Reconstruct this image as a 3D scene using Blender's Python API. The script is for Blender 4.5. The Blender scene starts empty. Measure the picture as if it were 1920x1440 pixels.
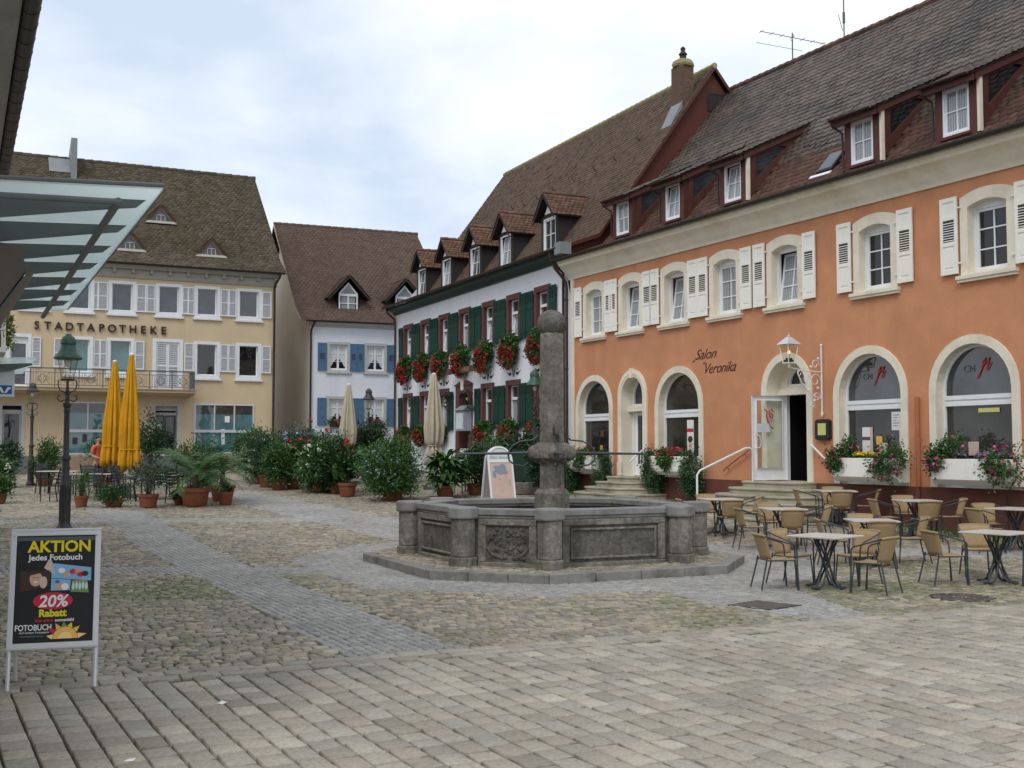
import bpy, bmesh, math, random
import numpy as np
from mathutils import Vector, Matrix, geometry
PI = math.pi
R = math.radians
scn = bpy.context.scene
COL = scn.collection

# ------------------------------------------------------------------ camera
cam_d = bpy.data.cameras.new('camera')
cam = bpy.data.objects.new('camera', cam_d); COL.objects.link(cam)
cam.location = (0, 0, 2.0)
cam.rotation_euler = (R(90 + 3.248), 0, 0)
cam_d.sensor_width = 36; cam_d.lens = 36 * 2150 / 1920
cam_d.clip_start = .1; cam_d.clip_end = 2000
scn.camera = cam

# ------------------------------------------------------------------ sky and light
SUN_EL, SUN_AZ = 52, 200
world = bpy.data.worlds.new('World'); scn.world = world
world.use_nodes = True
wt = world.node_tree; wt.nodes.clear()
def wn(t, **k):
    n = wt.nodes.new(t)
    for a, b in k.items(): setattr(n, a, b)
    return n
w_out = wn('ShaderNodeOutputWorld'); w_bg = wn('ShaderNodeBackground')
w_sky = wn('ShaderNodeTexSky', sky_type='NISHITA', sun_disc=False)
w_sky.sun_elevation = R(SUN_EL); w_sky.sun_rotation = R(SUN_AZ)
w_tc = wn('ShaderNodeTexCoord')
w_map = wn('ShaderNodeMapping'); w_map.inputs['Scale'].default_value = (1.0, 1.0, 2.4)
w_map.inputs['Location'].default_value = (.35, .1, .22)
w_n = wn('ShaderNodeTexNoise'); w_n.inputs['Scale'].default_value = 2.6
w_n.inputs['Detail'].default_value = 6; w_n.inputs['Roughness'].default_value = .52
w_n.inputs['Distortion'].default_value = .15
w_r = wn('ShaderNodeValToRGB')
w_r.color_ramp.elements[0].position = .34; w_r.color_ramp.elements[0].color = (.60, .70, .85, 1)
w_r.color_ramp.elements[1].position = .58; w_r.color_ramp.elements[1].color = (.97, .98, 1.0, 1)
e = w_r.color_ramp.elements.new(.46); e.color = (.80, .87, .96, 1)
# clouds are as bright as 9 units of the physical sky, so both meet at background strength 0.1
w_sc = wn('ShaderNodeVectorMath', operation='SCALE'); w_sc.inputs['Scale'].default_value = 10.2
w_mix = wn('ShaderNodeMix', data_type='RGBA'); w_mix.inputs['Factor'].default_value = .93
L = wt.links.new
L(w_tc.outputs['Generated'], w_map.inputs['Vector']); L(w_map.outputs['Vector'], w_n.inputs['Vector'])
L(w_n.outputs['Fac'], w_r.inputs['Fac']); L(w_r.outputs['Color'], w_sc.inputs[0])
L(w_sky.outputs['Color'], w_mix.inputs['A']); L(w_sc.outputs['Vector'], w_mix.inputs['B'])
L(w_mix.outputs['Result'], w_bg.inputs['Color']); w_bg.inputs['Strength'].default_value = .1
L(w_bg.outputs['Background'], w_out.inputs['Surface'])

sun_d = bpy.data.lights.new('sun', 'SUN'); sun_d.energy = 1.15; sun_d.angle = R(24); sun_d.color = (1, .965, .91)
sun = bpy.data.objects.new('sun', sun_d); COL.objects.link(sun)
_a = R(SUN_AZ); _sd = Vector((math.sin(_a) * math.cos(R(SUN_EL)), math.cos(_a) * math.cos(R(SUN_EL)), math.sin(R(SUN_EL))))
sun.rotation_euler = _sd.to_track_quat('Z', 'Y').to_euler(); sun.location = (0, 0, 60)
scn.view_settings.view_transform = 'Standard'; scn.view_settings.look = 'None'
scn.view_settings.exposure = 0.17; scn.view_settings.gamma = 1.0
scn.render.film_transparent = False

# ------------------------------------------------------------------ terrain height
OR_O = np.array([1.960, 37.691]); OR_U = np.array([.46459, -.88553]); OR_N = np.array([-.88553, -.46459])
def sst(t):
    t = np.clip(t, 0, 1); return t * t * (3 - 2 * t)
def zg(X, Y):
    X = np.asarray(X, float); Y = np.asarray(Y, float)
    t = Y - 19
    z = np.where(t < 0, 0, np.where(t < 4, .0045 * t * t, .072 + .036 * (t - 4)))
    z = np.where(t > 48, .072 + .036 * 44, z)
    rx, ry = X - OR_O[0], Y - OR_O[1]
    dp = rx * OR_N[0] + ry * OR_N[1]; u = rx * OR_U[0] + ry * OR_U[1]
    return z + .16 * sst((6 - dp) / 5) * sst(u / 12)
def gz(x, y): return float(zg(x, y))

# ------------------------------------------------------------------ materials
def nt_new(name):
    m = bpy.data.materials.new(name); m.use_nodes = True
    return m, m.node_tree, m.node_tree.nodes['Principled BSDF']
def nd(t, typ, **k):
    n = t.nodes.new(typ)
    for a, b in k.items():
        if a.startswith('i_'): n.inputs[a[2:].replace('_', ' ')].default_value = b
        else: setattr(n, a, b)
    return n
def c4(c): return (c[0], c[1], c[2], 1)
def mul(c, f): return tuple(min(1, x * f) for x in c)
def mat(name, col, rough=.8, var=.12, scale=2.5, bump=0, bscale=60, spec=.3, metal=0, isl=0, col2=None, c2scale=.7, c2lo=.5, c2hi=.65, stretch=None, coord='Object', ior=1.45, streak=0):
    """base colour with noise variation, optional stains of a second colour, random value per mesh island, bump"""
    m, t, b = nt_new(name)
    tc = nd(t, 'ShaderNodeTexCoord')
    src = tc.outputs[coord]
    if stretch:
        mp = nd(t, 'ShaderNodeMapping'); mp.inputs['Scale'].default_value = stretch
        t.links.new(src, mp.inputs['Vector']); src = mp.outputs['Vector']
    n = nd(t, 'ShaderNodeTexNoise', i_Scale=scale, i_Detail=5.0, i_Roughness=.6)
    t.links.new(src, n.inputs['Vector'])
    mx = nd(t, 'ShaderNodeMix', data_type='RGBA')
    mx.inputs['A'].default_value = c4(mul(col, 1 - var)); mx.inputs['B'].default_value = c4(mul(col, 1 + var))
    rp = nd(t, 'ShaderNodeMapRange', i_From_Min=.3, i_From_Max=.7)
    t.links.new(n.outputs['Fac'], rp.inputs['Value']); t.links.new(rp.outputs['Result'], mx.inputs['Factor'])
    out = mx.outputs['Result']
    if col2:
        n2 = nd(t, 'ShaderNodeTexNoise', i_Scale=c2scale, i_Detail=6.0, i_Roughness=.65)
        t.links.new(src, n2.inputs['Vector'])
        r2 = nd(t, 'ShaderNodeMapRange', i_From_Min=c2lo, i_From_Max=c2hi)
        t.links.new(n2.outputs['Fac'], r2.inputs['Value'])
        m2 = nd(t, 'ShaderNodeMix', data_type='RGBA'); m2.inputs['B'].default_value = c4(col2)
        t.links.new(r2.outputs['Result'], m2.inputs['Factor']); t.links.new(out, m2.inputs['A']); out = m2.outputs['Result']
    if streak:                                # faint rain marks running down the wall, and patchy repairs
        ms = nd(t, 'ShaderNodeMapping'); ms.inputs['Scale'].default_value = (1.7, 1.7, .12); t.links.new(tc.outputs[coord], ms.inputs['Vector'])
        ns = nd(t, 'ShaderNodeTexNoise', i_Scale=1.0, i_Detail=5.0, i_Roughness=.6); t.links.new(ms.outputs['Vector'], ns.inputs['Vector'])
        rs = nd(t, 'ShaderNodeMapRange', i_From_Min=.5, i_From_Max=.72, i_To_Max=streak); t.links.new(ns.outputs['Fac'], rs.inputs['Value'])
        m3 = nd(t, 'ShaderNodeMix', data_type='RGBA', blend_type='MULTIPLY'); m3.inputs['B'].default_value = (.62, .60, .57, 1)
        t.links.new(rs.outputs['Result'], m3.inputs['Factor']); t.links.new(out, m3.inputs['A']); out = m3.outputs['Result']
    if isl:
        g = nd(t, 'ShaderNodeNewGeometry')
        r3 = nd(t, 'ShaderNodeMapRange', i_To_Min=1 - isl, i_To_Max=1 + isl)
        t.links.new(g.outputs['Random Per Island'], r3.inputs['Value'])
        h = nd(t, 'ShaderNodeHueSaturation')
        t.links.new(out, h.inputs['Color']); t.links.new(r3.outputs['Result'], h.inputs['Value'])
        w = nd(t, 'ShaderNodeTexWhiteNoise', noise_dimensions='1D'); t.links.new(g.outputs['Random Per Island'], w.inputs['W'])
        r4 = nd(t, 'ShaderNodeMapRange', i_To_Min=.5 - isl * .07, i_To_Max=.5 + isl * .07)
        t.links.new(w.outputs['Value'], r4.inputs['Value']); t.links.new(r4.outputs['Result'], h.inputs['Hue'])
        out = h.outputs['Color']
    t.links.new(out, b.inputs['Base Color'])
    b.inputs['Roughness'].default_value = rough; b.inputs['Metallic'].default_value = metal
    b.inputs['Specular IOR Level'].default_value = spec; b.inputs['IOR'].default_value = ior
    if bump:
        nb = nd(t, 'ShaderNodeTexNoise', i_Scale=bscale, i_Detail=4.0, i_Roughness=.6)
        t.links.new(src, nb.inputs['Vector'])
        bp = nd(t, 'ShaderNodeBump', i_Strength=bump, i_Distance=.02)
        t.links.new(nb.outputs['Fac'], bp.inputs['Height']); t.links.new(bp.outputs['Normal'], b.inputs['Normal'])
    return m
def glassy(name, col, rough=.03, ior=1.9, var=.5, scale=1.2, wob=.02):
    """a window pane: dark room behind, clear reflection in front, slightly uneven glass"""
    m = mat(name, col, rough=rough, var=var, scale=scale, spec=.5, ior=ior)
    t = m.node_tree; b = t.nodes['Principled BSDF']
    tc = nd(t, 'ShaderNodeTexCoord'); n = nd(t, 'ShaderNodeTexNoise', i_Scale=1.7, i_Detail=1.0)
    t.links.new(tc.outputs['Object'], n.inputs['Vector'])
    bp = nd(t, 'ShaderNodeBump', i_Strength=wob * 6, i_Distance=.05)
    t.links.new(n.outputs['Fac'], bp.inputs['Height']); t.links.new(bp.outputs['Normal'], b.inputs['Normal'])
    return m
def clear_glass(name, tint=(.85, .92, .9), gl=.12):
    m = bpy.data.materials.new(name); m.use_nodes = True; t = m.node_tree; t.nodes.clear()
    o = nd(t, 'ShaderNodeOutputMaterial'); tr = nd(t, 'ShaderNodeBsdfTransparent'); g = nd(t, 'ShaderNodeBsdfGlossy')
    tr.inputs['Color'].default_value = c4(tint); g.inputs['Roughness'].default_value = .04
    fr = nd(t, 'ShaderNodeFresnel', i_IOR=1.6); mx = nd(t, 'ShaderNodeMixShader')
    gm = nd(t, 'ShaderNodeNewGeometry'); iv = nd(t, 'ShaderNodeMath', operation='SUBTRACT'); iv.inputs[0].default_value = 1; t.links.new(gm.outputs['Backfacing'], iv.inputs[1])
    mm = nd(t, 'ShaderNodeMath', operation='MULTIPLY'); t.links.new(fr.outputs['Fac'], mm.inputs[0]); t.links.new(iv.outputs['Value'], mm.inputs[1])
    t.links.new(mm.outputs['Value'], mx.inputs['Fac']); t.links.new(tr.outputs['BSDF'], mx.inputs[1]); t.links.new(g.outputs['BSDF'], mx.inputs[2])
    t.links.new(mx.outputs['Shader'], o.inputs['Surface'])
    return m
def frosted_glass(name, col=(.86, .95, .94)):
    """milky canopy glass: scatters the sky light through, still a little see-through"""
    m = bpy.data.materials.new(name); m.use_nodes = True; t = m.node_tree; t.nodes.clear()
    o = nd(t, 'ShaderNodeOutputMaterial'); tr = nd(t, 'ShaderNodeBsdfTransparent'); tl = nd(t, 'ShaderNodeBsdfTranslucent'); g = nd(t, 'ShaderNodeBsdfGlossy')
    tr.inputs['Color'].default_value = (.93, .98, .97, 1); tl.inputs['Color'].default_value = c4(col); g.inputs['Roughness'].default_value = .15
    a = nd(t, 'ShaderNodeMixShader', i_Fac=.5); b = nd(t, 'ShaderNodeMixShader', i_Fac=.06)
    t.links.new(tr.outputs['BSDF'], a.inputs[1]); t.links.new(tl.outputs['BSDF'], a.inputs[2]); t.links.new(a.outputs['Shader'], b.inputs[1]); t.links.new(g.outputs['BSDF'], b.inputs[2])
    t.links.new(b.outputs['Shader'], o.inputs['Surface'])
    return m
def curtain_mat(name, col, dark, ior=1.6):
    """net curtain hanging close behind a pane"""
    m, t, b = nt_new(name)
    tc = nd(t, 'ShaderNodeTexCoord'); w = nd(t, 'ShaderNodeTexWave', i_Scale=5.0, i_Distortion=2.5, i_Detail=2.0)
    t.links.new(tc.outputs['Object'], w.inputs['Vector'])
    mx = nd(t, 'ShaderNodeMix', data_type='RGBA'); mx.inputs['A'].default_value = c4(dark); mx.inputs['B'].default_value = c4(col)
    t.links.new(w.outputs['Fac'], mx.inputs['Factor']); t.links.new(mx.outputs['Result'], b.inputs['Base Color'])
    b.inputs['Roughness'].default_value = .05; b.inputs['IOR'].default_value = ior
    return m
def leaf_mat(name, c, c_b, rough=.45, isl=.45, trans=.12):
    """leaves: every leaf its own shade between two greens"""
    m, t, b = nt_new(name)
    g = nd(t, 'ShaderNodeNewGeometry'); mx = nd(t, 'ShaderNodeMix', data_type='RGBA')
    mx.inputs['A'].default_value = c4(c); mx.inputs['B'].default_value = c4(c_b)
    t.links.new(g.outputs['Random Per Island'], mx.inputs['Factor'])
    tc = nd(t, 'ShaderNodeTexCoord'); n = nd(t, 'ShaderNodeTexNoise', i_Scale=3.0, i_Detail=2.0)
    t.links.new(tc.outputs['Object'], n.inputs['Vector'])
    r = nd(t, 'ShaderNodeMapRange', i_From_Min=.3, i_From_Max=.7, i_To_Min=.75, i_To_Max=1.3); t.links.new(n.outputs['Fac'], r.inputs['Value'])
    h = nd(t, 'ShaderNodeHueSaturation'); t.links.new(mx.outputs['Result'], h.inputs['Color']); t.links.new(r.outputs['Result'], h.inputs['Value'])
    t.links.new(h.outputs['Color'], b.inputs['Base Color'])
    b.inputs['Roughness'].default_value = rough; b.inputs['Specular IOR Level'].default_value = .35
    return m
# ------------------------------------------------------------------ mesh helpers
def rect(x0, x1, z0, z1): return [(x0, z0), (x1, z0), (x1, z1), (x0, z1)]
def arch(x0, x1, z0, zs, rise, n=16):
    """loop (x,z): straight sides up to zs, elliptical top of the given rise"""
    cx, hw = (x0 + x1) / 2, (x1 - x0) / 2
    return [(x0, z0), (x1, z0)] + [(cx + hw * math.cos(PI * i / n), zs + rise * math.sin(PI * i / n)) for i in range(n + 1)]
def segarch(x0, x1, z0, zs, rise, n=8):
    """loop with a shallow segmental top"""
    w = x1 - x0
    return [(x0, z0), (x1, z0)] + [(x1 - w * i / n, zs + rise * (1 - (2 * i / n - 1) ** 2)) for i in range(n + 1)]
class MB:
    def __init__(s): s.v = []; s.f = []; s.M = None
    def add(s, vs, fs):
        o = len(s.v)
        if s.M is not None: vs = [tuple(s.M @ Vector(p)) for p in vs]
        s.v += [tuple(p) for p in vs]; s.f += [tuple(i + o for i in q) for q in fs]
        return s
    def box(s, x0, x1, y0, y1, z0, z1):
        return s.add([(x0, y0, z0), (x1, y0, z0), (x1, y1, z0), (x0, y1, z0), (x0, y0, z1), (x1, y0, z1), (x1, y1, z1), (x0, y1, z1)],
              [(0, 3, 2, 1), (4, 5, 6, 7), (0, 1, 5, 4), (1, 2, 6, 5), (2, 3, 7, 6), (3, 0, 4, 7)])
    def pxz(s, p, y0, y1):
        n = len(p)
        return s.add([(a, y0, b) for a, b in p] + [(a, y1, b) for a, b in p],
              [tuple(range(n)), tuple(range(2 * n - 1, n - 1, -1))] + [(i, i + n, (i + 1) % n + n, (i + 1) % n) for i in range(n)])
    def pxy(s, p, z0, z1):
        n = len(p)
        return s.add([(a, b, z0) for a, b in p] + [(a, b, z1) for a, b in p],
              [tuple(range(n - 1, -1, -1)), tuple(range(n, 2 * n))] + [(i, (i + 1) % n, (i + 1) % n + n, i + n) for i in range(n)])
    def pyz(s, p, x0, x1):
        n = len(p)
        return s.add([(x0, a, b) for a, b in p] + [(x1, a, b) for a, b in p],
              [tuple(range(n - 1, -1, -1)), tuple(range(n, 2 * n))] + [(i, (i + 1) % n, (i + 1) % n + n, i + n) for i in range(n)])
    def poly(s, pts): return s.add(pts, [tuple(range(len(pts)))])
    def ring(s, o, i, y0, yo, yi):
        """flat frame between loops o and i (x,z): face at y0, outer edge back to yo, inner edge back to yi"""
        n = len(o)
        vs = [(a, y0, b) for a, b in o] + [(a, y0, b) for a, b in i] + [(a, yo, b) for a, b in o] + [(a, yi, b) for a, b in i]
        fs = []
        for k in range(n):
            j = (k + 1) % n
            fs += [(k, j, n + j, n + k), (k, 2 * n + k, 2 * n + j, j), (n + k, n + j, 3 * n + j, 3 * n + k)]
        return s.add(vs, fs)
    def sheet(s, outer, holes, y):
        """flat wall face with holes at depth y"""
        loops = [[Vector((a, b, 0)) for a, b in l] for l in [outer] + holes]
        tri = geometry.tessellate_polygon(loops)
        flat = [p for l in loops for p in l]
        return s.add([(p.x, y, p.y) for p in flat], [tuple(t) for t in tri])
    def tube(s, pts, r, n=6, closed=False):
        pts = [Vector(p) for p in pts]; m = len(pts)
        rs = r if isinstance(r, (list, tuple)) else [r] * m
        vs = []; up = None
        for i, p in enumerate(pts):
            a = pts[(i - 1) % m] if (closed or i > 0) else p
            b = pts[(i + 1) % m] if (closed or i < m - 1) else p
            d = (b - a)
            d = d.normalized() if d.length > 1e-9 else Vector((0, 0, 1))
            if up is None: up = d.orthogonal().normalized()
            else:
                up = up - d * up.dot(d); up = up.normalized() if up.length > 1e-6 else d.orthogonal().normalized()
            w = d.cross(up)
            for k in range(n):
                an = 2 * PI * k / n; vs.append(p + (up * math.cos(an) + w * math.sin(an)) * rs[i])
        fs = []
        for i in range(m if closed else m - 1):
            j = (i + 1) % m
            for k in range(n):
                l = (k + 1) % n; fs.append((i * n + k, i * n + l, j * n + l, j * n + k))
        if not closed: fs += [tuple(range(n - 1, -1, -1)), tuple(range((m - 1) * n, m * n))]
        return s.add(vs, fs)
    def lathe(s, prof, n=16, c=(0, 0), z=0):
        vs = [(c[0] + r * math.cos(2 * PI * k / n), c[1] + r * math.sin(2 * PI * k / n), z + h) for r, h in prof for k in range(n)]
        fs = [(i * n + k, i * n + (k + 1) % n, (i + 1) * n + (k + 1) % n, (i + 1) * n + k) for i in range(len(prof) - 1) for k in range(n)]
        fs += [tuple(range(n - 1, -1, -1)), tuple(range((len(prof) - 1) * n, len(prof) * n))]
        return s.add(vs, fs)
    def ball(s, c, r, n=12, m=8, sz=1):
        return s.lathe([(r * math.sin(PI * (i + .02) / (m + .04)), -r * sz * math.cos(PI * (i + .02) / (m + .04))) for i in range(m + 1)], n, (c[0], c[1]), c[2])
    def build(s, name, m, parent=None, smooth=False, bevel=0, loc=None, fix=True):
        me = bpy.data.meshes.new(name); me.from_pydata(s.v, [], s.f)
        if fix:
            b = bmesh.new(); b.from_mesh(me); bmesh.ops.recalc_face_normals(b, faces=b.faces); b.to_mesh(me); b.free()
        me.materials.append(m)
        o = bpy.data.objects.new(name, me); COL.objects.link(o)
        if smooth:
            me.polygons.foreach_set('use_smooth', [True] * len(me.polygons))
            try: me.set_sharp_from_angle(angle=R(40))
            except Exception: pass
        if parent is not None: o.parent = parent
        if loc: o.location = loc
        if bevel:
            md = o.modifiers.new('bevel', 'BEVEL'); md.width = bevel; md.segments = 2; md.limit_method = 'ANGLE'; md.angle_limit = R(40)
        return o
def np_obj(name, V, faces, m, parent=None, smooth=False):
    """fast mesh object: V (N,3); faces = list of (M,k) index arrays"""
    me = bpy.data.meshes.new(name)
    V = np.asarray(V, np.float32)
    faces = [np.asarray(f) for f in faces if len(f)]
    nl = sum(f.size for f in faces); nf = sum(len(f) for f in faces)
    me.vertices.add(len(V)); me.vertices.foreach_set('co', V.ravel())
    me.loops.add(nl); me.polygons.add(nf)
    me.loops.foreach_set('vertex_index', np.concatenate([f.ravel() for f in faces]).astype(np.int32))
    st = []; o = 0
    for f in faces:
        st.append(o + np.arange(len(f)) * f.shape[1]); o += f.size
    me.polygons.foreach_set('loop_start', np.concatenate(st).astype(np.int32))
    me.update(calc_edges=True); me.validate()
    if smooth: me.polygons.foreach_set('use_smooth', np.ones(nf, bool))
    me.materials.append(m)
    ob = bpy.data.objects.new(name, me); COL.objects.link(ob)
    if parent is not None: ob.parent = parent
    return ob
def tag(o, label=None, cat=None, group=None, kind=None):
    if label: o['label'] = label
    if cat: o['category'] = cat
    if group: o['group'] = group
    if kind: o['kind'] = kind
    return o
def thing(name, label, cat, loc=(0, 0, 0), rz=0, group=None, sc=1):
    o = bpy.data.objects.new(name, None); COL.objects.link(o)
    o.location = loc; o.rotation_euler = (0, 0, rz); o.scale = (sc, sc, sc); o.empty_display_size = .2
    return tag(o, label, cat, group)
def copy_tree(o, parent=None):
    c = o.copy(); COL.objects.link(c)
    if parent is not None: c.parent = parent
    for ch in list(o.children): copy_tree(ch, c)
    return c
def dup(root, loc, rz=0, label=None, sc=None, group=None):
    r = copy_tree(root); r.location = loc; r.rotation_euler = (0, 0, rz)
    if label: r['label'] = label
    if group: r['group'] = group
    if sc: r.scale = (sc, sc, sc)
    return r
def inst(o, parent, loc=None, rot=None, scale=None):
    """copy of a part (and its sub-parts), same mesh data"""
    c = copy_tree(o, parent)
    if loc: c.location = loc
    if rot: c.rotation_euler = rot
    if scale: c.scale = scale
    return c
def text_mesh(name, s, m, parent, loc, rot, size, ext=.01, shear=0, align='LEFT', space=1, bold=0, sx=1):
    cu = bpy.data.curves.new(name, 'FONT'); cu.body = s; cu.size = size; cu.extrude = ext; cu.shear = shear
    cu.align_x = align; cu.space_character = space; cu.offset = bold; cu.resolution_u = 3
    t = bpy.data.objects.new('t', cu); COL.objects.link(t)
    bpy.context.view_layer.update()
    me = bpy.data.meshes.new_from_object(t.evaluated_get(bpy.context.evaluated_depsgraph_get()))
    bpy.data.objects.remove(t); bpy.data.curves.remove(cu)
    me.name = name; me.materials.clear(); me.materials.append(m)
    o = bpy.data.objects.new(name, me); COL.objects.link(o)
    if parent is not None: o.parent = parent
    o.location = loc; o.rotation_euler = rot; o.scale = (sx, 1, 1)
    return o
UPR = (PI / 2, 0, 0)          # text standing on a facade, read from -y

# ---- rows of roof tiles, every tile a little slab of its own
def tiles(name, m, parent, o, sd, td, s0, s1, t0, t1, tw=.19, th=.17, keep=None, lift=.03, jit=.006, seed=1, rnd=.24):
    rg = np.random.default_rng(seed)
    o = np.array(o, float); sd = np.array(sd, float); td = np.array(td, float); td /= np.linalg.norm(td); sd /= np.linalg.norm(sd)
    nn = np.cross(sd, td)
    if nn[2] < 0: nn = -nn
    rows = int((t1 - t0) / th); cols = int((s1 - s0) / tw) + 2
    ii, jj = np.meshgrid(np.arange(rows), np.arange(cols), indexing='ij')
    S = (s0 + (jj - .5 * (ii % 2)) * tw).ravel(); T = (t0 + ii * th).ravel()
    S = S + rg.normal(0, jit, S.shape); T = T + rg.normal(0, jit, S.shape)
    lo = np.clip(S, s0, s1); hi = np.clip(S + tw * .975, s0, s1)
    ok = hi - lo > tw * .2
    if keep is not None: ok &= keep((lo + hi) / 2, T + th * .5)
    lo, hi, T = lo[ok], hi[ok], T[ok]; n = len(lo); w = hi - lo
    top = np.minimum(T + th * 1.5, t1)
    hl = lift + rg.normal(0, .003, n); tl = rg.normal(0, .004, n)
    def P(s, t, h): return o + s[:, None] * sd + t[:, None] * td + h[:, None] * nn
    z4 = np.full(n, .006)
    pts = [P(lo, top, z4), P(hi, top, z4), P(hi, T + th * rnd, hl + tl), P(hi - .22 * w, T, hl), P(lo + .22 * w, T, hl), P(lo, T + th * rnd, hl - tl)]
    pts += [P(hi, T + th * rnd, hl + tl - .02), P(hi - .22 * w, T, hl - .02), P(lo + .22 * w, T, hl - .02), P(lo, T + th * rnd, hl - tl - .02)]
    V = np.stack(pts, 1).reshape(-1, 3); b = np.arange(n)[:, None] * 10
    f6 = b + np.array([[0, 5, 4, 3, 2, 1]])
    f4 = np.concatenate([b + np.array([[2, 3, 7, 6]]), b + np.array([[3, 4, 8, 7]]), b + np.array([[4, 5, 9, 8]])])
    return np_obj(name, V, [f6, f4], m, parent)

# ---- setts, cobbles and slabs, every stone a little block of its own
def stones(name, m, regions, ang, row, wmin, wmax, inside, gap, h, z_off=0, jit=.1, rough=.006, oct_=True, seed=1, top_in=.22, warp=0.0, gap_r=None):
    """rows of stones over the bounding box of `regions` (list of xy points); inside(X,Y)->mask"""
    rg = np.random.default_rng(seed)
    a = np.array([math.cos(ang), math.sin(ang)]); p = np.array([-a[1], a[0]])
    P = np.array(regions, float); A = P @ a; B = P @ p
    LO, HI, TT, HH = [], [], [], []
    for r in np.arange(B.min(), B.max(), row):
        n = int((A.max() - A.min()) / wmin) + 3
        w = rg.uniform(wmin, wmax, n); e = A.min() - rg.uniform(0, wmax) + np.concatenate([[0], np.cumsum(w)])
        LO.append(e[:-1]); HI.append(e[1:]); TT.append(np.full(n, r)); HH.append(np.full(n, row))
    lo, hi, t, hh = map(np.concatenate, (LO, HI, TT, HH))
    cx, cy = (lo + hi) / 2, t + hh / 2
    if warp: cy = cy + warp * np.sin(cx * 1.3 + 1.7 * np.sin(cy * .9)) ; 
    X = cx * a[0] + cy * p[0]; Y = cx * a[1] + cy * p[1]
    ok = inside(X, Y); lo, hi, hh, cx, cy = lo[ok], hi[ok], hh[ok], cx[ok], cy[ok]; n = len(cx)
    hw = (hi - lo) / 2 - gap / 2; hr = hh / 2 - (gap if gap_r is None else gap_r) / 2
    c = .3 if oct_ else 0
    if oct_: sh = np.array([(-1, -1 + c), (-1 + c, -1), (1 - c, -1), (1, -1 + c), (1, 1 - c), (1 - c, 1), (-1 + c, 1), (-1, 1 - c)])
    else: sh = np.array([(-1, -1), (1, -1), (1, 1), (-1, 1)])
    k = len(sh); rings = []
    J = rg.normal(0, jit, (n, k, 2)) if jit else np.zeros((n, k, 2))
    top = h + rg.normal(0, rough, n); tilt = rg.normal(0, rough, (n, 2))
    for q, (ins, hz) in enumerate(((0, 0), (top_in * .35 if oct_ else 0, .72 if oct_ else .8), (top_in, 1.0))):
        s = (sh[None] + J) * (1 - ins)
        if not oct_ and q == 2: s = (sh[None] + J) * (1 - np.stack([.008 / hw, .008 / hr], 1)[:, None, :])
        lx = cx[:, None] + s[:, :, 0] * hw[:, None]; ly = cy[:, None] + s[:, :, 1] * hr[:, None]
        X = lx * a[0] + ly * p[0]; Y = lx * a[1] + ly * p[1]
        Z = zg(X, Y) + z_off + (top[:, None] + tilt[:, :1] * s[:, :, 0] + tilt[:, 1:] * s[:, :, 1]) * hz - (.02 if q == 0 else 0)
        rings.append(np.stack([X, Y, Z], -1))
    V = np.concatenate(rings, 1).reshape(-1, 3); b = np.arange(n)[:, None] * (3 * k)
    quads = []
    for q in (0, 1):
        for i in range(k):
            j = (i + 1) % k; quads.append(b + np.array([[q * k + i, q * k + j, (q + 1) * k + j, (q + 1) * k + i]]))
    topf = b + 2 * k + np.arange(k)[None]
    o = np_obj(name, V, [np.concatenate(quads), topf], m, None, smooth=oct_)
    return o

# ---- foliage
def leaf_cloud(name, m, parent, n, c, rad, ll, lw, seed=1, clumps=26, shell=.55, spread=.28, up=.3, fold=.25, flat=0, zmin=None):
    """n folded leaves in clumps through an ellipsoid"""
    rg = np.random.default_rng(seed); c = np.array(c, float); rad = np.array(rad, float)
    d = rg.normal(size=(clumps, 3)); d /= np.linalg.norm(d, axis=1)[:, None]
    K = d * (shell + (1 - shell) * rg.random((clumps, 1)))  * rg.uniform(.75, 1.0, (clumps, 1))
    q = K[rg.integers(0, clumps, n)] + rg.normal(0, spread, (n, 3))
    if zmin is not None: q[:, 2] = np.maximum(q[:, 2], zmin)
    pos = c + q * rad
    out = q / (np.linalg.norm(q, axis=1)[:, None] + 1e-6)
    ax = out + rg.normal(0, .75, (n, 3)) + np.array([0, 0, up]); ax /= np.linalg.norm(ax, axis=1)[:, None]
    sd = np.cross(ax, rg.normal(size=(n, 3))); sd /= np.linalg.norm(sd, axis=1)[:, None]
    nn = np.cross(ax, sd)
    L_ = ll * rg.uniform(.6, 1.3, (n, 1)); W_ = lw * rg.uniform(.7, 1.25, (n, 1))
    v0 = pos; v1 = pos + ax * L_ * .45 + sd * W_ * .5 + nn * W_ * fold; v2 = pos + ax * L_; v3 = pos + ax * L_ * .45 - sd * W_ * .5 + nn * W_ * fold
    V = np.stack([v0, v1, v2, v3], 1).reshape(-1, 3); b = np.arange(n)[:, None] * 4
    return np_obj(name, V, [np.concatenate([b + np.array([[0, 1, 2]]), b + np.array([[0, 2, 3]])])], m, parent)
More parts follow.
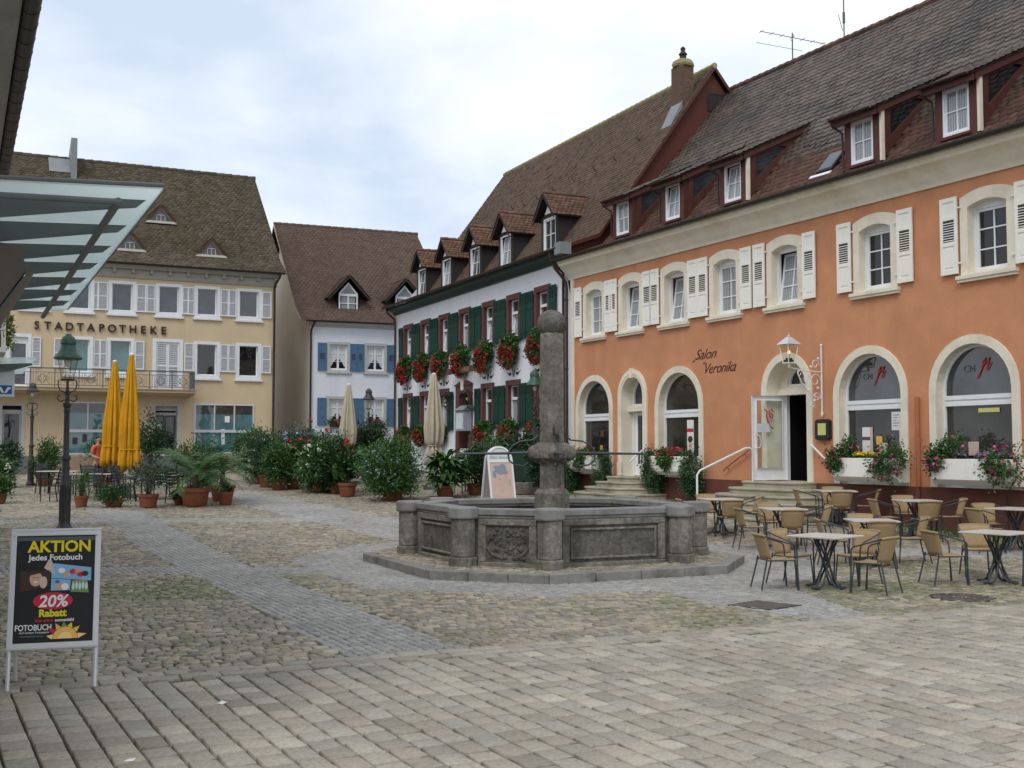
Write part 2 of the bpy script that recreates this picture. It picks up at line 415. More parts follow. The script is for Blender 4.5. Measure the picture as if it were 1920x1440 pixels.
def blooms(name, m, parent, centers, per, cr, r, seed=1):
    """clusters of small cupped flowers: centers (K,3), `per` flowers within radius cr of each, flower radius r"""
    rg = np.random.default_rng(seed); C = np.repeat(np.asarray(centers, float), per, 0); n = len(C)
    d = rg.normal(size=(n, 3)); d /= np.linalg.norm(d, axis=1)[:, None]
    pos = C + d * cr * rg.uniform(.5, 1, (n, 1))
    s1 = np.cross(d, rg.normal(size=(n, 3))); s1 /= np.linalg.norm(s1, axis=1)[:, None]; s2 = np.cross(d, s1)
    rr = r * rg.uniform(.7, 1.3, (n, 1)); ring = []
    for k in range(5):
        a = 2 * PI * k / 5; ring.append(pos + (s1 * math.cos(a) + s2 * math.sin(a)) * rr + d * rr * .45)
    V = np.stack([pos] + ring, 1).reshape(-1, 3); b = np.arange(n)[:, None] * 6
    F = np.concatenate([b + np.array([[0, 1 + k, 1 + (k + 1) % 5]]) for k in range(5)])
    return np_obj(name, V, [F], m, parent)
def ell_pts(c, rad, n, seed, lo=.7, hi=1.0, zmin=-1, face=None):
    rg = np.random.default_rng(seed); out = []
    while len(out) < n:
        d = rg.normal(size=3); d /= np.linalg.norm(d)
        if d[2] < zmin: continue
        if face is not None and d @ np.array(face) < -.15: continue
        out.append(np.array(c) + d * np.array(rad) * rg.uniform(lo, hi))
    return np.array(out)
def blade_leaves(name, m, parent, specs, seg=5):
    """big curved leaves: specs (base xyz, azimuth, elevation, length, width, droop)"""
    V = []; F = []
    for (b, az, el, ln, wd, dr) in specs:
        o = len(V); p = Vector(b); e = el
        side = Vector((-math.sin(az), math.cos(az), 0))
        for i in range(seg + 1):
            t = i / seg; w = wd * (math.sin(PI * min(1, .12 + t * .88)) ** .8) * .5 if i < seg else .002
            nrm = Vector((-math.sin(e) * math.cos(az), -math.sin(e) * math.sin(az), math.cos(e)))
            V += [tuple(p + side * w + nrm * w * .35), tuple(p), tuple(p - side * w + nrm * w * .35)]
            d = Vector((math.cos(e) * math.cos(az), math.cos(e) * math.sin(az), math.sin(e)))
            p = p + d * ln / seg; e -= dr / seg
        for i in range(seg):
            q = o + i * 3; F += [(q, q + 1, q + 4, q + 3), (q + 1, q + 2, q + 5, q + 4)]
    return np_obj(name, np.array(V), [np.array(F)], m, parent, smooth=True)
# ------------------------------------------------------------------ palette
M = {}
M['orange'] = mat('orange_plaster', (.60, .282, .155), .92, .09, 1.3, .35, 45, .1, col2=(.49, .225, .13), c2scale=.5, c2lo=.48, c2hi=.75, streak=.2)
M['plinth'] = mat('plinth_paint', (.155, .062, .048), .85, .15, 1.5, .25, 50, .15, col2=(.11, .06, .05), c2scale=1.2)
M['cream'] = mat('cream_stone', (.79, .73, .61), .85, .07, 2, .15, 60, .2, col2=(.58, .50, .37), c2scale=.9, c2lo=.52, c2hi=.8, streak=.2)
M['creamw'] = mat('cream_paint', (.86, .845, .79), .6, .05, 3, .08, 50, .3, col2=(.62, .58, .48), c2scale=2.5, c2lo=.6, c2hi=.85)
M['white_fr'] = mat('white_frame', (.80, .82, .85), .45, .04, 4, 0, 50, .4)
M['white_wall'] = mat('white_plaster', (.78, .80, .86), .92, .04, .8, .25, 40, .1, col2=(.68, .69, .73), c2scale=.5, c2lo=.55, c2hi=.8, streak=.14)
M['beige_wall'] = mat('beige_plaster', (.76, .73, .69), .92, .07, .8, .25, 40, .1, col2=(.66, .63, .58), c2scale=.4)
M['apo_wall'] = mat('ochre_plaster', (.62, .495, .335), .92, .05, .9, .25, 40, .1, col2=(.54, .43, .29), c2scale=.4, c2lo=.5, c2hi=.8, streak=.14)
M['apo_plinth'] = mat('ochre_plinth', (.33, .24, .17), .9, .1, 1.4, .25, 40, .1)
M['redstone'] = mat('red_sandstone', (.13, .06, .056), .85, .12, 3, .2, 50, .2)
M['redwood'] = mat('red_brown_wood', (.095, .036, .028), .6, .14, 6, .1, 30, .3)
M['gable_red'] = mat('red_brown_cladding', (.115, .04, .03), .7, .1, 2, .15, 20, .2)
M['green_sh'] = mat('dark_green_shutter', (.007, .046, .034), .5, .15, 5, .05, 30, .35)
M['green_eave'] = mat('dark_green_eave', (.012, .04, .032), .5, .15, 5, 0, 30, .3)
M['blue_sh'] = mat('blue_shutter', (.085, .165, .28), .6, .08, 4, .05, 30, .3)
M['slats'] = mat('grey_white_slats', (.46, .47, .49), .6, .05, 4)
M['white_sh'] = mat('white_shutter', (.74, .75, .77), .55, .05, 4, 0, 30, .3)
M['grey_trim'] = mat('grey_stone_trim', (.50, .50, .48), .85, .06, 3, .1, 50, .2)
M['frieze'] = mat('grey_frieze', (.40, .385, .34), .85, .08, 3, .15, 50, .2)
M['tile_or'] = mat('roof_tile_grey_brown', (.112, .085, .067), .45, .12, 2.2, .2, 80, .5, isl=.28, col2=(.05, .048, .047), c2scale=.3, c2lo=.48, c2hi=.72)
M['tile_low'] = mat('roof_tile_red_brown', (.118, .064, .048), .75, .15, 2.2, .2, 80, .3, isl=.28, col2=(.042, .04, .037), c2scale=.6, c2lo=.5, c2hi=.7)
M['tile_inn'] = mat('roof_tile_brown', (.145, .096, .07), .8, .08, 1.5, .2, 80, .25, isl=.17, col2=(.125, .088, .064), c2scale=.3, c2lo=.4, c2hi=.75)
M['tile_dorm'] = mat('roof_tile_red', (.155, .085, .06), .8, .1, 2, .2, 80, .25, isl=.22, col2=(.10, .07, .05), c2scale=1.2)
M['tile_wh'] = mat('roof_tile_dull_brown', (.12, .082, .066), .8, .1, 1.5, .2, 80, .25, isl=.15)
M['tile_apo'] = mat('roof_tile_mossy', (.108, .089, .067), .9, .12, 2.2, .3, 60, .15, isl=.26, col2=(.072, .064, .034), c2scale=.45, c2lo=.4, c2hi=.72)
M['underlay'] = mat('roof_underlay', (.035, .026, .022), .95, .2, 3)
M['dark_metal'] = mat('dark_gutter_metal', (.035, .03, .028), .5, .2, 4, 0, 40, .4)
M['brown_metal'] = mat('brown_gutter_metal', (.05, .028, .022), .5, .2, 4, 0, 40, .4)
M['lamp_black'] = mat('lamp_post_paint', (.042, .042, .047), .5, .2, 5, .05, 40, .4)
M['black_iron'] = mat('black_iron', (.022, .022, .024), .5, .2, 5, .05, 40, .4)
M['lamp_green'] = mat('lamp_green_paint', (.03, .085, .06), .4, .2, 5, .05, 40, .4)
M['lead'] = mat('lead_sheet', (.22, .235, .245), .6, .12, 2, .1, 30, .4)
M['grey_board'] = mat('dark_grey_boards', (.042, .038, .038), .8, .15, 3, .2, 30, .2, stretch=(12, 12, 1))
M['stone'] = mat('weathered_stone', (.235, .218, .19), .92, .4, 14, .9, 28, .15, col2=(.085, .08, .068), c2scale=1.6, c2lo=.42, c2hi=.7, streak=.75)
M['stone_d'] = mat('dark_weathered_stone', (.15, .14, .125), .92, .4, 14, .9, 26, .15, col2=(.06, .057, .05), c2scale=2.2, c2lo=.42, c2hi=.7, streak=.75)
M['rim'] = mat('fountain_rim_stone', (.235, .232, .225), .85, .2, 5, .4, 40, .2, col2=(.12, .115, .10), c2scale=2.0, c2lo=.5, c2hi=.75)
M['kerb'] = mat('kerb_stone', (.24, .235, .225), .88, .2, 4, .4, 40, .2, col2=(.13, .125, .11), c2scale=1.5)
M['step'] = mat('step_stone', (.40, .37, .29), .88, .15, 3, .3, 40, .2, col2=(.23, .22, .16), c2scale=1.2)
M['tan'] = mat('tan_canvas', (.50, .44, .34), .95, .07, 4, .1, 60, .1)
M['yellow'] = mat('yellow_canvas', (.57, .285, .018), .9, .2, 1.5, .1, 60, .15)
M['terra'] = mat('terracotta', (.25, .09, .05), .85, .15, 5, .1, 40, .2, col2=(.30, .15, .1), c2scale=3, c2lo=.55, c2hi=.8)
M['soil'] = mat('soil', (.035, .025, .018), 1, .3, 20, .5, 40)
M['wicker'] = mat('tan_wicker', (.37, .265, .145), .7, .2, 60, .5, 160, .3, coord='Object')
M['alu'] = mat('silver_paint', (.60, .61, .64), .3, .05, 5, 0, 40, .6, metal=.15)
M['steel'] = mat('grey_steel', (.115, .13, .13), .5, .12, 3, .05, 30, .4)
M['steel_p'] = mat('painted_frame_steel', (.05, .055, .065), .4, .15, 4, 0, 30, .4)
M['table'] = mat('table_stone_top', (.50, .47, .43), .45, .08, 6, .05, 80, .4)
M['rail'] = mat('white_rail_paint', (.78, .78, .78), .4, .05, 4, 0, 30, .4)
M['text_dark'] = mat('dark_lettering', (.045, .022, .018), .6, .1, 4)
M['black'] = mat('black_print', (.012, .012, .013), .5, .1, 4, 0, 30, .4)
M['brick'] = mat('chimney_brick', (.135, .09, .066), .9, .35, 9, .5, 30, .15, stretch=(1, 1, 3))
M['moss_cap'] = mat('mossy_cap', (.30, .27, .14), .95, .25, 6, .4, 30, .1)
M['paper'] = mat('white_paper', (.78, .78, .76), .7, .05, 4)
def flat(k, c, rough=.6, **kw):
    M[k] = mat(k, c, rough, .06, 5, 0, 30, .3, **kw); return M[k]
for k, c in {'red_print': (.55, .03, .06), 'yellow_print': (.75, .62, .03), 'white_print': (.8, .8, .8), 'blue_print': (.05, .14, .45), 'sky_print': (.22, .45, .68), 'skin_print': (.62, .36, .26), 'hair_print': (.06, .035, .03),
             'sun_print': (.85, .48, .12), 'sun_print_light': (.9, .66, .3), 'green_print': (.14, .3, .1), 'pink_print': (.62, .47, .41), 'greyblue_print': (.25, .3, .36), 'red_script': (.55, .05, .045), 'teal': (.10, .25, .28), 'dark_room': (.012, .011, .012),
             'menu_yellow': (.62, .60, .22), 'lampshade': (.75, .70, .45), 'bank_blue': (.02, .10, .40), 'sign_board': (.62, .68, .70), 'warm_wood': (.12, .05, .03), 'skin': (.45, .26, .18), 'shirt': (.55, .13, .07), 'shirt_b': (.06, .05, .06), 'jeans': (.05, .06, .09), 'hair': (.02, .015, .012), 'box_grey': (.30, .32, .37), 'umb_white': (.8, .8, .78), 'dark_green_bin': (.02, .05, .035)}.items(): flat(k, c)
M['pane'] = glassy('window_pane', (.012, .013, .016), ior=1.5)
M['pane_b'] = glassy('window_pane_grey', (.04, .046, .056), ior=1.75, var=.6)
M['pane_apo'] = glassy('window_pane_blue_grey', (.035, .045, .062), ior=1.8, var=.6)
M['pane_net'] = curtain_mat('net_curtain_pane', (.42, .46, .48), (.16, .18, .2))
M['pane_shop'] = glassy('shop_pane', (.03, .029, .026), ior=1.55, var=.8, scale=.9)
M['pane_teal'] = glassy('teal_shop_pane', (.075, .185, .205), ior=1.8, var=.35, scale=.7)
M['pane_dark'] = glassy('dark_pane', (.012, .012, .014), ior=1.7)
M['roofglass'] = frosted_glass('canopy_glass')
M['clear'] = clear_glass('door_glass', (.9, .95, .93))
M['lampglass'] = clear_glass('lantern_glass', (.9, .9, .85))
wtr = bpy.data.materials.new('water'); wtr.use_nodes = True; M['water'] = wtr
_b = wtr.node_tree.nodes['Principled BSDF']; _b.inputs['Base Color'].default_value = (.045, .05, .035, 1); _b.inputs['Roughness'].default_value = .04
_n = nd(wtr.node_tree, 'ShaderNodeTexNoise', i_Scale=9.0); _p = nd(wtr.node_tree, 'ShaderNodeBump', i_Strength=.25, i_Distance=.02)
wtr.node_tree.links.new(_n.outputs['Fac'], _p.inputs['Height']); wtr.node_tree.links.new(_p.outputs['Normal'], _b.inputs['Normal'])
M['jet'] = clear_glass('water_jet', (.93, .95, .96))
# leaves and flowers
M['lf_dark'] = leaf_mat('leaf_dark', (.012, .034, .014), (.03, .075, .026))
M['lf_mid'] = leaf_mat('leaf_mid', (.026, .078, .018), (.068, .15, .036))
M['lf_lite'] = leaf_mat('leaf_light', (.045, .12, .022), (.10, .20, .045))
M['lf_grey'] = leaf_mat('leaf_grey_green', (.035, .07, .045), (.075, .12, .075))
M['lf_ivy'] = leaf_mat('leaf_ivy', (.018, .062, .02), (.045, .115, .04))
M['lf_yel'] = leaf_mat('leaf_yellow_green', (.10, .13, .02), (.20, .22, .05))
M['fl_red'] = leaf_mat('flower_red', (.30, .014, .01), (.50, .045, .028), isl=.3)
M['fl_pink'] = leaf_mat('flower_pink', (.45, .06, .16), (.62, .16, .34))
M['fl_rose'] = leaf_mat('flower_rose', (.52, .03, .06), (.62, .10, .14))
M['fl_lila'] = leaf_mat('flower_lilac', (.30, .16, .42), (.48, .30, .58))
M['fl_yel'] = leaf_mat('flower_yellow', (.70, .48, .01), (.78, .62, .04))
M['fl_white'] = leaf_mat('flower_white', (.62, .64, .55), (.78, .80, .74))
M['fl_blue'] = leaf_mat('flower_pale_blue', (.38, .44, .62), (.52, .58, .75))
M['bark'] = mat('bark', (.075, .055, .04), .9, .3, 8, .4, 30)

# ------------------------------------------------------------------ ground
def ground_mat():
    m, t, b = nt_new('joint_sand_and_moss')
    tc = nd(t, 'ShaderNodeTexCoord')
    n1 = nd(t, 'ShaderNodeTexNoise', i_Scale=14.0, i_Detail=6.0); n2 = nd(t, 'ShaderNodeTexNoise', i_Scale=.45, i_Detail=4.0)
    for n in (n1, n2): t.links.new(tc.outputs['Object'], n.inputs['Vector'])
    a = nd(t, 'ShaderNodeMix', data_type='RGBA'); a.inputs['A'].default_value = (.075, .064, .046, 1); a.inputs['B'].default_value = (.17, .145, .105, 1)
    t.links.new(n1.outputs['Fac'], a.inputs['Factor'])
    r = nd(t, 'ShaderNodeMapRange', i_From_Min=.42, i_From_Max=.62); t.links.new(n2.outputs['Fac'], r.inputs['Value'])
    c = nd(t, 'ShaderNodeMix', data_type='RGBA'); c.inputs['B'].default_value = (.06, .085, .022, 1)
    t.links.new(r.outputs['Result'], c.inputs['Factor']); t.links.new(a.outputs['Result'], c.inputs['A'])
    t.links.new(c.outputs['Result'], b.inputs['Base Color']); b.inputs['Roughness'].default_value = 1
    return m
def stone_mat(name, cols, rough=.8, bump=.35, moss=(.5, .66), isl=.2, patches=()):
    """each stone takes one of several stone colours; moss creeps over the worn patches"""
    m, t, b = nt_new(name)
    g = nd(t, 'ShaderNodeNewGeometry'); rp = nd(t, 'ShaderNodeValToRGB'); rp.color_ramp.interpolation = 'CONSTANT'
    els = rp.color_ramp.elements; els[0].position = 0; els[0].color = c4(cols[0]); els[1].position = 1 / len(cols); els[1].color = c4(cols[1])
    for i in range(2, len(cols)):
        e = els.new(i / len(cols)); e.color = c4(cols[i])
    t.links.new(g.outputs['Random Per Island'], rp.inputs['Fac'])
    w = nd(t, 'ShaderNodeTexWhiteNoise', noise_dimensions='1D'); t.links.new(g.outputs['Random Per Island'], w.inputs['W'])
    vr = nd(t, 'ShaderNodeMapRange', i_To_Min=1 - isl, i_To_Max=1 + isl); t.links.new(w.outputs['Value'], vr.inputs['Value'])
    tc = nd(t, 'ShaderNodeTexCoord'); n = nd(t, 'ShaderNodeTexNoise', i_Scale=30.0, i_Detail=5.0, i_Roughness=.65); t.links.new(tc.outputs['Object'], n.inputs['Vector'])
    nr = nd(t, 'ShaderNodeMapRange', i_From_Min=.25, i_From_Max=.75, i_To_Min=.72, i_To_Max=1.28); t.links.new(n.outputs['Fac'], nr.inputs['Value'])
    n3 = nd(t, 'ShaderNodeTexNoise', i_Scale=.7, i_Detail=4.0); t.links.new(tc.outputs['Object'], n3.inputs['Vector'])
    n3r = nd(t, 'ShaderNodeMapRange', i_From_Min=.3, i_From_Max=.7, i_To_Min=.86, i_To_Max=1.12); t.links.new(n3.outputs['Fac'], n3r.inputs['Value'])
    mu = nd(t, 'ShaderNodeMath', operation='MULTIPLY'); t.links.new(vr.outputs['Result'], mu.inputs[0]); t.links.new(nr.outputs['Result'], mu.inputs[1])
    mu2 = nd(t, 'ShaderNodeMath', operation='MULTIPLY'); t.links.new(mu.outputs['Value'], mu2.inputs[0]); t.links.new(n3r.outputs['Result'], mu2.inputs[1])
    h = nd(t, 'ShaderNodeHueSaturation'); t.links.new(rp.outputs['Color'], h.inputs['Color']); t.links.new(mu2.outputs['Value'], h.inputs['Value'])
    out = h.outputs['Color']
    if moss:
        n2 = nd(t, 'ShaderNodeTexNoise', i_Scale=.55, i_Detail=7.0, i_Roughness=.7); t.links.new(tc.outputs['Object'], n2.inputs['Vector'])
        val = n2.outputs['Fac']
        for (px, py, rad, amt) in patches:       # places where moss grows thicker
            vd = nd(t, 'ShaderNodeVectorMath', operation='DISTANCE'); vd.inputs[1].default_value = (px, py, 0); t.links.new(tc.outputs['Object'], vd.inputs[0])
            mr = nd(t, 'ShaderNodeMapRange', i_From_Min=0.0, i_From_Max=rad, i_To_Min=amt, i_To_Max=0.0); t.links.new(vd.outputs['Value'], mr.inputs['Value'])
            ad = nd(t, 'ShaderNodeMath', operation='ADD'); t.links.new(val, ad.inputs[0]); t.links.new(mr.outputs['Result'], ad.inputs[1]); val = ad.outputs['Value']
        mr = nd(t, 'ShaderNodeMapRange', i_From_Min=moss[0], i_From_Max=moss[1], i_To_Max=.8); t.links.new(val, mr.inputs['Value'])
        m2 = nd(t, 'ShaderNodeMath', operation='MULTIPLY'); nm = nd(t, 'ShaderNodeTexNoise', i_Scale=9.0, i_Detail=3.0); t.links.new(tc.outputs['Object'], nm.inputs['Vector'])
        nmr = nd(t, 'ShaderNodeMapRange', i_From_Min=.42, i_From_Max=.58); t.links.new(nm.outputs['Fac'], nmr.inputs['Value'])
        t.links.new(mr.outputs['Result'], m2.inputs[0]); t.links.new(nmr.outputs['Result'], m2.inputs[1])
        c = nd(t, 'ShaderNodeMix', data_type='RGBA'); c.inputs['B'].default_value = (.095, .135, .03, 1)
        t.links.new(m2.outputs['Value'], c.inputs['Factor']); t.links.new(out, c.inputs['A']); out = c.outputs['Result']
    t.links.new(out, b.inputs['Base Color']); b.inputs['Roughness'].default_value = rough; b.inputs['Specular IOR Level'].default_value = .3
    nb = nd(t, 'ShaderNodeTexNoise', i_Scale=70.0, i_Detail=4.0); t.links.new(tc.outputs['Object'], nb.inputs['Vector'])
    bp = nd(t, 'ShaderNodeBump', i_Strength=bump, i_Distance=.01); t.links.new(nb.outputs['Fac'], bp.inputs['Height']); t.links.new(bp.outputs['Normal'], b.inputs['Normal'])
    return m
PAVE_A = (-4.24, 9.62); PAVE_B = (6.32, 14.45)
def pave_side(X, Y):                                                # >0 on the slab side
    dx, dy = PAVE_B[0] - PAVE_A[0], PAVE_B[1] - PAVE_A[1]; l = math.hypot(dx, dy)
    return -((X - PAVE_A[0]) * -dy + (Y - PAVE_A[1]) * dx) / l
# base sheet: fine grid over the square, coarse far out
gx = np.concatenate([[-400, -150, -60], np.arange(-30, 30.1, .5), [60, 150, 400]]); gy = np.concatenate([[-200, -60, -20], np.arange(-5, 72.1, .5), [150, 400, 900]])
GX, GY = np.meshgrid(gx, gy, indexing='xy'); GV = np.stack([GX, GY, zg(GX, GY) + .002 - .018 * (pave_side(GX, GY) > .45)], -1).reshape(-1, 3)
nx, ny = len(gx), len(gy); q = (np.arange(ny - 1)[:, None] * nx + np.arange(nx - 1)[None]).ravel()
tag(np_obj('ground', GV, [np.stack([q, q + 1, q + nx + 1, q + nx], 1)], ground_mat(), smooth=True), kind='structure')

# regions of the square
FX, FY, FPH = .706, 20.33, PI - .049                                 # fountain centre and turn
def fang(i): return FPH + (i // 2) * PI / 2 + (i % 2) * .99
def oct_loop(r, cx=FX, cy=FY): return [(cx + r * math.cos(fang(i)), cy + r * math.sin(fang(i))) for i in range(8)]
def in_poly(X, Y, P):
    c = np.zeros(np.shape(X), bool); n = len(P)
    for i in range(n):
        x0, y0 = P[i]; x1, y1 = P[(i + 1) % n]
        if y0 == y1: continue
        c ^= ((y0 > Y) != (y1 > Y)) & (X < (x1 - x0) * (Y - y0) / (y1 - y0) + x0)
    return c
def strip(ax, ay, bx, by, w):
    l = math.hypot(bx - ax, by - ay); px, py = -(by - ay) / l * w / 2, (bx - ax) / l * w / 2
    return [(ax + px, ay + py), (bx + px, by + py), (bx - px, by - py), (ax - px, ay - py)]
MAIN = [(-12.03, 32.08), (-9.72, 30.44), (-2.9, 16.52), (.45, 9.6), (-.9, 9.6), (-4.38, 16.97)]
BAND1 = strip(-12, 19.0, -2.4, 18.9, 1.15)
BAND2 = strip(-17, 27.4, -2.0, 28.6, 1.0)
PATH3 = strip(-9.5, 37.5, -1.6, 24.3, 2.0)
PATHR = [(1.97, 16.35), (2.6, 14.8), (3.7, 13.15), (4.35, 13.45), (4.1, 15.6), (4.1, 18.2)]
PATHW = strip(4.0, 22.6, 12.5, 18.4, 1.1)
RING_O = oct_loop(4.75); RING_I = oct_loop(3.32)
BANDS = [MAIN, BAND1, BAND2, PATH3, PATHR, PATHW, RING_O]
def in_bands(X, Y):
    r = np.zeros(np.shape(X), bool)
    for b in BANDS: r |= in_poly(X, Y, b)
    return r
def in_view(X, Y): return (np.abs(X) < Y * .475 + 3.2)
OA = lambda X, Y: (X - OR_O[0]) * OR_N[0] + (Y - OR_O[1]) * OR_N[1]    # distance in front of the orange facade
def f_cobble(X, Y): return in_view(X, Y) & (pave_side(X, Y) < -.03) & ~in_bands(X, Y) & (OA(X, Y) > .1) & (Y < 41)
def f_cob_far(X, Y): return in_view(X, Y) & ~in_bands(X, Y) & (OA(X, Y) > .1) & (Y >= 41) & (Y < 60)
def f_plat(X, Y): return in_poly(X, Y, oct_loop(3.12))
def f_setts(X, Y): return in_view(X, Y) & in_bands(X, Y) & ~in_poly(X, Y, RING_I) & (pave_side(X, Y) < 0) & (OA(X, Y) > .1)
def f_pave(X, Y): return in_view(X, Y) & (pave_side(X, Y) > .20)
def f_edge(X, Y): return in_view(X, Y) & (pave_side(X, Y) > 0)
COBC = [(.285, .25, .19), (.315, .276, .206), (.25, .23, .195), (.345, .287, .21), (.27, .236, .176), (.235, .22, .19), (.31, .257, .20), (.265, .248, .21), (.345, .30, .228), (.215, .20, .165)]
M['cobble'] = stone_mat('cobble_stone', COBC, .75, .5, (.56, .72), .22, [(-4.7, 16.2, 2.6, .34), (-6.5, 14.6, 2.5, .2), (4.9, 15.4, 3.6, .2), (6.5, 18.5, 4, .15), (2.6, 13.6, 2.4, .2), (-2, 26, 5, .12)])
M['sett'] = stone_mat('grey_sett', [(.30, .292, .275), (.32, .312, .292), (.28, .275, .262), (.335, .322, .30), (.305, .292, .272)], .8, .4, (.66, .8), .14)
M['slab'] = stone_mat('sand_paving_slab', [(.332, .298, .242), (.35, .316, .256), (.315, .287, .242), (.338, .297, .242), (.326, .306, .26), (.372, .338, .276), (.29, .262, .212), (.335, .31, .256)], .8, .35, None, .13)
SA = math.atan2(-OR_U[1], -OR_U[0])                                 # direction of the street
EA = math.atan2(PAVE_B[1] - PAVE_A[1], PAVE_B[0] - PAVE_A[0])
BOX = [(-18, 8), (18, 8), (18, 41), (-18, 41)]
tag(stones('cobbles', M['cobble'], BOX, EA, .122, .09, .17, f_cobble, .004, .022, jit=.11, rough=.004, seed=3, top_in=.17, warp=.12), kind='structure')
tag(stones('far_cobbles', M['cobble'], [(-26, 41), (10, 41), (10, 60), (-26, 60)], EA, .24, .2, .34, f_cob_far, .02, .03, jit=.1, seed=4, top_in=.25), kind='structure')
tag(stones('sett_path', M['sett'], [(-18, 9), (14, 9), (14, 40), (-18, 40)], SA, .10, .09, .125, f_setts, .004, .016, jit=.05, rough=.002, seed=5, top_in=.12, gap_r=.007), kind='structure')
tag(stones('paving', M['slab'], [(-9, 3), (12, 3), (14, 20), (-9, 12)], SA, .205, .20, .31, f_pave, .017, .026, gap_r=.022, jit=.012, rough=.0025, oct_=False, seed=6), kind='structure')
tag(stones('paving_edge', M['slab'], strip(PAVE_A[0] - 3 + .044, PAVE_A[1] - 1.37 - .095, PAVE_B[0] + 4 + .044, PAVE_B[1] + 1.83 - .095, .2), EA, .2, .26, .42, lambda X, Y: Y > 0, .014, .026, jit=.012, rough=.002, oct_=False, seed=7), kind='structure')
tag(stones('fountain_cobbles', M['cobble'], oct_loop(3.4), EA, .12, .09, .16, f_plat, .005, .022, z_off=.135, jit=.11, rough=.005, seed=8, top_in=.2), kind='structure')
def disc_thing(name, x, y, r, m, lab, cat, n=32, sq=False, rz=0, z=.02):
    t = thing(name, lab, cat, (x, y, gz(x, y) + z), rz); b = MB()
    if sq:
        b.box(-r, r, -r, r, 0, .008).build('frame', M['black_iron'], t)
        b = MB(); [b.box(-r * .9 + i * r * .225, -r * .9 + i * r * .225 + r * .16, -r * .9, r * .9, .008, .014) for i in range(8)]; b.build('lid', m, t)
    else:
        b.lathe([(r, 0), (r, .008), (r * .93, .008), (r * .93, .002)], n).build('frame', M['black_iron'], t)
        b = MB(); b.lathe([(r * .9, 0), (r * .9, .007)], n)
        for a in range(18): an = a * PI / 9; b.tube([(r * .3 * math.cos(an), r * .3 * math.sin(an), .008), (r * .8 * math.cos(an), r * .8 * math.sin(an), .008)], .012, 4)
        b.build('lid', m, t)
    return t
M['cast'] = mat('rusty_cast_iron', (.115, .098, .088), .7, .2, 8, .2, 40, .3)
disc_thing('manhole_cover', 6.01, 15.45, .42, M['cast'], 'round cast iron manhole cover in the cobbles in front of the cafe tables', 'manhole cover')
disc_thing('drain_cover', 3.21, 14.74, .34, M['cast'], 'square dark drain cover set in the grey sett band', 'drain cover', sq=True, rz=.75, z=.010)
M['litter'] = M['paper']
for i, (x, y, lab) in enumerate([(-2.42, 7.38, 'white scrap of paper on the slabs at the bottom edge of the photo'), (-2.25, 9.02, 'white scrap of paper on the slabs in front of the sign board')]):
    b = MB(); b.add([(-.035, -.02, .0), (.03, -.026, .004), (.036, .02, .012), (-.02, .028, .003), (-.034, -.02, .002), (.03, -.026, .006), (.036, .02, .014), (-.02, .028, .005)], [(0, 1, 2), (0, 2, 3), (4, 6, 5), (4, 7, 6)])
    tag(b.build('paper_scrap', M['paper'], fix=False, loc=(x, y, gz(x, y) + .03)), lab, 'litter').rotation_euler = (0, 0, i * 1.3)
def gs(x, y): return gz(x, y) + .03
# ------------------------------------------------------------------ building helpers
def pane_poly(loop, y, m, parent, name='pane'):
    b = MB(); b.sheet(loop, [], y); return b.build(name, m, parent, fix=False)
def sash(x0, x1, z0, z1, cols, rows, m, parent, pane, y=0, fw=.055, mw=.028, name='window', tilt=0, top=None, rail=None):
    """a window: frame with glazing bars as one part, its glass as a sub-part; tilt leans the sash in at the top"""
    b = MB(); O = rect(0, x1 - x0, 0, z1 - z0); w, h = x1 - x0, z1 - z0
    I = rect(fw, w - fw, fw, h - fw); b.ring(O, I, -.03, .03, .03)
    for i in range(1, cols): x = w * i / cols; b.box(x - mw / 2, x + mw / 2, -.022, .02, fw, h - fw)
    for i in range(1, rows): z = h * i / rows; b.box(fw, w - fw, -.021, .018, z - mw / 2, z + mw / 2)
    if rail: b.box(fw, w - fw, -.04, .02, h * rail - .045, h * rail + .045)
    o = b.build(name, m, parent, loc=(x0, y, z0)); pane_poly(I, .005, pane, o)
    if tilt: o.rotation_euler = (-tilt, 0, 0)
    return o
def fixed_frame(x0, x1, z0, z1, m, parent, y, fw=.05, name='window_frame'):
    b = MB(); b.ring(rect(x0, x1, z0, z1), rect(x0 + fw, x1 - fw, z0 + fw, z1 - fw), y - .03, y + .05, y + .05); return b.build(name, m, parent)
def gutter(b, x0, x1, y, z, r=.075, n=7):
    pts = [(r * math.cos(PI + PI * i / n), r * math.sin(PI + PI * i / n)) for i in range(n + 1)]; inn = [(a * .8, c * .8 + .004) for a, c in reversed(pts)]
    b.pyz([(y + a, z + c) for a, c in pts + inn], x0, x1)
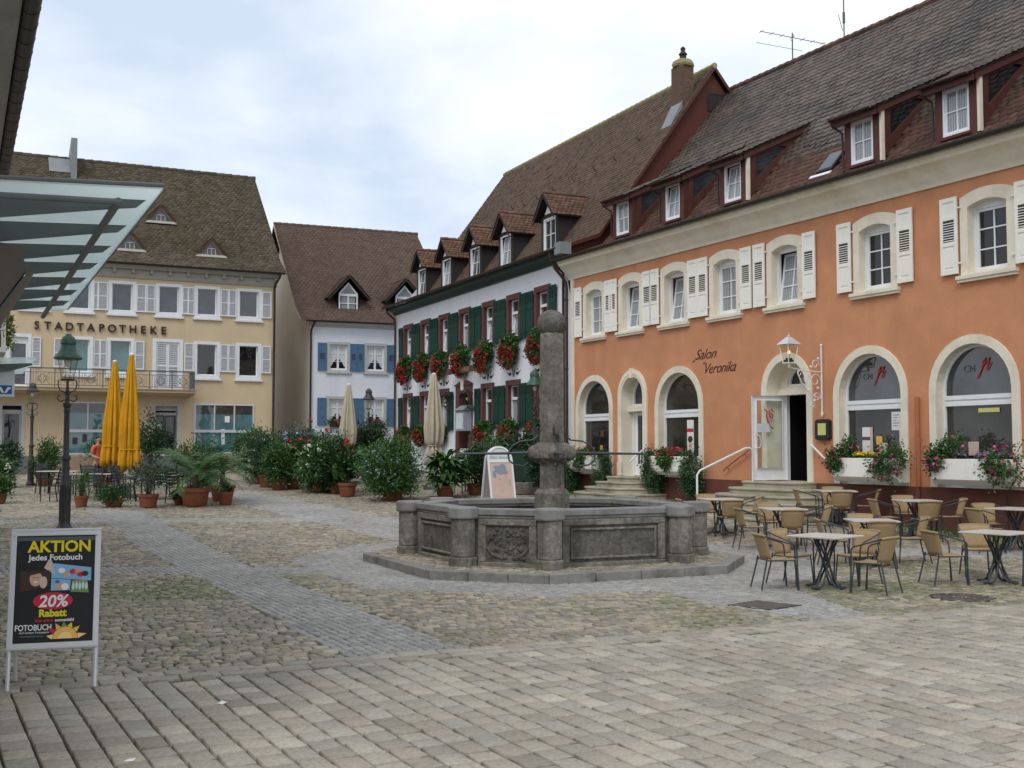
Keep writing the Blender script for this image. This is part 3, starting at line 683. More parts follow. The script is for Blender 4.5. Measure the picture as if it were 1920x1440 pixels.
def louvre_shutter(w, h, kind, m, parent, name='shutter', dark=None):
    """window shutter hung flat on the wall; origin at its lower left corner, front to -y"""
    b = MB()
    if kind == 'small':                     # panelled, one small group of slots, slightly arched panels
        b.box(0, w, -.02, 0, 0, h); fw = .07
        b.box(0, fw, -.036, -.0205, 0, h); b.box(w - fw, w, -.036, -.0205, 0, h)
        for z0, z1 in ((0, .1), (h * .37, h * .42), (h * .71, h * .76), (h - .09, h)): b.box(fw, w - fw, -.0355, -.0203, z0, z1)
        n = 8
        for i in range(n):
            z = h * .435 + (h * .26) * i / n; b.add([(fw, -.0205, z + .012), (w - fw, -.0205, z + .012), (w - fw, -.036, z), (fw, -.036, z), (fw, -.0205, z + .02), (w - fw, -.0205, z + .02), (w - fw, -.036, z + .01), (fw, -.036, z + .01)], [(0, 1, 2, 3), (7, 6, 5, 4), (3, 2, 6, 7), (0, 3, 7, 4), (1, 5, 6, 2)])
        b.box(fw + .04, w - fw - .04, -.03, -.0202, .15, h * .33)
    elif kind == 'full':                    # louvred from top to bottom
        fw = .055; b.ring(rect(0, w, 0, h), rect(fw, w - fw, fw, h - fw), -.04, 0, 0)
        b.box(fw, w - fw, -.0405, -.0085, h * .5 - .02, h * .5 + .02)
        o = b.build(name, m, parent); b = MB(); b.box(fw, w - fw, -.006, 0, fw, h - fw); n = int((h - .1) / .055)
        for i in range(n):
            z = fw + (h - 2 * fw) * i / n; b.add([(fw, -.01, z + .045), (w - fw, -.01, z + .045), (w - fw, -.034, z + .004), (fw, -.034, z + .004), (fw, -.0095, z + .05), (w - fw, -.0095, z + .05), (w - fw, -.034, z + .010), (fw, -.034, z + .010)], [(0, 1, 2, 3), (7, 6, 5, 4), (3, 2, 6, 7)])
        b.build('slats', M['slats'], o); return o
    elif kind == 'boards':                  # upright boards, louvres in the top quarter
        n = 4
        for i in range(n): b.box(w * i / n + .004, w * (i + 1) / n - .004, -.03, 0, 0, h * .74)
        b.box(0, w, -.025, 0, h * .741, h); b.box(0, .05, -.04, -.0255, h * .74, h); b.box(w - .05, w, -.04, -.0255, h * .74, h)
        for i in range(6): z = h * .76 + h * .23 * i / 6; b.box(.05, w - .05, -.044, -.0256, z, z + .022)
        b.box(.02, w - .02, -.042, -.031, h * .12, h * .17); b.box(.02, w - .02, -.042, -.031, h * .62, h * .67)
    else:                                   # 'panel': three plain panels, slots in the middle one
        b.box(0, w, -.022, 0, 0, h); fw = .07
        b.box(0, fw, -.036, -.0225, 0, h); b.box(w - fw, w, -.036, -.0225, 0, h)
        for z0, z1 in ((0, .09), (h * .34, h * .39), (h * .63, h * .68), (h - .09, h)): b.box(fw, w - fw, -.0355, -.0223, z0, z1)
        if kind == 'panel_slot':
            for i in range(5): z = h * .41 + h * .2 * i / 5; b.box(fw + .04, w - fw - .04, -.035, -.0224, z, z + .018)
    o = b.build(name, m, parent)
    if dark is not None:                    # the dark gaps behind the slots
        d = MB()
        if kind in ('small',): d.sheet(rect(.075, w - .075, h * .425, h * .705), [], -.0212)
        if kind == 'panel_slot': d.sheet(rect(.1, w - .1, h * .40, h * .615), [], -.0228)
        if d.v: d.build('slot', dark, o, fix=False)
    return o

# ================================================================== the orange house on the right
oa = math.atan2(OR_U[1], OR_U[0])
H = thing('orange_house', 'long orange rendered house with white shutters, arched shopfronts and five roof dormers', 'house', (OR_O[0], OR_O[1], 0), oa)
def on_or(u, d, z): return (OR_O[0] + OR_U[0] * u + OR_N[0] * d, OR_O[1] + OR_U[1] * u + OR_N[1] * d, z)
UW = [.78, 2.88, 5.12, 7.42, 9.79, 12.82, 15.88, 18.5]
ARCH = [(.30, 2.51, 1.2), (4.79, 7.08, 1.2), (12.10, 14.37, 1.2), (14.97, 17.23, 1.2)]
DOORS = [(2.84, 4.39), (9.53, 11.39)]
holes = [segarch(u + .02, u + 1.31, 5.58, 7.18, .13) for u in UW]
holes += [arch(a + .02, b - .02, z, 4.35 - (b - a) / 2 * .98, (b - a) / 2 * .98) for a, b, z in ARCH]
holes += [arch(2.86, 4.37, 1.19, 3.6, .78), arch(9.55, 11.37, 1.21, 3.48, .91)]
b = MB(); b.sheet(rect(0, 21, 0, 7.64), holes, 0)
b.pyz([(0, 0), (13.3, 0), (13.3, 8.1), (6.65, 14.6), (0, 8.1)], 20.9, 21); b.poly([(0, 13.3, 0), (0, 13.3, 8.0), (0, 0, 8.0), (0, 0, 0)])
b.build('wall', M['orange'], H, fix=False)
b = MB()
for x0, x1 in ((-.02, 2.84), (4.39, 9.53), (11.39, 21)): b.box(x0, x1, -.05, .02, -.2, 1.19)
for x0, x1 in ((2.84, 4.39), (9.53, 11.39)): b.box(x0, x1, -.05, .02, -.2, 1.17)
b.box(16.1, 16.9, -.075, -.0505, .55, 1.05)
b.build('plinth', M['plinth'], H)
b = MB(); b.box(0, .2, -.035, .03, 1.2, 7.62); b.build('corner_strip', M['cream'], H)
CO = [(.05, 7.58), (-.05, 7.58), (-.06, 7.66), (-.10, 7.70), (-.15, 7.80), (-.24, 7.92), (-.36, 8.0), (-.40, 8.02), (-.41, 8.1), (-.47, 8.12), (-.47, 8.19), (.05, 8.19)]
b = MB(); b.pyz(CO, -.12, 21); b.build('cornice', M['cream'], H, smooth=True)
b = MB(); gutter(b, -.35, 21, -.555, 8.24, .08); b.build('gutter', M['dark_metal'], H)
b = MB(); b.tube([(-.25, -.53, 8.18), (-.25, -.5, 8.0), (-.2, -.25, 7.72), (-.12, -.13, 7.5), (-.1, -.12, 7.3), (-.1, -.12, .55)], .055, 8)
for z in (6.9, 4.6, 2.4): b.tube([(-.1, -.12, z), (-.1, -.12, z + .05)], .068, 8)
b.build('downpipe', M['brown_metal'], H, smooth=True)
M['or_pipe'] = mat('orange_pipe_paint', (.42, .15, .075), .6, .12, 3)
b = MB(); b.tube([(14.68, -.07, 3.12), (14.68, -.07, 1.2)], .05, 8); b.build('vent_pipe', M['or_pipe'], H, smooth=True)
b = MB(); b.tube([(14.68, -.1, 1.195), (14.68, -.1, .2)], .05, 8); b.build('vent_pipe', M['plinth'], H, smooth=True)
# upper windows: stone surround, sill, sash, two shutters each
shp = None
for k, u in enumerate(UW):
    b = MB(); O_ = segarch(u, u + 1.33, 5.575, 7.20, .14); I_ = segarch(u + .19, u + 1.14, 5.62, 6.98, .11); b.ring(O_, I_, -.03, .01, .26); b.build('window_surround', M['cream'], H)
    b = MB(); b.box(u - .07, u + 1.40, -.12, .02, 5.50, 5.574); b.box(u - .05, u + 1.38, -.09, .02, 5.44, 5.498); b.build('sill', M['cream'], H)
    fo = segarch(u + .192, u + 1.138, 5.621, 6.98, .107); fi = [(u + .245, 5.675), (u + 1.085, 5.675)] + [(u + 1.085 - .84 * i / 8, 6.94) for i in range(9)]
    b = MB(); b.ring(fo, fi, .165, .25, .25); b.build('window_frame', M['white_fr'], H)
    tl = {1: R(7), 2: R(8), 4: R(8)}.get(k, 0); pn = M['pane_net'] if k in (0, 1, 2, 3, 4) else M['pane']
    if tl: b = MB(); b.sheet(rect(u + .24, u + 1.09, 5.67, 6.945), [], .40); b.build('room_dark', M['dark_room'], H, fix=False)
    sash(u + .247, u + 1.083, 5.68, 6.935, 2, 3, M['white_fr'], H, pn, y=.215, tilt=tl)
    if k == 0:
        sl = louvre_shutter(.44, 1.62, 'small', M['creamw'], H, dark=M['dark_metal'])
        b = MB(); [b.box(.44, .53, -.03, -.012, z, z + .03) for z in (.2, 1.36)]; b.build('hinge', M['creamw'], sl)
        sl.location = (u - .48, -.045, 5.64); shp = sl
    else: inst(shp, H, (u - .48, -.045, 5.64))
    s2 = inst(shp, H, (u + 1.81, -.045, 5.64), scale=(-1, 1, 1))
# ground floor arches
def arch_shop(a, c, z0, pane, low, k):
    hw = (c - a) / 2; zs = 4.35 - hw * .98; t = .19
    b = MB(); O_ = arch(a, c, z0, zs, hw * .98); I_ = arch(a + t, c - t, z0, zs, (hw - t) * .98); b.ring(O_, I_, -.035, .01, .27); b.build('arch_surround', M['cream'], H)
    F_ = arch(a + t + .003, c - t - .003, z0, zs, (hw - t - .003) * .98); G_ = arch(a + t + .06, c - t - .06, z0 + .06, zs, (hw - t - .06) * .98)
    b = MB(); b.ring(F_, G_, .18, .26, .26); b.box(a + t + .06, c - t - .06, .17, .25, 2.90, 2.975); b.box(a + t + .06, c - t - .06, .19, .25, 2.976, 3.03); b.box(a + t + .06, c - t - .06, .165, .25, 3.031, 3.12)
    fr = b.build('shop_window', M['white_fr'], H)
    xs, xe = a + t + .06, c - t - .06
    up = [(xe, 3.12)] + [p for p in G_[2:] if p[1] > 3.12] + [(xs, 3.12)]
    pane_poly(up, .22, pane, fr); pane_poly(rect(xs, xe, z0 + .06, 2.9), .225, low, fr)
    return fr
for k, (a, c, z) in enumerate(ARCH):
    fr = arch_shop(a, c, z, M['pane_shop'] if k < 2 else M['pane_b'], M['pane_shop'], k)
    if k >= 2:                                                      # red script and pale letters on the upper panes, notices lower down
        m = (a + c) / 2
        def q(*p): return [(m + .05 + x * .66, .2, 3.66 + (z - 3.66) * .66) for x, z in p]
        b = MB(); b.tube(q((-.12, 3.42), (-.02, 3.62), (.06, 3.86), (.16, 3.98), (.1, 3.82), (-.02, 3.6), (-.16, 3.36), (-.22, 3.36)), .012, 4)
        b.tube(q((.04, 3.72), (.2, 3.86), (.3, 3.98), (.22, 3.74), (.16, 3.6), (.22, 3.58), (.36, 3.82)), .010, 4); b.build('window_lettering', M['red_script'], fr)
        text_mesh('window_lettering', 'CN', M['steel'], fr, (m - .42, .205, 3.6), UPR, .2, .002)
for x0, x1, z0, z1, mm in ((13.68, 13.95, 2.42, 2.83, 'paper'), (13.9, 14.2, 1.80, 2.42, 'paper'), (12.78, 13.02, 2.28, 2.5, 'paper'), (12.78, 13.02, 1.9, 2.2, 'paper'), (13.025, 13.1, 1.9, 2.5, 'pink_print')):
    b = MB(); b.box(x0, x1, .205, .215, z0, z1); p = b.build('window_notice', M[mm], H)
    if mm == 'paper' and x0 > 13.5:
        b = MB(); [b.box(x0 + .04, x1 - .05 - .04 * (i % 3), .202, .2045, z1 - .08 - i * .06, z1 - .06 - i * .06) for i in range(int((z1 - z0) / .06) - 1)]; b.build('print', M['greyblue_print'], p)
b = MB(); b.box(6.05, 6.35, .20, .215, 1.75, 2.82); p = b.build('window_poster', M['paper'], H)
b = MB(); b.box(6.05, 6.35, .197, .1995, 2.48, 2.58); b.build('print', M['red_print'], p)
b = MB(); b.pxz([(6.2 + .09 * math.cos(a * PI / 8), 2.14 + .14 * math.sin(a * PI / 8)) for a in range(16)], .197, .1995); b.build('print', M['pink_print'], p)
b = MB(); b.pxz([(6.2 + .11 * math.cos(a * PI / 8), 2.28 + .09 * math.sin(a * PI / 8)) for a in range(16)], .194, .1965); b.build('print', M['hair_print'], p)
for i, (x, z, s, mm) in enumerate(((13.3, 2.2, .09, 'sun_print'), (13.42, 2.02, .12, 'grey_trim'), (1.55, 2.5, .10, 'warm_wood'), (1.5, 2.05, .07, 'sun_print'), (15.9, 2.02, .13, 'pink_print'), (16.3, 2.80, .26, 'menu_yellow'))):
    b = MB(); b.box(x - s, x + s, .2, .216, z - s * (.2 if i == 5 else 1.2), z + s * (.15 if i == 5 else 1)); b.build('shop_display', M[mm], H, bevel=.01)
# house door 1 (closed leaf standing ajar, fanlight above)
b = MB(); b.ring(arch(2.84, 4.39, 1.19, 3.6, .79), arch(3.05, 4.18, 1.19, 3.6, .58), -.05, .02, .5)
b.ring(arch(2.90, 4.33, 1.19, 3.6, .73), arch(2.98, 4.25, 1.19, 3.6, .65), -.065, -.045, -.045); b.box(3.54, 3.69, -.09, .02, 4.14, 4.43)
b.box(2.82, 3.05, -.07, .0, 1.19, 1.6); b.box(4.18, 4.41, -.07, .0, 1.19, 1.6); b.build('door_surround', M['cream'], H)
b = MB(); b.box(3.05, 4.18, .2, .46, 3.14, 3.3); b.build('transom', M['cream'], H)
b = MB(); O_ = arch(3.055, 4.175, 3.301, 3.6, .575); I_ = arch(3.13, 4.10, 3.37, 3.6, .5); b.ring(O_, I_, .36, .45, .45); f = b.build('fanlight', M['white_fr'], H); pane_poly(I_, .42, M['pane_b'], f)
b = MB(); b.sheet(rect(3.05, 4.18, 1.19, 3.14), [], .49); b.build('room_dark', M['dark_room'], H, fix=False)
b = MB(); b.box(3.05, 3.14, .36, .47, 1.2, 3.14); b.box(4.09, 4.18, .36, .47, 1.2, 3.14); b.build('door_frame', M['white_fr'], H)
b = MB(); b.ring(rect(0, .92, 0, 1.92), rect(.1, .82, .35, 1.82), -.03, .03, .03); b.box(.1, .82, -.02, .02, 0, .35); dl = b.build('door', M['white_fr'], H, loc=(3.15, .4, 1.2)); dl.rotation_euler = (0, 0, R(26)); pane_poly(rect(.1, .82, .35, 1.82), .0, M['pane_shop'], dl)
# salon door 2: deep arched recess, open glass door
b = MB(); b.ring(arch(9.53, 11.39, 1.2, 3.48, .92), arch(9.73, 11.19, 1.2, 3.48, .73), -.035, .01, .62); b.build('door_surround', M['cream'], H)
b = MB(); b.box(9.73, 11.19, .32, .6, 3.36, 3.5); b.build('transom', M['cream'], H)
b = MB(); O_ = arch(9.735, 11.185, 3.501, 3.51, .69); I_ = arch(10.02, 11.0, 3.57, 3.58, .47); b.ring(O_, I_, .40, .5, .5); b.build('fanlight_surround', M['cream'], H)
b = MB(); O2 = arch(10.022, 10.998, 3.572, 3.582, .468); I2 = arch(10.08, 10.94, 3.63, 3.64, .38); b.ring(O2, I2, .44, .52, .52); f = b.build('fanlight', M['white_fr'], H); pane_poly(I2, .5, M['pane_dark'], f)
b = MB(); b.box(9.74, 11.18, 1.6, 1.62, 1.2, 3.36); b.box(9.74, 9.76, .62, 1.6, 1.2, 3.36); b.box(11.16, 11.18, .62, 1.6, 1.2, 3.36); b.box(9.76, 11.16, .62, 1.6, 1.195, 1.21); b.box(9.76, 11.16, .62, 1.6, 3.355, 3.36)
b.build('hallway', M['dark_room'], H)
b = MB(); b.box(9.735, 9.86, .52, .615, 1.21, 3.36); b.box(11.10, 11.185, .52, .615, 1.21, 3.36); b.build('door_frame', M['white_fr'], H)
b = MB(); b.ring(rect(0, 1.02, 0, 2.12), rect(.13, .89, .3, 2.0), -.025, .025, .025); dr = b.build('door', M['white_fr'], H, loc=(9.87, .50, 1.225)); dr.rotation_euler = (0, 0, R(-97))
pane_poly(rect(.13, .89, .3, 2.0), 0, M['clear'], dr)
b = MB(); b.tube([(.92, -.03, 1.14), (.86, -.1, 1.1), (.83, -.11, .95), (.86, -.1, .82), (.95, -.03, .78)], .018, 6); b.tube([(.92, .03, 1.14), (.86, .1, 1.1), (.83, .11, .95), (.86, .1, .82), (.95, .03, .78)], .018, 6); b.build('handle', M['alu'], dr, smooth=True)
b = MB()
for sy in (-.004, .004): b.tube([(.38, sy, 1.72), (.44, sy, 1.78), (.52, sy, 1.74), (.5, sy, 1.6), (.42, sy, 1.56), (.4, sy, 1.64), (.47, sy, 1.68)], .014, 4); b.tube([(.66, sy, 1.78), (.58, sy, 1.72), (.6, sy, 1.6), (.5, sy, 1.36), (.4, sy, 1.28)], .016, 4)
b.build('door_lettering', M['red_script'], dr)
b = MB(); b.box(.5, .88, -.006, .006, 1.2, 1.42); b.build('door_notice', M['sign_board'], dr)
# lettering
text_mesh('wall_lettering', 'Salon', M['text_dark'], H, (6.70, -.005, 4.47), UPR, .40, .006, .5, space=.92, sx=1.18, bold=-.004)
text_mesh('wall_lettering', 'Veronika', M['text_dark'], H, (7.06, -.005, 4.06), UPR, .40, .006, .5, space=.92, sx=1.05, bold=-.004)
b = MB(); b.tube([(6.72, -.012, 4.47), (6.66, -.012, 4.42), (6.62, -.012, 4.44)], .009, 4); b.tube([(7.24, -.012, 4.355), (7.14, -.012, 4.37), (7.10, -.012, 4.33)], .009, 4); b.build('wall_lettering', M['text_dark'], H)
# steps
def round_steps(u0, u1, d0, n, ztop, rise, run, name):
    for k in range(n):
        a, c, d = u0 - run * k, u1 + run * k, d0 + run * k; rr = min(.45 + .25 * k, d - .05); pts = [(a, -.055), (c, -.055)]
        for (cx, cy, s) in ((c - rr, -(d - rr), 0), (a + rr, -(d - rr), 1)):
            for i in range(7):
                an = -PI / 2 * i / 6 + (0 if s == 0 else -PI / 2); pts.append((cx + rr * math.cos(an), cy + rr * math.sin(an)))
        z1 = ztop - rise * k; bb = MB(); bb.pxy(pts, z1 - .05, z1)
        c0 = ((a + c) / 2, 0); ins = [(c0[0] + (x - c0[0]) * .985, y + .03 if y < -.1 else y) for x, y in pts]; bb.pxy(ins, z1 - rise - .02, z1 - .0501)
        bb.build('step', M['step'], H, bevel=.012)
round_steps(2.75, 4.5, .62, 5, 1.185, .155, .31, 'a')
round_steps(9.3, 11.55, .75, 6, 1.205, .158, .31, 'b')
# rails
b = MB(); b.tube([(9.5, -2.05, .42), (9.5, -2.05, 1.36), (9.52, -1.98, 1.47), (9.72, -.72, 2.02), (9.75, -.6, 2.03), (9.76, -.52, 1.96), (9.76, -.52, 1.2)], .026, 8); b.build('handrail', M['rail'], H, smooth=True)
b = MB(); b.tube([(8.05, -.1, 1.42), (8.15, -.1, 1.5), (9.25, -.1, 2.05), (9.4, -.1, 2.05)], .022, 8)
for x, z in ((8.2, 1.52), (8.9, 1.88)): b.tube([(x, -.1, z), (x, -.02, z - .06)], .014, 6)
b.build('handrail', M['or_pipe'], H, smooth=True)
b = MB(); b.tube([(11.4, -.1, 2.1), (11.5, -.12, 2.06), (12.2, -.12, 1.55)], .024, 8); b.tube([(11.5, -.12, 2.06), (11.5, -.02, 2.0)], .014, 6); b.build('handrail', M['rail'], H, smooth=True)
b = MB(); b.tube([(4.4, -.1, 2.0), (4.45, -.14, 2.04), (4.55, -.4, 1.9), (4.75, -.9, 1.62)], .022, 8); b.tube([(4.45, -.14, 2.04), (4.42, -.02, 1.96)], .014, 6); b.tube([(4.6, -.4, 1.9), (4.6, -.4, 1.1)], .02, 6); b.build('handrail', M['rail'], H, smooth=True)
# ---- roof
KY, KZ = 1.2, 8.86; RY, RZ = 6.67, 14.92
ts = math.atan2(RZ - KZ, RY - KY); us = (0, math.cos(ts), math.sin(ts)); UL = math.hypot(RY - KY, RZ - KZ)
ks = math.atan2(KZ - 8.2, KY + .56); kd = (0, math.cos(ks), math.sin(ks)); KL = math.hypot(KY + .56, KZ - 8.2)
DU = [.80, 3.57, 6.45, 11.42, 14.26, 17.2]; DW = 1.14
b = MB(); b.poly([(0, -.5, 8.2), (21, -.5, 8.2), (21, KY, KZ - .012), (0, KY, KZ - .012)]); b.poly([(0, KY, KZ - .012), (21, KY, KZ - .012), (21, RY, RZ - .012), (0, RY, RZ - .012)]); b.poly([(0, RY, RZ - .012), (21, RY, RZ - .012), (21, 13.9, 8.0), (0, 13.9, 8.0)])
rf = b.build('roof', M['underlay'], H, fix=False)
tiles('roof_tiles', M['tile_low'], H, (0, -.56, 8.2), (1, 0, 0), kd, .02, 21, 0, KL + .05, .23, .2, seed=11)
def k_or(s, t):
    ok = np.ones(np.shape(s), bool)
    for u in DU: ok &= ~((s > u - .02) & (s < u + DW + .02) & (t < 3.2) & (t > -.1))
    ok &= ~((s > 10.15) & (s < 10.75) & (t > .25) & (t < 1.1)); return ok
tiles('roof_tiles', M['tile_or'], H, (0, KY, KZ), (1, 0, 0), us, .02, 21, 1.5, UL, .245, .235, keep=k_or, seed=12, lift=.04, rnd=.42, jit=.009)
tiles('roof_tiles', M['tile_low'], H, (0, KY, KZ), (1, 0, 0), us, .02, 21, .0, 1.6, .23, .2, keep=k_or, seed=13)
M['tile_back'] = M['tile_or']
b = MB()
for i in range(60): b.tube([(i * .35, RY, RZ + .02), (i * .35 + .37, RY, RZ + .035)], [.105, .12], 8)
b.build('ridge_tiles', M['tile_low'], H)
# dormers: shed roofed, red brown timber, glazed right cheek
SH = .47
for k, u in enumerate(DU):
    x0, x1 = u, u + DW; dz = lambda y: 10.16 + SH * (y - .95)
    b = MB(); b.ring(rect(x0, x1, 8.86, 10.2), rect(x0 + .2, x1 - .2, 8.98, 10.06), 1.13, 1.3, 1.26)
    b.box(x0 + .16, x1 - .16, 1.08, 1.13, 8.90, 8.95); b.box(x0, x0 + .1, 1.3, 3.4, 8.7, 10.1) if False else None
    d = b.build('dormer', M['redwood'], H)
    b = MB(); b.poly([(x0, 1.2, 8.86), (x0, 1.2, 10.2), (x0, 3.5, dz(3.5)), ]); b.build('cheek', M['redwood'], d, fix=False)
    # right cheek: frame and glass
    mz = lambda y: KZ + (y - KY) * math.tan(ts)
    O_ = [(1.30, mz(1.30) + .02), (1.30, dz(1.30) - .04), (3.45, dz(3.45) - .04), (3.45, mz(3.45) + .02)]
    c = ((O_[0][0] + O_[2][0]) / 2, 9.9); I_ = [(1.48, mz(1.48) + .34), (1.48, dz(1.48) - .24), (2.35, dz(2.35) - .24), (2.62, mz(2.62) + .16)]
    b = MB(); vs = [(x1, a, q) for a, q in O_] + [(x1 + .03, a, q) for a, q in I_] + [(x1 + .03, a, q) for a, q in O_] + [(x1 - .06, a, q) for a, q in I_]
    fs = []
    for i in range(4): j = (i + 1) % 4; fs += [(8 + i, 8 + j, 4 + j, 4 + i), (i, j, 8 + j, 8 + i), (4 + i, 4 + j, 12 + j, 12 + i)]
    b.add(vs, fs); b.pyz([(1.0, dz(1.0) - .17), (3.75, dz(3.75) - .17), (3.75, dz(3.75) - .005), (1.0, dz(1.0) - .005)], x1 + .03, x1 + .10); ch = b.build('cheek', M['redwood'], d)
    b = MB(); b.poly([(x1 - .03, a, q) for a, q in I_]); b.build('pane', M['pane_b'] if k < 3 else M['pane_dark'], ch, fix=False)
    if k >= 2: b = MB(); b.box(x1 - .0, x1 + .075, 1.14, 1.24, 8.9, 10.12); b.build('corner_post', M['cream'], d)
    b = MB(); b.pyz([(.85, dz(.85)), (3.9, dz(3.9)), (3.9, dz(3.9) + .035), (.85, dz(.85) + .035)], x0 - .22, x1 + .13); b.build('dormer_roof', M['underlay'], d)
    ol = math.atan(SH); tiles('roof_tiles', M['tile_or'], d, (0, .82, dz(.82) + .036), (1, 0, 0), (0, math.cos(ol), math.sin(ol)), x0 - .24, x1 + .16, 0, 3.35, .235, .22, seed=20 + k, lift=.035, rnd=.42)
    b = MB(); b.box(x0 - .2, x1 + .1, .9, .96, 9.98, 10.13); b.build('fascia', M['redwood'], d)
    b = MB(); gutter(b, x0 - .2, x1 + .05, .80, 10.16, .05); b.tube([(x0 - .14, .8, 10.12), (x0 - .14, .85, 10.0), (x0 - .06, 1.1, 9.85), (x0 - .05, 1.12, 9.0)], .028, 6); b.build('gutter', M['brown_metal'], d)
    fixed_frame(x0 + .2, x1 - .2, 8.98, 10.06, M['white_fr'], d, 1.17, .05)
    tl = R(7) if k in (1, 2) else 0
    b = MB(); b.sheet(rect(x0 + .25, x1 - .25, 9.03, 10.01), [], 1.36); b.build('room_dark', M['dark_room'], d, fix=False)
    sash(x0 + .25, x1 - .25, 9.03, 10.01, 2, 2, M['white_fr'], d, M['pane_net'], y=1.2, tilt=tl, fw=.045)
# skylight
b = MB(); T0 = Vector((10.2, KY + math.cos(ts) * .3, KZ + math.sin(ts) * .3)); up_ = Vector(us); nr_ = Vector((0, -math.sin(ts), math.cos(ts)))
def slab(b, x0, x1, t0, t1, h0, h1):
    P = [Vector((x, KY, KZ)) + up_ * t + nr_ * h for h in (h0, h1) for x, t in ((x0, t0), (x1, t0), (x1, t1), (x0, t1))]
    b.add(P, [(0, 3, 2, 1), (4, 5, 6, 7), (0, 1, 5, 4), (1, 2, 6, 5), (2, 3, 7, 6), (3, 0, 4, 7)])
slab(b, 10.15, 10.72, .3, 1.08, -.02, .09); sk = b.build('skylight', M['dark_metal'], H)
b = MB(); slab(b, 10.2, 10.67, .36, 1.02, .092, .10); b.build('pane', M['pane_apo'], sk)
b = MB(); slab(b, 9.98, 10.75, .14, .24, .03, .06); b.build('flashing', M['white_fr'], sk)
# ================================================================== the white inn with green shutters
IO = np.array([1.960, 37.991]); IU = np.array([.42173, -.90672]); IN_ = np.array([-.90672, -.42173])
def on_inn(u, d, z): return (IO[0] + IU[0] * u + IN_[0] * d, IO[1] + IU[1] * u + IN_[1] * d, z)
ia = math.atan2(IU[1], IU[0])
I = thing('inn', 'white inn with dark green shutters, red sandstone window frames and five gabled dormers', 'inn', (IO[0], IO[1], 0), ia)
UX = [-16.51, -14.26, -12.03, -9.76, -7.38, -5.08, -2.71]; LX = [-16.53, -14.30, -12.06, -7.46, -5.12, -2.75]
holes = [rect(u + .02, u + 1.22, 5.97, 7.68) for u in UX] + [rect(u + .02, u + 1.22, 2.82, 4.51) for u in LX] + [segarch(-9.97, -8.35, 1.3, 4.45, .2)]
b = MB(); b.sheet(rect(-17.6, 0, 0, 8.4), holes, 0); b.poly([(-17.6, 0, 0), (-17.6, 11.4, 0), (-17.6, 11.4, 8.4), (-17.6, 5.7, 15.3), (-17.6, 0, 8.4)])
b.build('wall', M['white_wall'], I, fix=False)
b = MB(); b.poly([(0.02, 0, 7), (0.02, 11.4, 7), (0.02, 11.4, 8.4), (0.02, 5.73, 15.5), (0.02, 1.0, 9.15), (0.02, -.35, 8.65)]); b.build('gable', M['gable_red'], I, fix=False)
b = MB(); b.ring(rect(5.5, 6.25, 14.05, 14.72), rect(5.58, 6.17, 14.13, 14.64), 0, 0, .1)
b2 = MB(); b2.add([(.03 + (p[1] if False else 0) + .02, p[0], p[2]) for p in b.v], b.f); b2.build('gable_window', M['dark_metal'], I)
b = MB(); b.box(.03, .05, 5.55, 6.2, 14.1, 14.68); b.build('gable_window', M['grey_board'], I)
b = MB(); b.pyz([(.02, 8.30), (-.10, 8.32), (-.16, 8.42), (-.30, 8.48), (-.42, 8.5), (-.44, 8.62), (.02, 8.62)], -17.75, .02); b.build('eave_moulding', M['green_eave'], I)
b = MB(); gutter(b, -17.95, .1, -.56, 8.68, .085); b.build('gutter', M['brown_metal'], I)
b = MB(); b.tube([(-.45, -.55, 8.62), (-.45, -.55, 8.4), (-.38, -.3, 8.1), (-.35, -.1, 7.9), (-.35, -.09, .7)], .05, 8); b.build('downpipe', M['brown_metal'], I, smooth=True)
b = MB(); b.tube([(-17.5, -.55, 8.62), (-17.5, -.5, 8.4), (-17.48, -.15, 8.1), (-17.47, -.1, 7.9), (-17.47, -.1, 1.2)], .05, 8); b.build('downpipe', M['brown_metal'], I, smooth=True)
b = MB(); b.box(-17.62, 0, -.03, .02, .2, 2.02); b.build('plinth', M['white_wall'], I)
def inn_window(u, z0, z1, k):
    x0, x1 = u, u + 1.24
    b = MB(); b.ring(rect(x0, x1, z0, z1), rect(x0 + .2, x1 - .2, z0 + .14, z1 - .2), -.05, .01, .22); b.build('window_surround', M['redstone'], I)
    xa, xb, za, zb = x0 + .2, x1 - .2, z0 + .14, z1 - .2; zt = za + (zb - za) * .66
    b = MB(); b.ring(rect(xa + .002, xb - .002, za, zb), rect(xa + .06, xb - .06, za + .05, zb - .05), .10, .2, .2); b.box(xa + .06, xb - .06, .085, .19, zt - .05, zt + .05); fr = b.build('window', M['white_fr'], I)
    pane_poly(rect(xa + .06, xb - .06, zt + .05, zb - .05), .15, M['pane_b'], fr)
    if k in (0, 1, 2, 4, 5, 7):                                  # lower light tilted open
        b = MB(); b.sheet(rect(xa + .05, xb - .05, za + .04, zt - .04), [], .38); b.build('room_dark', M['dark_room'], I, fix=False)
        sash(xa + .065, xb - .065, za + .055, zt - .055, 1, 1, M['white_fr'], I, M['pane_net'], y=.14, tilt=R(8), fw=.05)
    else: pane_poly(rect(xa + .06, xb - .06, za + .05, zt - .05), .155, M['pane_net'] if k % 2 else M['pane_b'], fr)
sh = None
for k, u in enumerate(UX):
    inn_window(u, 5.95, 7.71, k)
    for s in (0, 1):
        loc = ((u - .53) if s == 0 else (u + 1.25), -.06, 5.97)
        if sh is None: sh = louvre_shutter(.52, 1.65, 'boards', M['green_sh'], I); sh.location = loc
        else: inst(sh, I, loc)
for k, u in enumerate(LX):
    inn_window(u, 2.80, 4.54, k + 7)
    for s in (0, 1): inst(sh, I, ((u - .53) if s == 0 else (u + 1.25), -.06, 2.78), scale=(1, 1, .965))
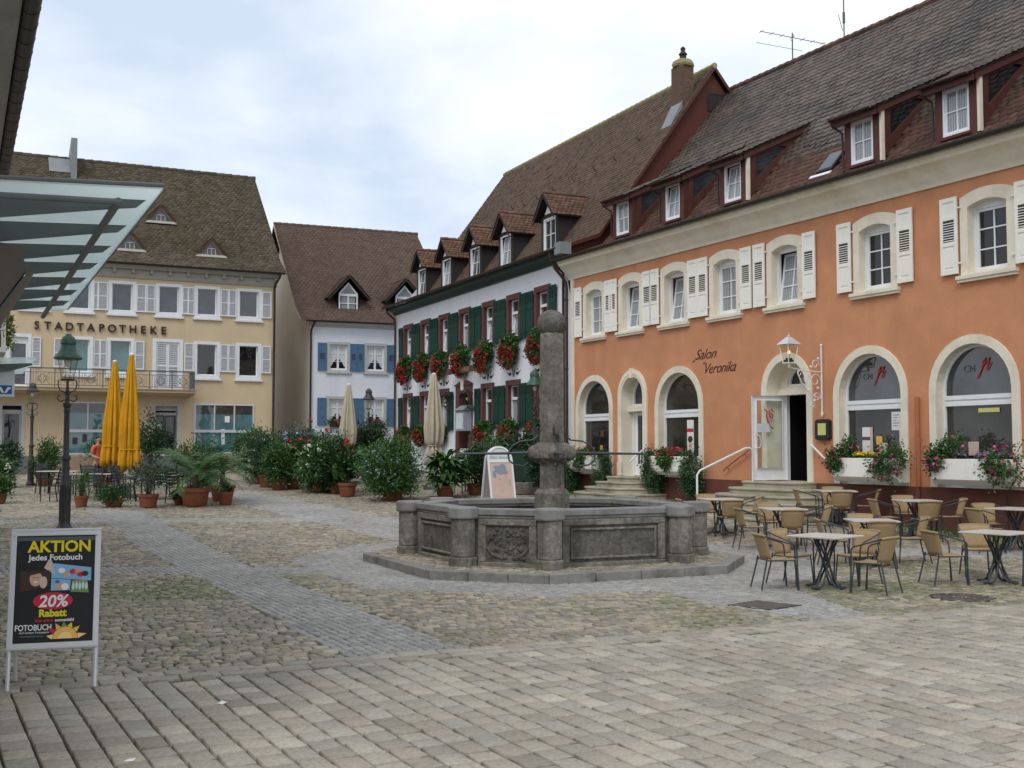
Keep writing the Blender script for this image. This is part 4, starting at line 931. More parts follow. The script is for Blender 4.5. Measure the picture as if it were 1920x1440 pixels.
for i, u in enumerate([-16, -13.7, -11.45, -6.85, -4.5, -2.15]):
    b = MB()
    for s in (-1, 1):
        b.pxz([(u + s * .2, 4.74), (u + s * .36, 4.70), (u + s * .62, 4.88), (u + s * .42, 4.8), (u + s * .22, 4.82)], -.012, .0)
        b.pxz([(u + s * .02, 4.66), (u + s * .05, 4.66), (u + s * .12, 4.92 + .1 * (s < 0)), (u + s * .05, 4.9)], -.012, .0)
    b.build('wall_ornament', M['grey_board'], I)
# doorway
b = MB(); O_ = segarch(-9.98, -8.34, 1.3, 4.62, .16); I_ = segarch(-9.62, -8.66, 1.3, 4.12, .2); b.ring(O_, I_, -.08, .01, .5); b.box(-10.02, -8.30, -.12, 0, 4.56, 4.63); b.build('door_surround', M['redstone'], I)
b = MB(); b.pxz([(-9.26, 4.36), (-9.06, 4.36), (-9.02, 4.8), (-9.16, 4.86), (-9.3, 4.8)], -.16, -.0805); b.build('keystone', M['cream'], I, bevel=.02)
b = MB(); b.box(-9.66, -8.6, .4, .45, 1.3, 4.4); d = b.build('door', M['warm_wood'], I)
b = MB(); [b.box(x, x + .32, .38, .3995, z, z + .8) for x in (-9.55, -9.05) for z in (1.5, 2.45)]; b.build('door_panel', M['redstone'], d)
# board under the two middle flower boxes
b = MB(); b.box(-10.25, -6.5, -.36, -.32, 5.04, 5.28); sg = b.build('name_board', M['warm_wood'], I)
b = MB(); [b.box(x, x + .04, -.32, 0, 5.1, 5.14) for x in (-10.1, -8.4, -6.7)]; b.build('bracket', M['black_iron'], sg)
text_mesh('name_lettering', 'GASTHAUS', M['apo_plinth'], sg, (-9.35, -.365, 5.075), UPR, .25, .004, space=1.25)
# roof
KY2, KZ2, RY2, RZ2 = 1.0, 9.22, 5.73, 15.66
ts2 = math.atan2(RZ2 - KZ2, RY2 - KY2); us2 = (0, math.cos(ts2), math.sin(ts2)); UL2 = math.hypot(RY2 - KY2, RZ2 - KZ2)
b = MB(); X0, X1 = -17.85, .2
b.poly([(X0, -.5, 8.66), (X1, -.5, 8.66), (X1, KY2, KZ2 - .012), (X0, KY2, KZ2 - .012)]); b.poly([(X0, KY2, KZ2 - .012), (X1, KY2, KZ2 - .012), (X1, RY2, RZ2 - .012), (X0, RY2, RZ2 - .012)])
b.poly([(X0, RY2, RZ2 - .012), (X1, RY2, RZ2 - .012), (X1, 11.9, 8.4), (X0, 11.9, 8.4)])
b.poly([(X0, -.5, 8.60), (X1, -.5, 8.60), (X1, KY2, KZ2 - .1), (X0, KY2, KZ2 - .1)]); b.build('roof', M['underlay'], I, fix=False)
kd2 = (0, KY2 + .58, KZ2 - 8.64); KL2 = math.hypot(KY2 + .58, KZ2 - 8.64)
tiles('roof_tiles', M['tile_inn'], I, (0, -.58, 8.64), (1, 0, 0), kd2, X0, X1, 0, KL2 + .05, .19, .165, seed=31)
DI = [-17.42, -14.27, -11.04, -7.95, -4.10]; DIW = 1.26
def k_in(s, t):
    ok = np.ones(np.shape(s), bool)
    for u in DI: ok &= ~((s > u - .03) & (s < u + DIW + .03) & (t < 1.75))
    return ok
tiles('roof_tiles', M['tile_inn'], I, (0, KY2, KZ2), (1, 0, 0), us2, X0, X1, .0, UL2, .19, .165, keep=k_in, seed=32)
b = MB()
for i in range(48): b.tube([(X0 + i * .376, RY2, RZ2 + .0), (X0 + i * .376 + .39, RY2, RZ2 + .012)], [.095, .11], 8)
b.build('ridge_tiles', M['moss_cap'], I)
b = MB(); b.poly([(X1, -.58, 8.56), (X1, KY2, KZ2 - .1), (X1, RY2, RZ2 - .14), (X1, RY2, RZ2 + .03), (X1, KY2, KZ2 + .04), (X1, -.58, 8.68)])
b.poly([(X1, RY2, RZ2 - .14), (X1, 11.9, 8.3), (X1, 11.9, 8.45), (X1, RY2, RZ2 + .03)]); b.build('verge', M['redwood'], I, fix=False)
b = MB(); b.box(.0, .42, -.62, -.2, 8.42, 8.82); b.build('eave_cap', M['lead'], I)
# small snow hooks scattered on the slope
b = MB(); rg = random.Random(5)
for (s, t) in [(-13, 4.2), (-11.8, 4.1), (-10.5, 4.0), (-9.2, 4.0), (-7.8, 4.1), (-6.2, 4.2), (-4.6, 4.3), (-3.0, 4.3), (-2.0, 5.0), (-14.5, 2.6), (-12.5, 2.7)]:
    y, z = KY2 + t * math.cos(ts2), KZ2 + t * math.sin(ts2); b.tube([(s, y, z + .03), (s, y - .12, z + .1), (s, y - .14, z + .2)], .02, 4)
b.build('snow_hooks', M['dark_metal'], I)
# chimney
b = MB(); b.box(-.66, -.06, 4.45, 5.0, 13.2, 15.62); ch = b.build('chimney', M['brick'], I)
b = MB(); b.M = Matrix.Translation((-.35, 4.75, 15.62)) @ Matrix.Rotation(PI / 8, 4, 'Z'); b.lathe([(.38, 0), (.41, .08), (.37, .2), (.26, .27), (.1, .29)], 8); b.build('cap', M['moss_cap'], ch)
b = MB(); b.lathe([(.12, 0), (.13, .12), (.1, .14), (.16, .2), (.1, .28), (.07, .34), (.1, .4), (.04, .48)], 10, (-.35, 4.75), 15.9); b.build('chimney_pot', M['dark_metal'], ch)
b = MB(); rz_ = lambda y: KZ2 + (y - KY2) * math.tan(ts2) + .06; b.pyz([(4.0, rz_(4.0)), (4.49, rz_(4.49)), (4.49, rz_(4.49) + .3)], -.68, -.02); b.build('flashing', M['lead'], ch)
# gabled dormers
def gable_dormer(bld, x0, w, y0, z0, zw, zap, zrdg, ov, front_ov, roofy, mats, tseed, eave_drop, tw=.19):
    x1, xm = x0 + w, x0 + w / 2; (mc, mf, mt) = mats
    b = MB(); b.poly([(x0, y0, z0), (x0, y0, zw), (x0, roofy(zw), zw), ]); b.poly([(x1, y0, z0), (x1, y0, zw), (x1, roofy(zw), zw)])
    b.box(x0 - .03, x0 + .14, y0 - .04, y0 + .05, z0, zw); b.box(x1 - .14, x1 + .03, y0 - .04, y0 + .05, z0, zw); b.box(x0 + .14, x1 - .14, y0 - .04, y0 + .05, zw - .1, zw + .02); b.box(x0 + .14, x1 - .14, y0 - .06, y0 + .05, z0 - .06, z0 + .04)
    d = b.build('dormer', mc, bld, fix=False)
    sl = (zrdg - zw + eave_drop) / (w / 2 + ov)
    for s in (-1, 1):
        ex = xm + s * (w / 2 + ov); ez = zw - eave_drop
        b = MB(); yb = roofy(zrdg) + .1; yb2 = roofy(ez)
        b.add([(ex, y0 - front_ov, ez), (xm, y0 - front_ov, zrdg), (xm, yb, zrdg), (ex, yb2, ez), (ex, y0 - front_ov, ez - .05), (xm, y0 - front_ov, zrdg - .05), (xm, yb, zrdg - .05), (ex, yb2, ez - .05)], [(0, 1, 2, 3), (4, 7, 6, 5), (0, 4, 5, 1), (0, 3, 7, 4)])
        b.build('dormer_roof', M['underlay'], d)
        L_ = math.hypot(w / 2 + ov, zrdg - ez); td = (-s * (w / 2 + ov), 0, zrdg - ez)
        def kp(S, T, ez=ez, L_=L_): return S < (np.vectorize(roofy)(ez + (zrdg - ez) * np.clip(T / L_, 0, 1)) + .02)
        tiles('roof_tiles', mt, d, (ex + s * .03, 0, ez - .02), (0, 1, 0), td, y0 - front_ov - .03, yb, 0, L_ + .03, tw, .16, keep=kp, seed=tseed + s)
    b = MB(); n = int((yb - y0 + front_ov) / .35) + 1
    for i in range(n): b.tube([(xm, y0 - front_ov - .03 + i * .35, zrdg + .0), (xm, y0 - front_ov + .33 + i * .35, zrdg + .012)], [.075, .09], 7)
    b.build('ridge_tiles', mt, d)
    for s in (-1, 1):
        ex = xm + s * (w / 2 + ov); ez = zw - eave_drop; b = MB()
        b.add([(ex, y0 - front_ov - .01, ez - .14), (xm, y0 - front_ov - .01, zrdg - .16), (xm, y0 - front_ov - .01, zrdg - .03), (ex, y0 - front_ov - .01, ez - .02), (ex, y0 - front_ov + .03, ez - .14), (xm, y0 - front_ov + .03, zrdg - .16), (xm, y0 - front_ov + .03, zrdg - .03), (ex, y0 - front_ov + .03, ez - .02)],
              [(0, 1, 2, 3), (4, 7, 6, 5), (0, 4, 5, 1), (3, 2, 6, 7), (0, 3, 7, 4)]); b.build('bargeboard', mc, d)
    return d
ry_in = lambda z: KY2 + (z - KZ2) / math.tan(ts2) if z > KZ2 else KY2 - (KZ2 - z) / .37
for k, u in enumerate(DI):
    d = gable_dormer(I, u, DIW, KY2, 9.18, 10.56, 11.1, 11.36, .2, .3, ry_in, (M['grey_board'], None, M['tile_dorm']), 40 + 3 * k, .12)
    b = MB(); b.pxz([(u + .22, 10.62), (u + DIW - .22, 10.62), (u + DIW / 2, 11.12)], KY2 - .03, KY2 + .05); b.build('gable_board', M['white_fr'], d)
    b = MB(); b.sheet(rect(u + .14, u + DIW - .14, 9.2, 10.5), [], KY2 + .2); b.build('room_dark', M['dark_room'], d, fix=False)
    fixed_frame(u + .14, u + DIW - .14, 9.22, 10.46, M['white_fr'], d, KY2 + .0, .05)
    tl = R(6) if k != 4 else 0
    sash(u + .195, u + DIW - .195, 9.28, 10.40, 2, 2, M['white_fr'], d, M['pane_net'] if k % 2 else M['pane_b'], y=KY2 + .03, fw=.045, tilt=tl)
    b = MB(); b.box(u - .05, u + DIW + .05, KY2 - .3, KY2 + .0, 9.0, 9.14); b.build('flashing', M['lead'], d)

# ================================================================== the white house with blue shutters
WO = np.array([-9.721, 55.0]); WA = math.atan2(.38398, .92334); WU = np.array([.92334, .38398]); WN = np.array([.38398, -.92334])
def on_wh(u, d, z): return (WO[0] + WU[0] * u + WN[0] * d, WO[1] + WU[1] * u + WN[1] * d, z)
B = thing('blue_shutter_house', 'white house with blue shutters and a steep brown roof between the pharmacy and the inn', 'house', (WO[0], WO[1], 0), WA)
WW = [(.81, 5.76, 7.2), (2.67, 5.76, 7.2), (.81, 3.10, 4.56), (2.67, 3.10, 4.56), (5.2, 5.76, 7.2), (5.2, 3.1, 4.56)]
b = MB(); b.sheet(rect(0, 7.4, 0, 8.0), [rect(u + .02, u + 1.15, a, c - .02) for u, a, c in WW], 0); b.build('wall', M['white_wall'], B, fix=False)
b = MB(); b.poly([(0, 0, 0), (0, 13.4, 0), (0, 13.4, 8.0), (0, 6.7, 13.9), (0, 0, 8.0)]); b.poly([(7.4, 0, 0), (7.4, 13.4, 0), (7.4, 13.4, 8.0), (7.4, 6.7, 13.9), (7.4, 0, 8.0)]); b.build('side_wall', M['beige_wall'], B, fix=False)
b = MB(); b.pyz([(.02, 7.9), (-.1, 7.92), (-.14, 8.0), (-.3, 8.02), (-.3, 8.12), (.02, 8.12)], -.05, 7.4); b.build('eave_moulding', M['grey_trim'], B)
b = MB(); gutter(b, -.3, 7.5, -.42, 8.18, .07); b.build('gutter', M['dark_metal'], B)
b = MB(); b.tube([(.12, -.42, 8.1), (.1, -.3, 7.95), (.03, -.12, 7.75), (.02, -.1, 7.5), (.02, -.1, 1.2)], .05, 8); b.build('downpipe', M['dark_metal'], B, smooth=True)
bs = None
M['curtain'] = mat('white_curtain', (.62, .64, .64), .9, .08, 8)
for k, (u, a, c) in enumerate(WW):
    x0, x1 = u, u + 1.17
    b = MB(); b.ring(rect(x0, x1, a - .02, c), rect(x0 + .13, x1 - .13, a + .07, c - .13), -.03, .01, .16); b.build('window_surround', M['grey_trim'], B)
    b = MB(); b.box(x0 - .04, x1 + .04, -.1, .02, a - .1, a - .021); b.build('sill', M['grey_trim'], B)
    fixed_frame(x0 + .132, x1 - .132, a + .07, c - .132, M['white_fr'], B, .11, .04)
    for s in (0, 1):
        xa = x0 + .175 + s * .415; w = sash(xa, xa + .405, a + .112, c - .175, 1, 3, M['white_fr'], B, M['pane'], y=.13, fw=.045, mw=.022)
        h = c - a - .29; q = [(.05, h * .98), (.35, h * .98), (.35, h * .45), (.19, h * .3), (.08, h * .12), (.05, h * .12)] if s == 0 else [(.355, h * .98), (.055, h * .98), (.055, h * .45), (.21, h * .3), (.32, h * .12), (.355, h * .12)]
        if k < 4: b = MB(); b.sheet(q, [], .0035); b.build('curtain', M['curtain'], w, fix=False)
    kind = 'panel_slot' if a > 5 else 'panel'
    for s in (0, 1):
        loc = ((x0 - .44) if s == 0 else (x1 - .02), -.045, a + .03)
        if (kind, s) == ('panel_slot', 0) and bs is None: bs = louvre_shutter(.44, 1.34, kind, M['blue_sh'], B, dark=M['dark_metal']); bs.location = loc
        elif a > 5: inst(bs, B, loc)
        elif k == 2 and s == 0: bp_ = louvre_shutter(.44, 1.34, 'panel', M['blue_sh'], B); bp_.location = loc
        else: inst(bp_, B, loc)
KY3, KZ3, RY3, RZ3 = .9, 8.95, 6.7, 14.08
ts3 = math.atan2(RZ3 - KZ3, RY3 - KY3); us3 = (0, math.cos(ts3), math.sin(ts3)); UL3 = math.hypot(RY3 - KY3, RZ3 - KZ3); X0, X1 = -.55, 7.5
b = MB(); b.poly([(X0, -.42, 8.14), (X1, -.42, 8.14), (X1, KY3, KZ3 - .012), (X0, KY3, KZ3 - .012)]); b.poly([(X0, KY3, KZ3 - .012), (X1, KY3, KZ3 - .012), (X1, RY3, RZ3 - .012), (X0, RY3, RZ3 - .012)]); b.poly([(X0, RY3, RZ3 - .012), (X1, RY3, RZ3 - .012), (X1, 13.9, 8.0), (X0, 13.9, 8.0)])
b.build('roof', M['underlay'], B, fix=False)
b = MB(); b.poly([(X0, -.46, 8.06), (X0, KY3, KZ3 - .12), (X0, RY3, RZ3 - .14), (X0, RY3, RZ3 + .03), (X0, KY3, KZ3 + .03), (X0, -.46, 8.18)]); b.poly([(X0, RY3, RZ3 - .14), (X0, 13.9, 7.9), (X0, 13.9, 8.05), (X0, RY3, RZ3 + .03)]); b.build('verge', M['beige_wall'], B, fix=False)
tiles('roof_tiles', M['tile_wh'], B, (0, -.46, 8.13), (1, 0, 0), (0, KY3 + .46, KZ3 - 8.13), X0, X1, 0, math.hypot(KY3 + .46, KZ3 - 8.13) + .05, .2, .17, seed=51)
DWH = [(1.59, 1.0), (4.51, 1.0)]
def k_wh(s, t):
    ok = np.ones(np.shape(s), bool)
    for u, w in DWH: ok &= ~((s > u) & (s < u + w) & (t < 1.2))
    return ok
tiles('roof_tiles', M['tile_wh'], B, (0, KY3, KZ3), (1, 0, 0), us3, X0, X1, 0, UL3, .2, .17, keep=k_wh, seed=52)
b = MB()
for i in range(21): b.tube([(X0 + i * .385, RY3, RZ3), (X0 + i * .385 + .4, RY3, RZ3 + .012)], [.09, .105], 7)
b.build('ridge_tiles', M['tile_wh'], B)
ry_wh = lambda z: KY3 + (z - KZ3) / math.tan(ts3) if z > KZ3 else KY3
for k, (u, w) in enumerate(DWH):
    d = gable_dormer(B, u, w, KY3 + .05, 8.8, 9.68, 10.3, 10.62, .55, .35, ry_wh, (M['grey_board'], None, M['tile_wh']), 60 + 4 * k, .22)
    P5 = [(u + .02, 8.8), (u + w - .02, 8.8), (u + w - .02, 9.72), (u + w / 2, 10.28), (u + .02, 9.72)]; c = (u + w / 2, 9.4)
    def ins(P, f): return [(c[0] + (x - c[0]) * f, c[1] + (z - c[1]) * f) for x, z in P]
    b = MB(); b.ring(P5, ins(P5, .86), KY3 - .02, KY3 + .06, KY3 + .06); b.box(u + .08, u + w - .08, KY3 - .015, KY3 + .05, 9.58, 9.7); b.box(u + w / 2 - .03, u + w / 2 + .03, KY3 - .012, KY3 + .05, 8.88, 9.58); b.box(u + .08, u + w - .08, KY3 - .008, KY3 + .05, 9.2, 9.235); f = b.build('dormer_window', M['white_fr'], d)
    pane_poly(ins(P5, .87), KY3 + .03, M['pane_net'], f)
# ================================================================== the pharmacy
M['bracket'] = mat('brown_grey_steel', (.13, .105, .085), .5, .1, 3)
AO = np.array([-20.986, 48.0]); AU = np.array([.89808, .43983]); AN = np.array([.43983, -.89808]); AA = math.atan2(AU[1], AU[0])
def on_ap(u, d, z): return (AO[0] + AU[0] * u + AN[0] * d, AO[1] + AU[1] * u + AN[1] * d, z)
A = thing('pharmacy', 'ochre pharmacy with white louvred shutters, a long balcony and a mossy steep roof', 'pharmacy', (AO[0], AO[1], 0), AA)
W2 = [-1.55, .23, 2.02, 3.78, 5.77, 7.45, 9.34]; W1 = [(2.05, 1.15, 5.16), (3.76, 1.15, 5.16), (7.46, 1.17, 5.16), (9.35, 1.16, 5.16)]
holes = [rect(u + .02, u + 1.14, 7.90, 9.33) for u in W2] + [rect(u + .02, u + w - .02, z + .02, 6.82) for u, w, z in W1] + [rect(-.22, .72, 4.66, 6.84), rect(5.72, 6.96, 4.66, 6.84)]
holes += [rect(7.55, 10.2, 1.82, 4.0), rect(2.13, 4.9, 1.78, 4.0), rect(5.77, 6.9, 1.7, 4.0), rect(-.4, .52, 1.7, 3.9)]
b = MB(); b.sheet(rect(-9, 11.15, 0, 10.0), holes, 0); b.poly([(11.15, 0, 0), (11.15, 12, 0), (11.15, 12, 10), (11.15, 6, 15.7), (11.15, 0, 10)]); b.build('wall', M['apo_wall'], A, fix=False)
b = MB()
for x0, x1 in ((-9, -.42), (.54, 5.75), (6.92, 11.18)): b.box(x0, x1, -.04, .02, .6, 1.69)
b.build('plinth', M['apo_plinth'], A)
b = MB(); b.box(-9, 11.2, -.05, .02, 9.5, 9.58); b.box(-9, 11.2, -.03, .02, 9.581, 9.9); b.pyz([(.02, 9.9), (-.2, 9.9), (-.26, 9.98), (-.42, 10.0), (-.42, 10.07), (.02, 10.07)], -9, 11.3)
for i in range(26): x = -8.7 + i * .79; b.box(x, x + .12, -.18, -.0305, 9.72, 9.899)
for i in range(150): x = -3.9 + i * .1; b.box(x, x + .05, -.08, -.0505, 9.53, 9.575)
b.build('frieze', M['frieze'], A)
b = MB(); gutter(b, -9, 11.45, -.5, 10.12, .085); b.build('gutter', M['dark_metal'], A)
b = MB(); b.tube([(11.25, -.5, 10.05), (11.22, -.45, 9.9), (11.1, -.15, 9.6), (11.08, -.1, 9.4), (11.08, -.1, 1.2)], .055, 8); b.build('downpipe', M['brown_metal'], A, smooth=True)
def apo_window(u, w, z0, z1, pane=None, blind=False):
    b = MB(); b.ring(rect(u, u + w, z0, z1), rect(u + .15, u + w - .15, z0 + .16, z1 - .13), -.035, .01, .2); b.box(u - .06, u + w + .06, -.1, .0, z0 - .07, z0 + .02); b.build('window_surround', M['white_sh'], A)
    b = MB(); b.ring(rect(u + .152, u + w - .152, z0 + .162, z1 - .132), rect(u + .2, u + w - .2, z0 + .21, z1 - .16), .12, .19, .19)
    if blind: b.box(u + .2, u + w - .2, .13, .16, z0 + .5, z1 - .16)
    f = b.build('window', M['white_fr'], A); pane_poly(rect(u + .2, u + w - .2, z0 + .21, z1 - .16), .17, pane or M['pane_apo'], f)
for k, u in enumerate(W2): apo_window(u, 1.16, 7.88, 9.35, M['pane_apo'])
for k, (u, w, z) in enumerate(W1): apo_window(u, w, z, 6.84, M['pane_dark'] if k >= 2 else M['pane_teal'], False)
b = MB(); b.ring(rect(-.24, .74, 4.62, 6.86), rect(-.1, .6, 4.66, 6.72), -.035, .01, .2); b.build('window_surround', M['white_sh'], A)
b = MB(); b.ring(rect(-.098, .598, 4.66, 6.718), rect(-.03, .53, 4.75, 6.45), .1, .18, .18); f = b.build('window', M['white_fr'], A); pane_poly(rect(-.03, .53, 4.75, 6.45), .15, M['pane_apo'], f)
b = MB(); b.ring(rect(5.68, 7.0, 4.58, 6.88), rect(5.84, 6.84, 4.62, 6.74), -.035, .01, .1); b.build('door_surround', M['white_sh'], A)
fs = louvre_shutter(.43, 1.24, 'full', M['white_sh'], A); fs.location = (3.34, -.03, 8.02)
for x, w in ((-1.98, .42), (-.38, .42), (.05, .2), (1.37, .38), (1.6, .4), (3.18, .16), (4.94, .43), (5.38, .38), (6.93, .25), (7.18, .26), (8.62, .36), (8.98, .35), (10.5, .45)): inst(fs, A, (x, -.03, 8.02), scale=(w / .43, 1, 1))
for x, w in ((.76, .35), (1.61, .42), (3.22, .26), (3.48, .28), (4.92, .41), (7.04, .42), (8.64, .35), (9.0, .34), (10.52, .43)): inst(fs, A, (x, -.03, 5.48), scale=(w / .43, 1, 1.02))
for x in (5.85, 6.345): inst(fs, A, (x, .06, 4.64), scale=(.49 / .43, 1, 1.69))
# lettering over the balcony
for i, chx in enumerate('STADTAPOTHEKE'): text_mesh('wall_lettering', chx, M['text_dark'], A, (.92 + i * .434, -.06, 7.09), UPR, .47, .03, align='CENTER', bold=.006)
# balcony
b = MB(); b.pyz([(0, 4.34), (-.35, 4.34), (-1.1, 4.42), (-1.2, 4.44), (-1.2, 4.54), (0, 4.54)], -9, 7.36); bal = b.build('balcony', M['apo_wall'], A)
b = MB(); b.box(-9, 7.4, -1.26, 0, 4.541, 4.58); b.build('slab_edge', M['apo_plinth'], bal)
b = MB(); y = -1.16
b.box(-9, 7.32, y - .025, y + .025, 5.34, 5.39); b.box(-9, 7.32, y - .015, y + .015, 5.18, 5.205); b.box(-9, 7.32, y - .015, y + .015, 4.66, 4.69)
for i in range(18): x = 7.3 - i * .95; b.box(x - .02, x + .02, y - .02, y + .02, 4.58, 5.34)
b.box(7.28, 7.32, y, 0, 5.34, 5.39); b.box(7.285, 7.315, y, 0, 4.66, 4.69)
for i in range(9): b.box(7.29, 7.31, y + .12 * i + .1, y + .12 * i + .12, 4.69, 5.34)
b.build('railing', M['steel'], bal)
b = MB(); pw = .95
for xx in (.12, .22, .73, .83): b.box(xx - .008, xx + .008, -.008, .008, .11, .62)
for cx, cz in ((.35, .36), (.6, .36)):
    for sgn in (-1, 1): b.tube([(cx - .1, 0, cz + sgn * .22), (cx, 0, cz), (cx + .1, 0, cz + sgn * .22)], .011, 4)
    b.tube([(cx + .09 * math.cos(a * PI / 5), 0, cz + .09 * math.sin(a * PI / 5)) for a in range(10)], .01, 4, closed=True)
b.tube([(.475 + .16 * math.cos(a * PI / 6), 0, .36 + .16 * math.sin(a * PI / 6)) for a in range(12)], .011, 4, closed=True)
pn = b.build('railing_panel', M['steel'], bal, loc=(6.35, -1.16, 4.58))
for i in range(1, 12): inst(pn, bal, (6.35 - .95 * i, -1.16, 4.58))
# shopfront
def shopfront(x0, x1, z0, z1):
    b = MB(); b.ring(rect(x0, x1, z0, z1), rect(x0 + .07, x1 - .07, z0 + .07, z1 - .06), -.03, .1, .1); n = 3; zm = z0 + (z1 - z0) * .45
    b.box(x0 + .07, x1 - .07, -.02, .09, zm - .06, zm + .06)
    for i in range(1, n): x = x0 + (x1 - x0) * i / n; b.box(x - .03, x + .03, -.015, .09, zm + .06, z1 - .06)
    f = b.build('shop_window', M['alu'], A); zs = zm + (z1 - zm) * .62
    pane_poly(rect(x0 + .07, x1 - .07, z0 + .07, zs), .05, M['pane_teal'], f); pane_poly(rect(x0 + .07, x1 - .07, zs, z1 - .06), .05, M['pane_b'], f)
    return f
shopfront(7.53, 10.22, 1.80, 4.03); shopfront(2.1, 4.92, 1.76, 4.03)
for x, z, w, h, c in ((8.75, 2.2, .16, .7, 'sign_board'), (9.8, 2.1, .06, .5, 'shirt_b'), (8.9, 3.2, .22, .28, 'umb_white'), (3.65, 2.05, .5, .55, 'umb_white'), (2.45, 2.2, .2, .3, 'shirt_b'), (2.85, 2.3, .18, .35, 'shirt_b')):
    b = MB(); b.box(x, x + w, .02, .045, z, z + h); b.build('shop_display', M[c], A, bevel=.01)
b = MB(); b.box(3.75, 4.05, .01, .0195, 2.12, 2.5); b.build('shop_display', M['bank_blue'], A)
b = MB(); b.ring(rect(5.75, 6.92, 1.7, 4.02), rect(5.86, 6.8, 1.78, 3.9), -.02, .02, .55); b.box(5.86, 6.8, .3, .5, 3.5, 3.62); b.box(5.86, 6.8, .32, .5, 3.7, 3.9); b.build('door_surround', M['grey_trim'], A)
b = MB()
for x in (5.87, 6.34): b.ring(rect(x, x + .46, 1.79, 3.5), rect(x + .06, x + .40, 1.95, 3.42), .4, .46, .46)
dd = b.build('door', M['steel'], A); pane_poly(rect(5.9, 6.78, 1.9, 3.45), .44, M['pane_dark'], dd)
b = MB(); b.pxz([(6.1 + .13 * math.cos(a * PI / 6), 2.95 + .24 * math.sin(a * PI / 6)) for a in range(12)], .385, .395); b.box(5.97, 6.25, .385, .395, 2.4, 2.6); b.build('door_notice', M['paper'], dd)
b = MB(); b.ring(rect(-.42, .54, 1.7, 3.92), rect(-.32, .42, 1.78, 3.82), -.02, .02, .3); b.box(-.32, .42, .2, .3, 3.55, 3.65); b.box(-.32, .42, .18, .28, 1.78, 2.0); b.build('door_surround', M['grey_trim'], A)
b = MB(); b.ring(rect(-.32, .42, 2.0, 3.55), rect(-.24, .34, 2.08, 3.48), .2, .26, .26); dd = b.build('door', M['grey_trim'], A); pane_poly(rect(-.24, .34, 2.08, 3.48), .24, M['pane_dark'], dd)
M['slate'] = mat('grey_step_stone', (.15, .15, .155), .85, .15, 3)
for x0, x1, n in ((5.4, 7.3, 4), (-.7, .8, 4)):
    for k in range(n): b = MB(); b.box(x0 - .15 * k, x1 + .15 * k, -.5 - .3 * k, 0 if k == 0 else -.501 - .3 * (k - 1), .8, 1.7 - .17 * k); b.build('step', M['slate'], A)
b = MB()
for s, x in ((-1, 5.3), (1, 7.4)):
    b.tube([(x, -.1, 2.72), (x + s * .1, -.5, 2.7), (x + s * .5, -1.1, 2.25), (x + s * .55, -1.5, 1.95)], .022, 6)
    for i in range(6): yy = -.3 - i * .22; b.tube([(x + s * (.05 + .1 * i), yy, 1.2), (x + s * (.05 + .1 * i), yy, 2.62 - .11 * i)], .012, 4)
b.build('handrail', M['black_iron'], A)
b = MB(); b.sheet(rect(5.77, 6.9, 1.7, 4.0), [], .56); b.sheet(rect(-.4, .52, 1.7, 3.9), [], .31); b.build('room_dark', M['dark_room'], A, fix=False)
# roof
KY4, KZ4, RY4, RZ4 = .7, 10.88, 6.0, 15.92
ts4 = math.atan2(RZ4 - KZ4, RY4 - KY4); us4 = (0, math.cos(ts4), math.sin(ts4)); UL4 = math.hypot(RY4 - KY4, RZ4 - KZ4); X0, X1 = -9, 11.52
b = MB(); b.poly([(X0, -.5, 10.1), (X1, -.5, 10.1), (X1, KY4, KZ4 - .012), (X0, KY4, KZ4 - .012)]); b.poly([(X0, KY4, KZ4 - .012), (X1, KY4, KZ4 - .012), (X1, RY4, RZ4 - .012), (X0, RY4, RZ4 - .012)]); b.poly([(X0, RY4, RZ4 - .012), (X1, RY4, RZ4 - .012), (X1, 12.6, 10), (X0, 12.6, 10)]); b.build('roof', M['underlay'], A, fix=False)
tiles('roof_tiles', M['tile_apo'], A, (0, -.56, 10.09), (1, 0, 0), (0, KY4 + .56, KZ4 - 10.09), X0, X1, 0, math.hypot(KY4 + .56, KZ4 - 10.09) + .05, .2, .17, seed=71, jit=.012)
TD = [(5.65, 2.35, 1.32), (4.05, .55, 1.32), (7.62, .55, 1.34)]      # u, y of the front, width
def k_ap(s, t):
    ok = ~((s > 2.5) & (s < 2.85) & (t > 4.0))
    for u, y, w in TD:
        t0 = (y - KY4) / math.cos(ts4); f = (t - t0) / 1.1
        ok &= ~((t > t0 - .05) & (f < 1) & (np.abs(s - u - w / 2) < w / 2 * (1 - f)))
    return ok
tiles('roof_tiles', M['tile_apo'], A, (0, KY4, KZ4), (1, 0, 0), us4, X0, X1, 0, UL4, .2, .17, keep=k_ap, seed=72, jit=.012)
b = MB()
for i in range(52): b.tube([(X0 + i * .395, RY4, RZ4 + random.Random(i).uniform(-.015, .015)), (X0 + i * .395 + .41, RY4, RZ4 + .012)], [.1, .115], 7)
b.build('ridge_tiles', M['tile_apo'], A)
b = MB(); b.poly([(X1, -.56, 10.0), (X1, KY4, KZ4 - .14), (X1, RY4, RZ4 - .16), (X1, RY4, RZ4 + .03), (X1, KY4, KZ4 + .03), (X1, -.56, 10.13)]); b.build('verge', M['frieze'], A, fix=False)
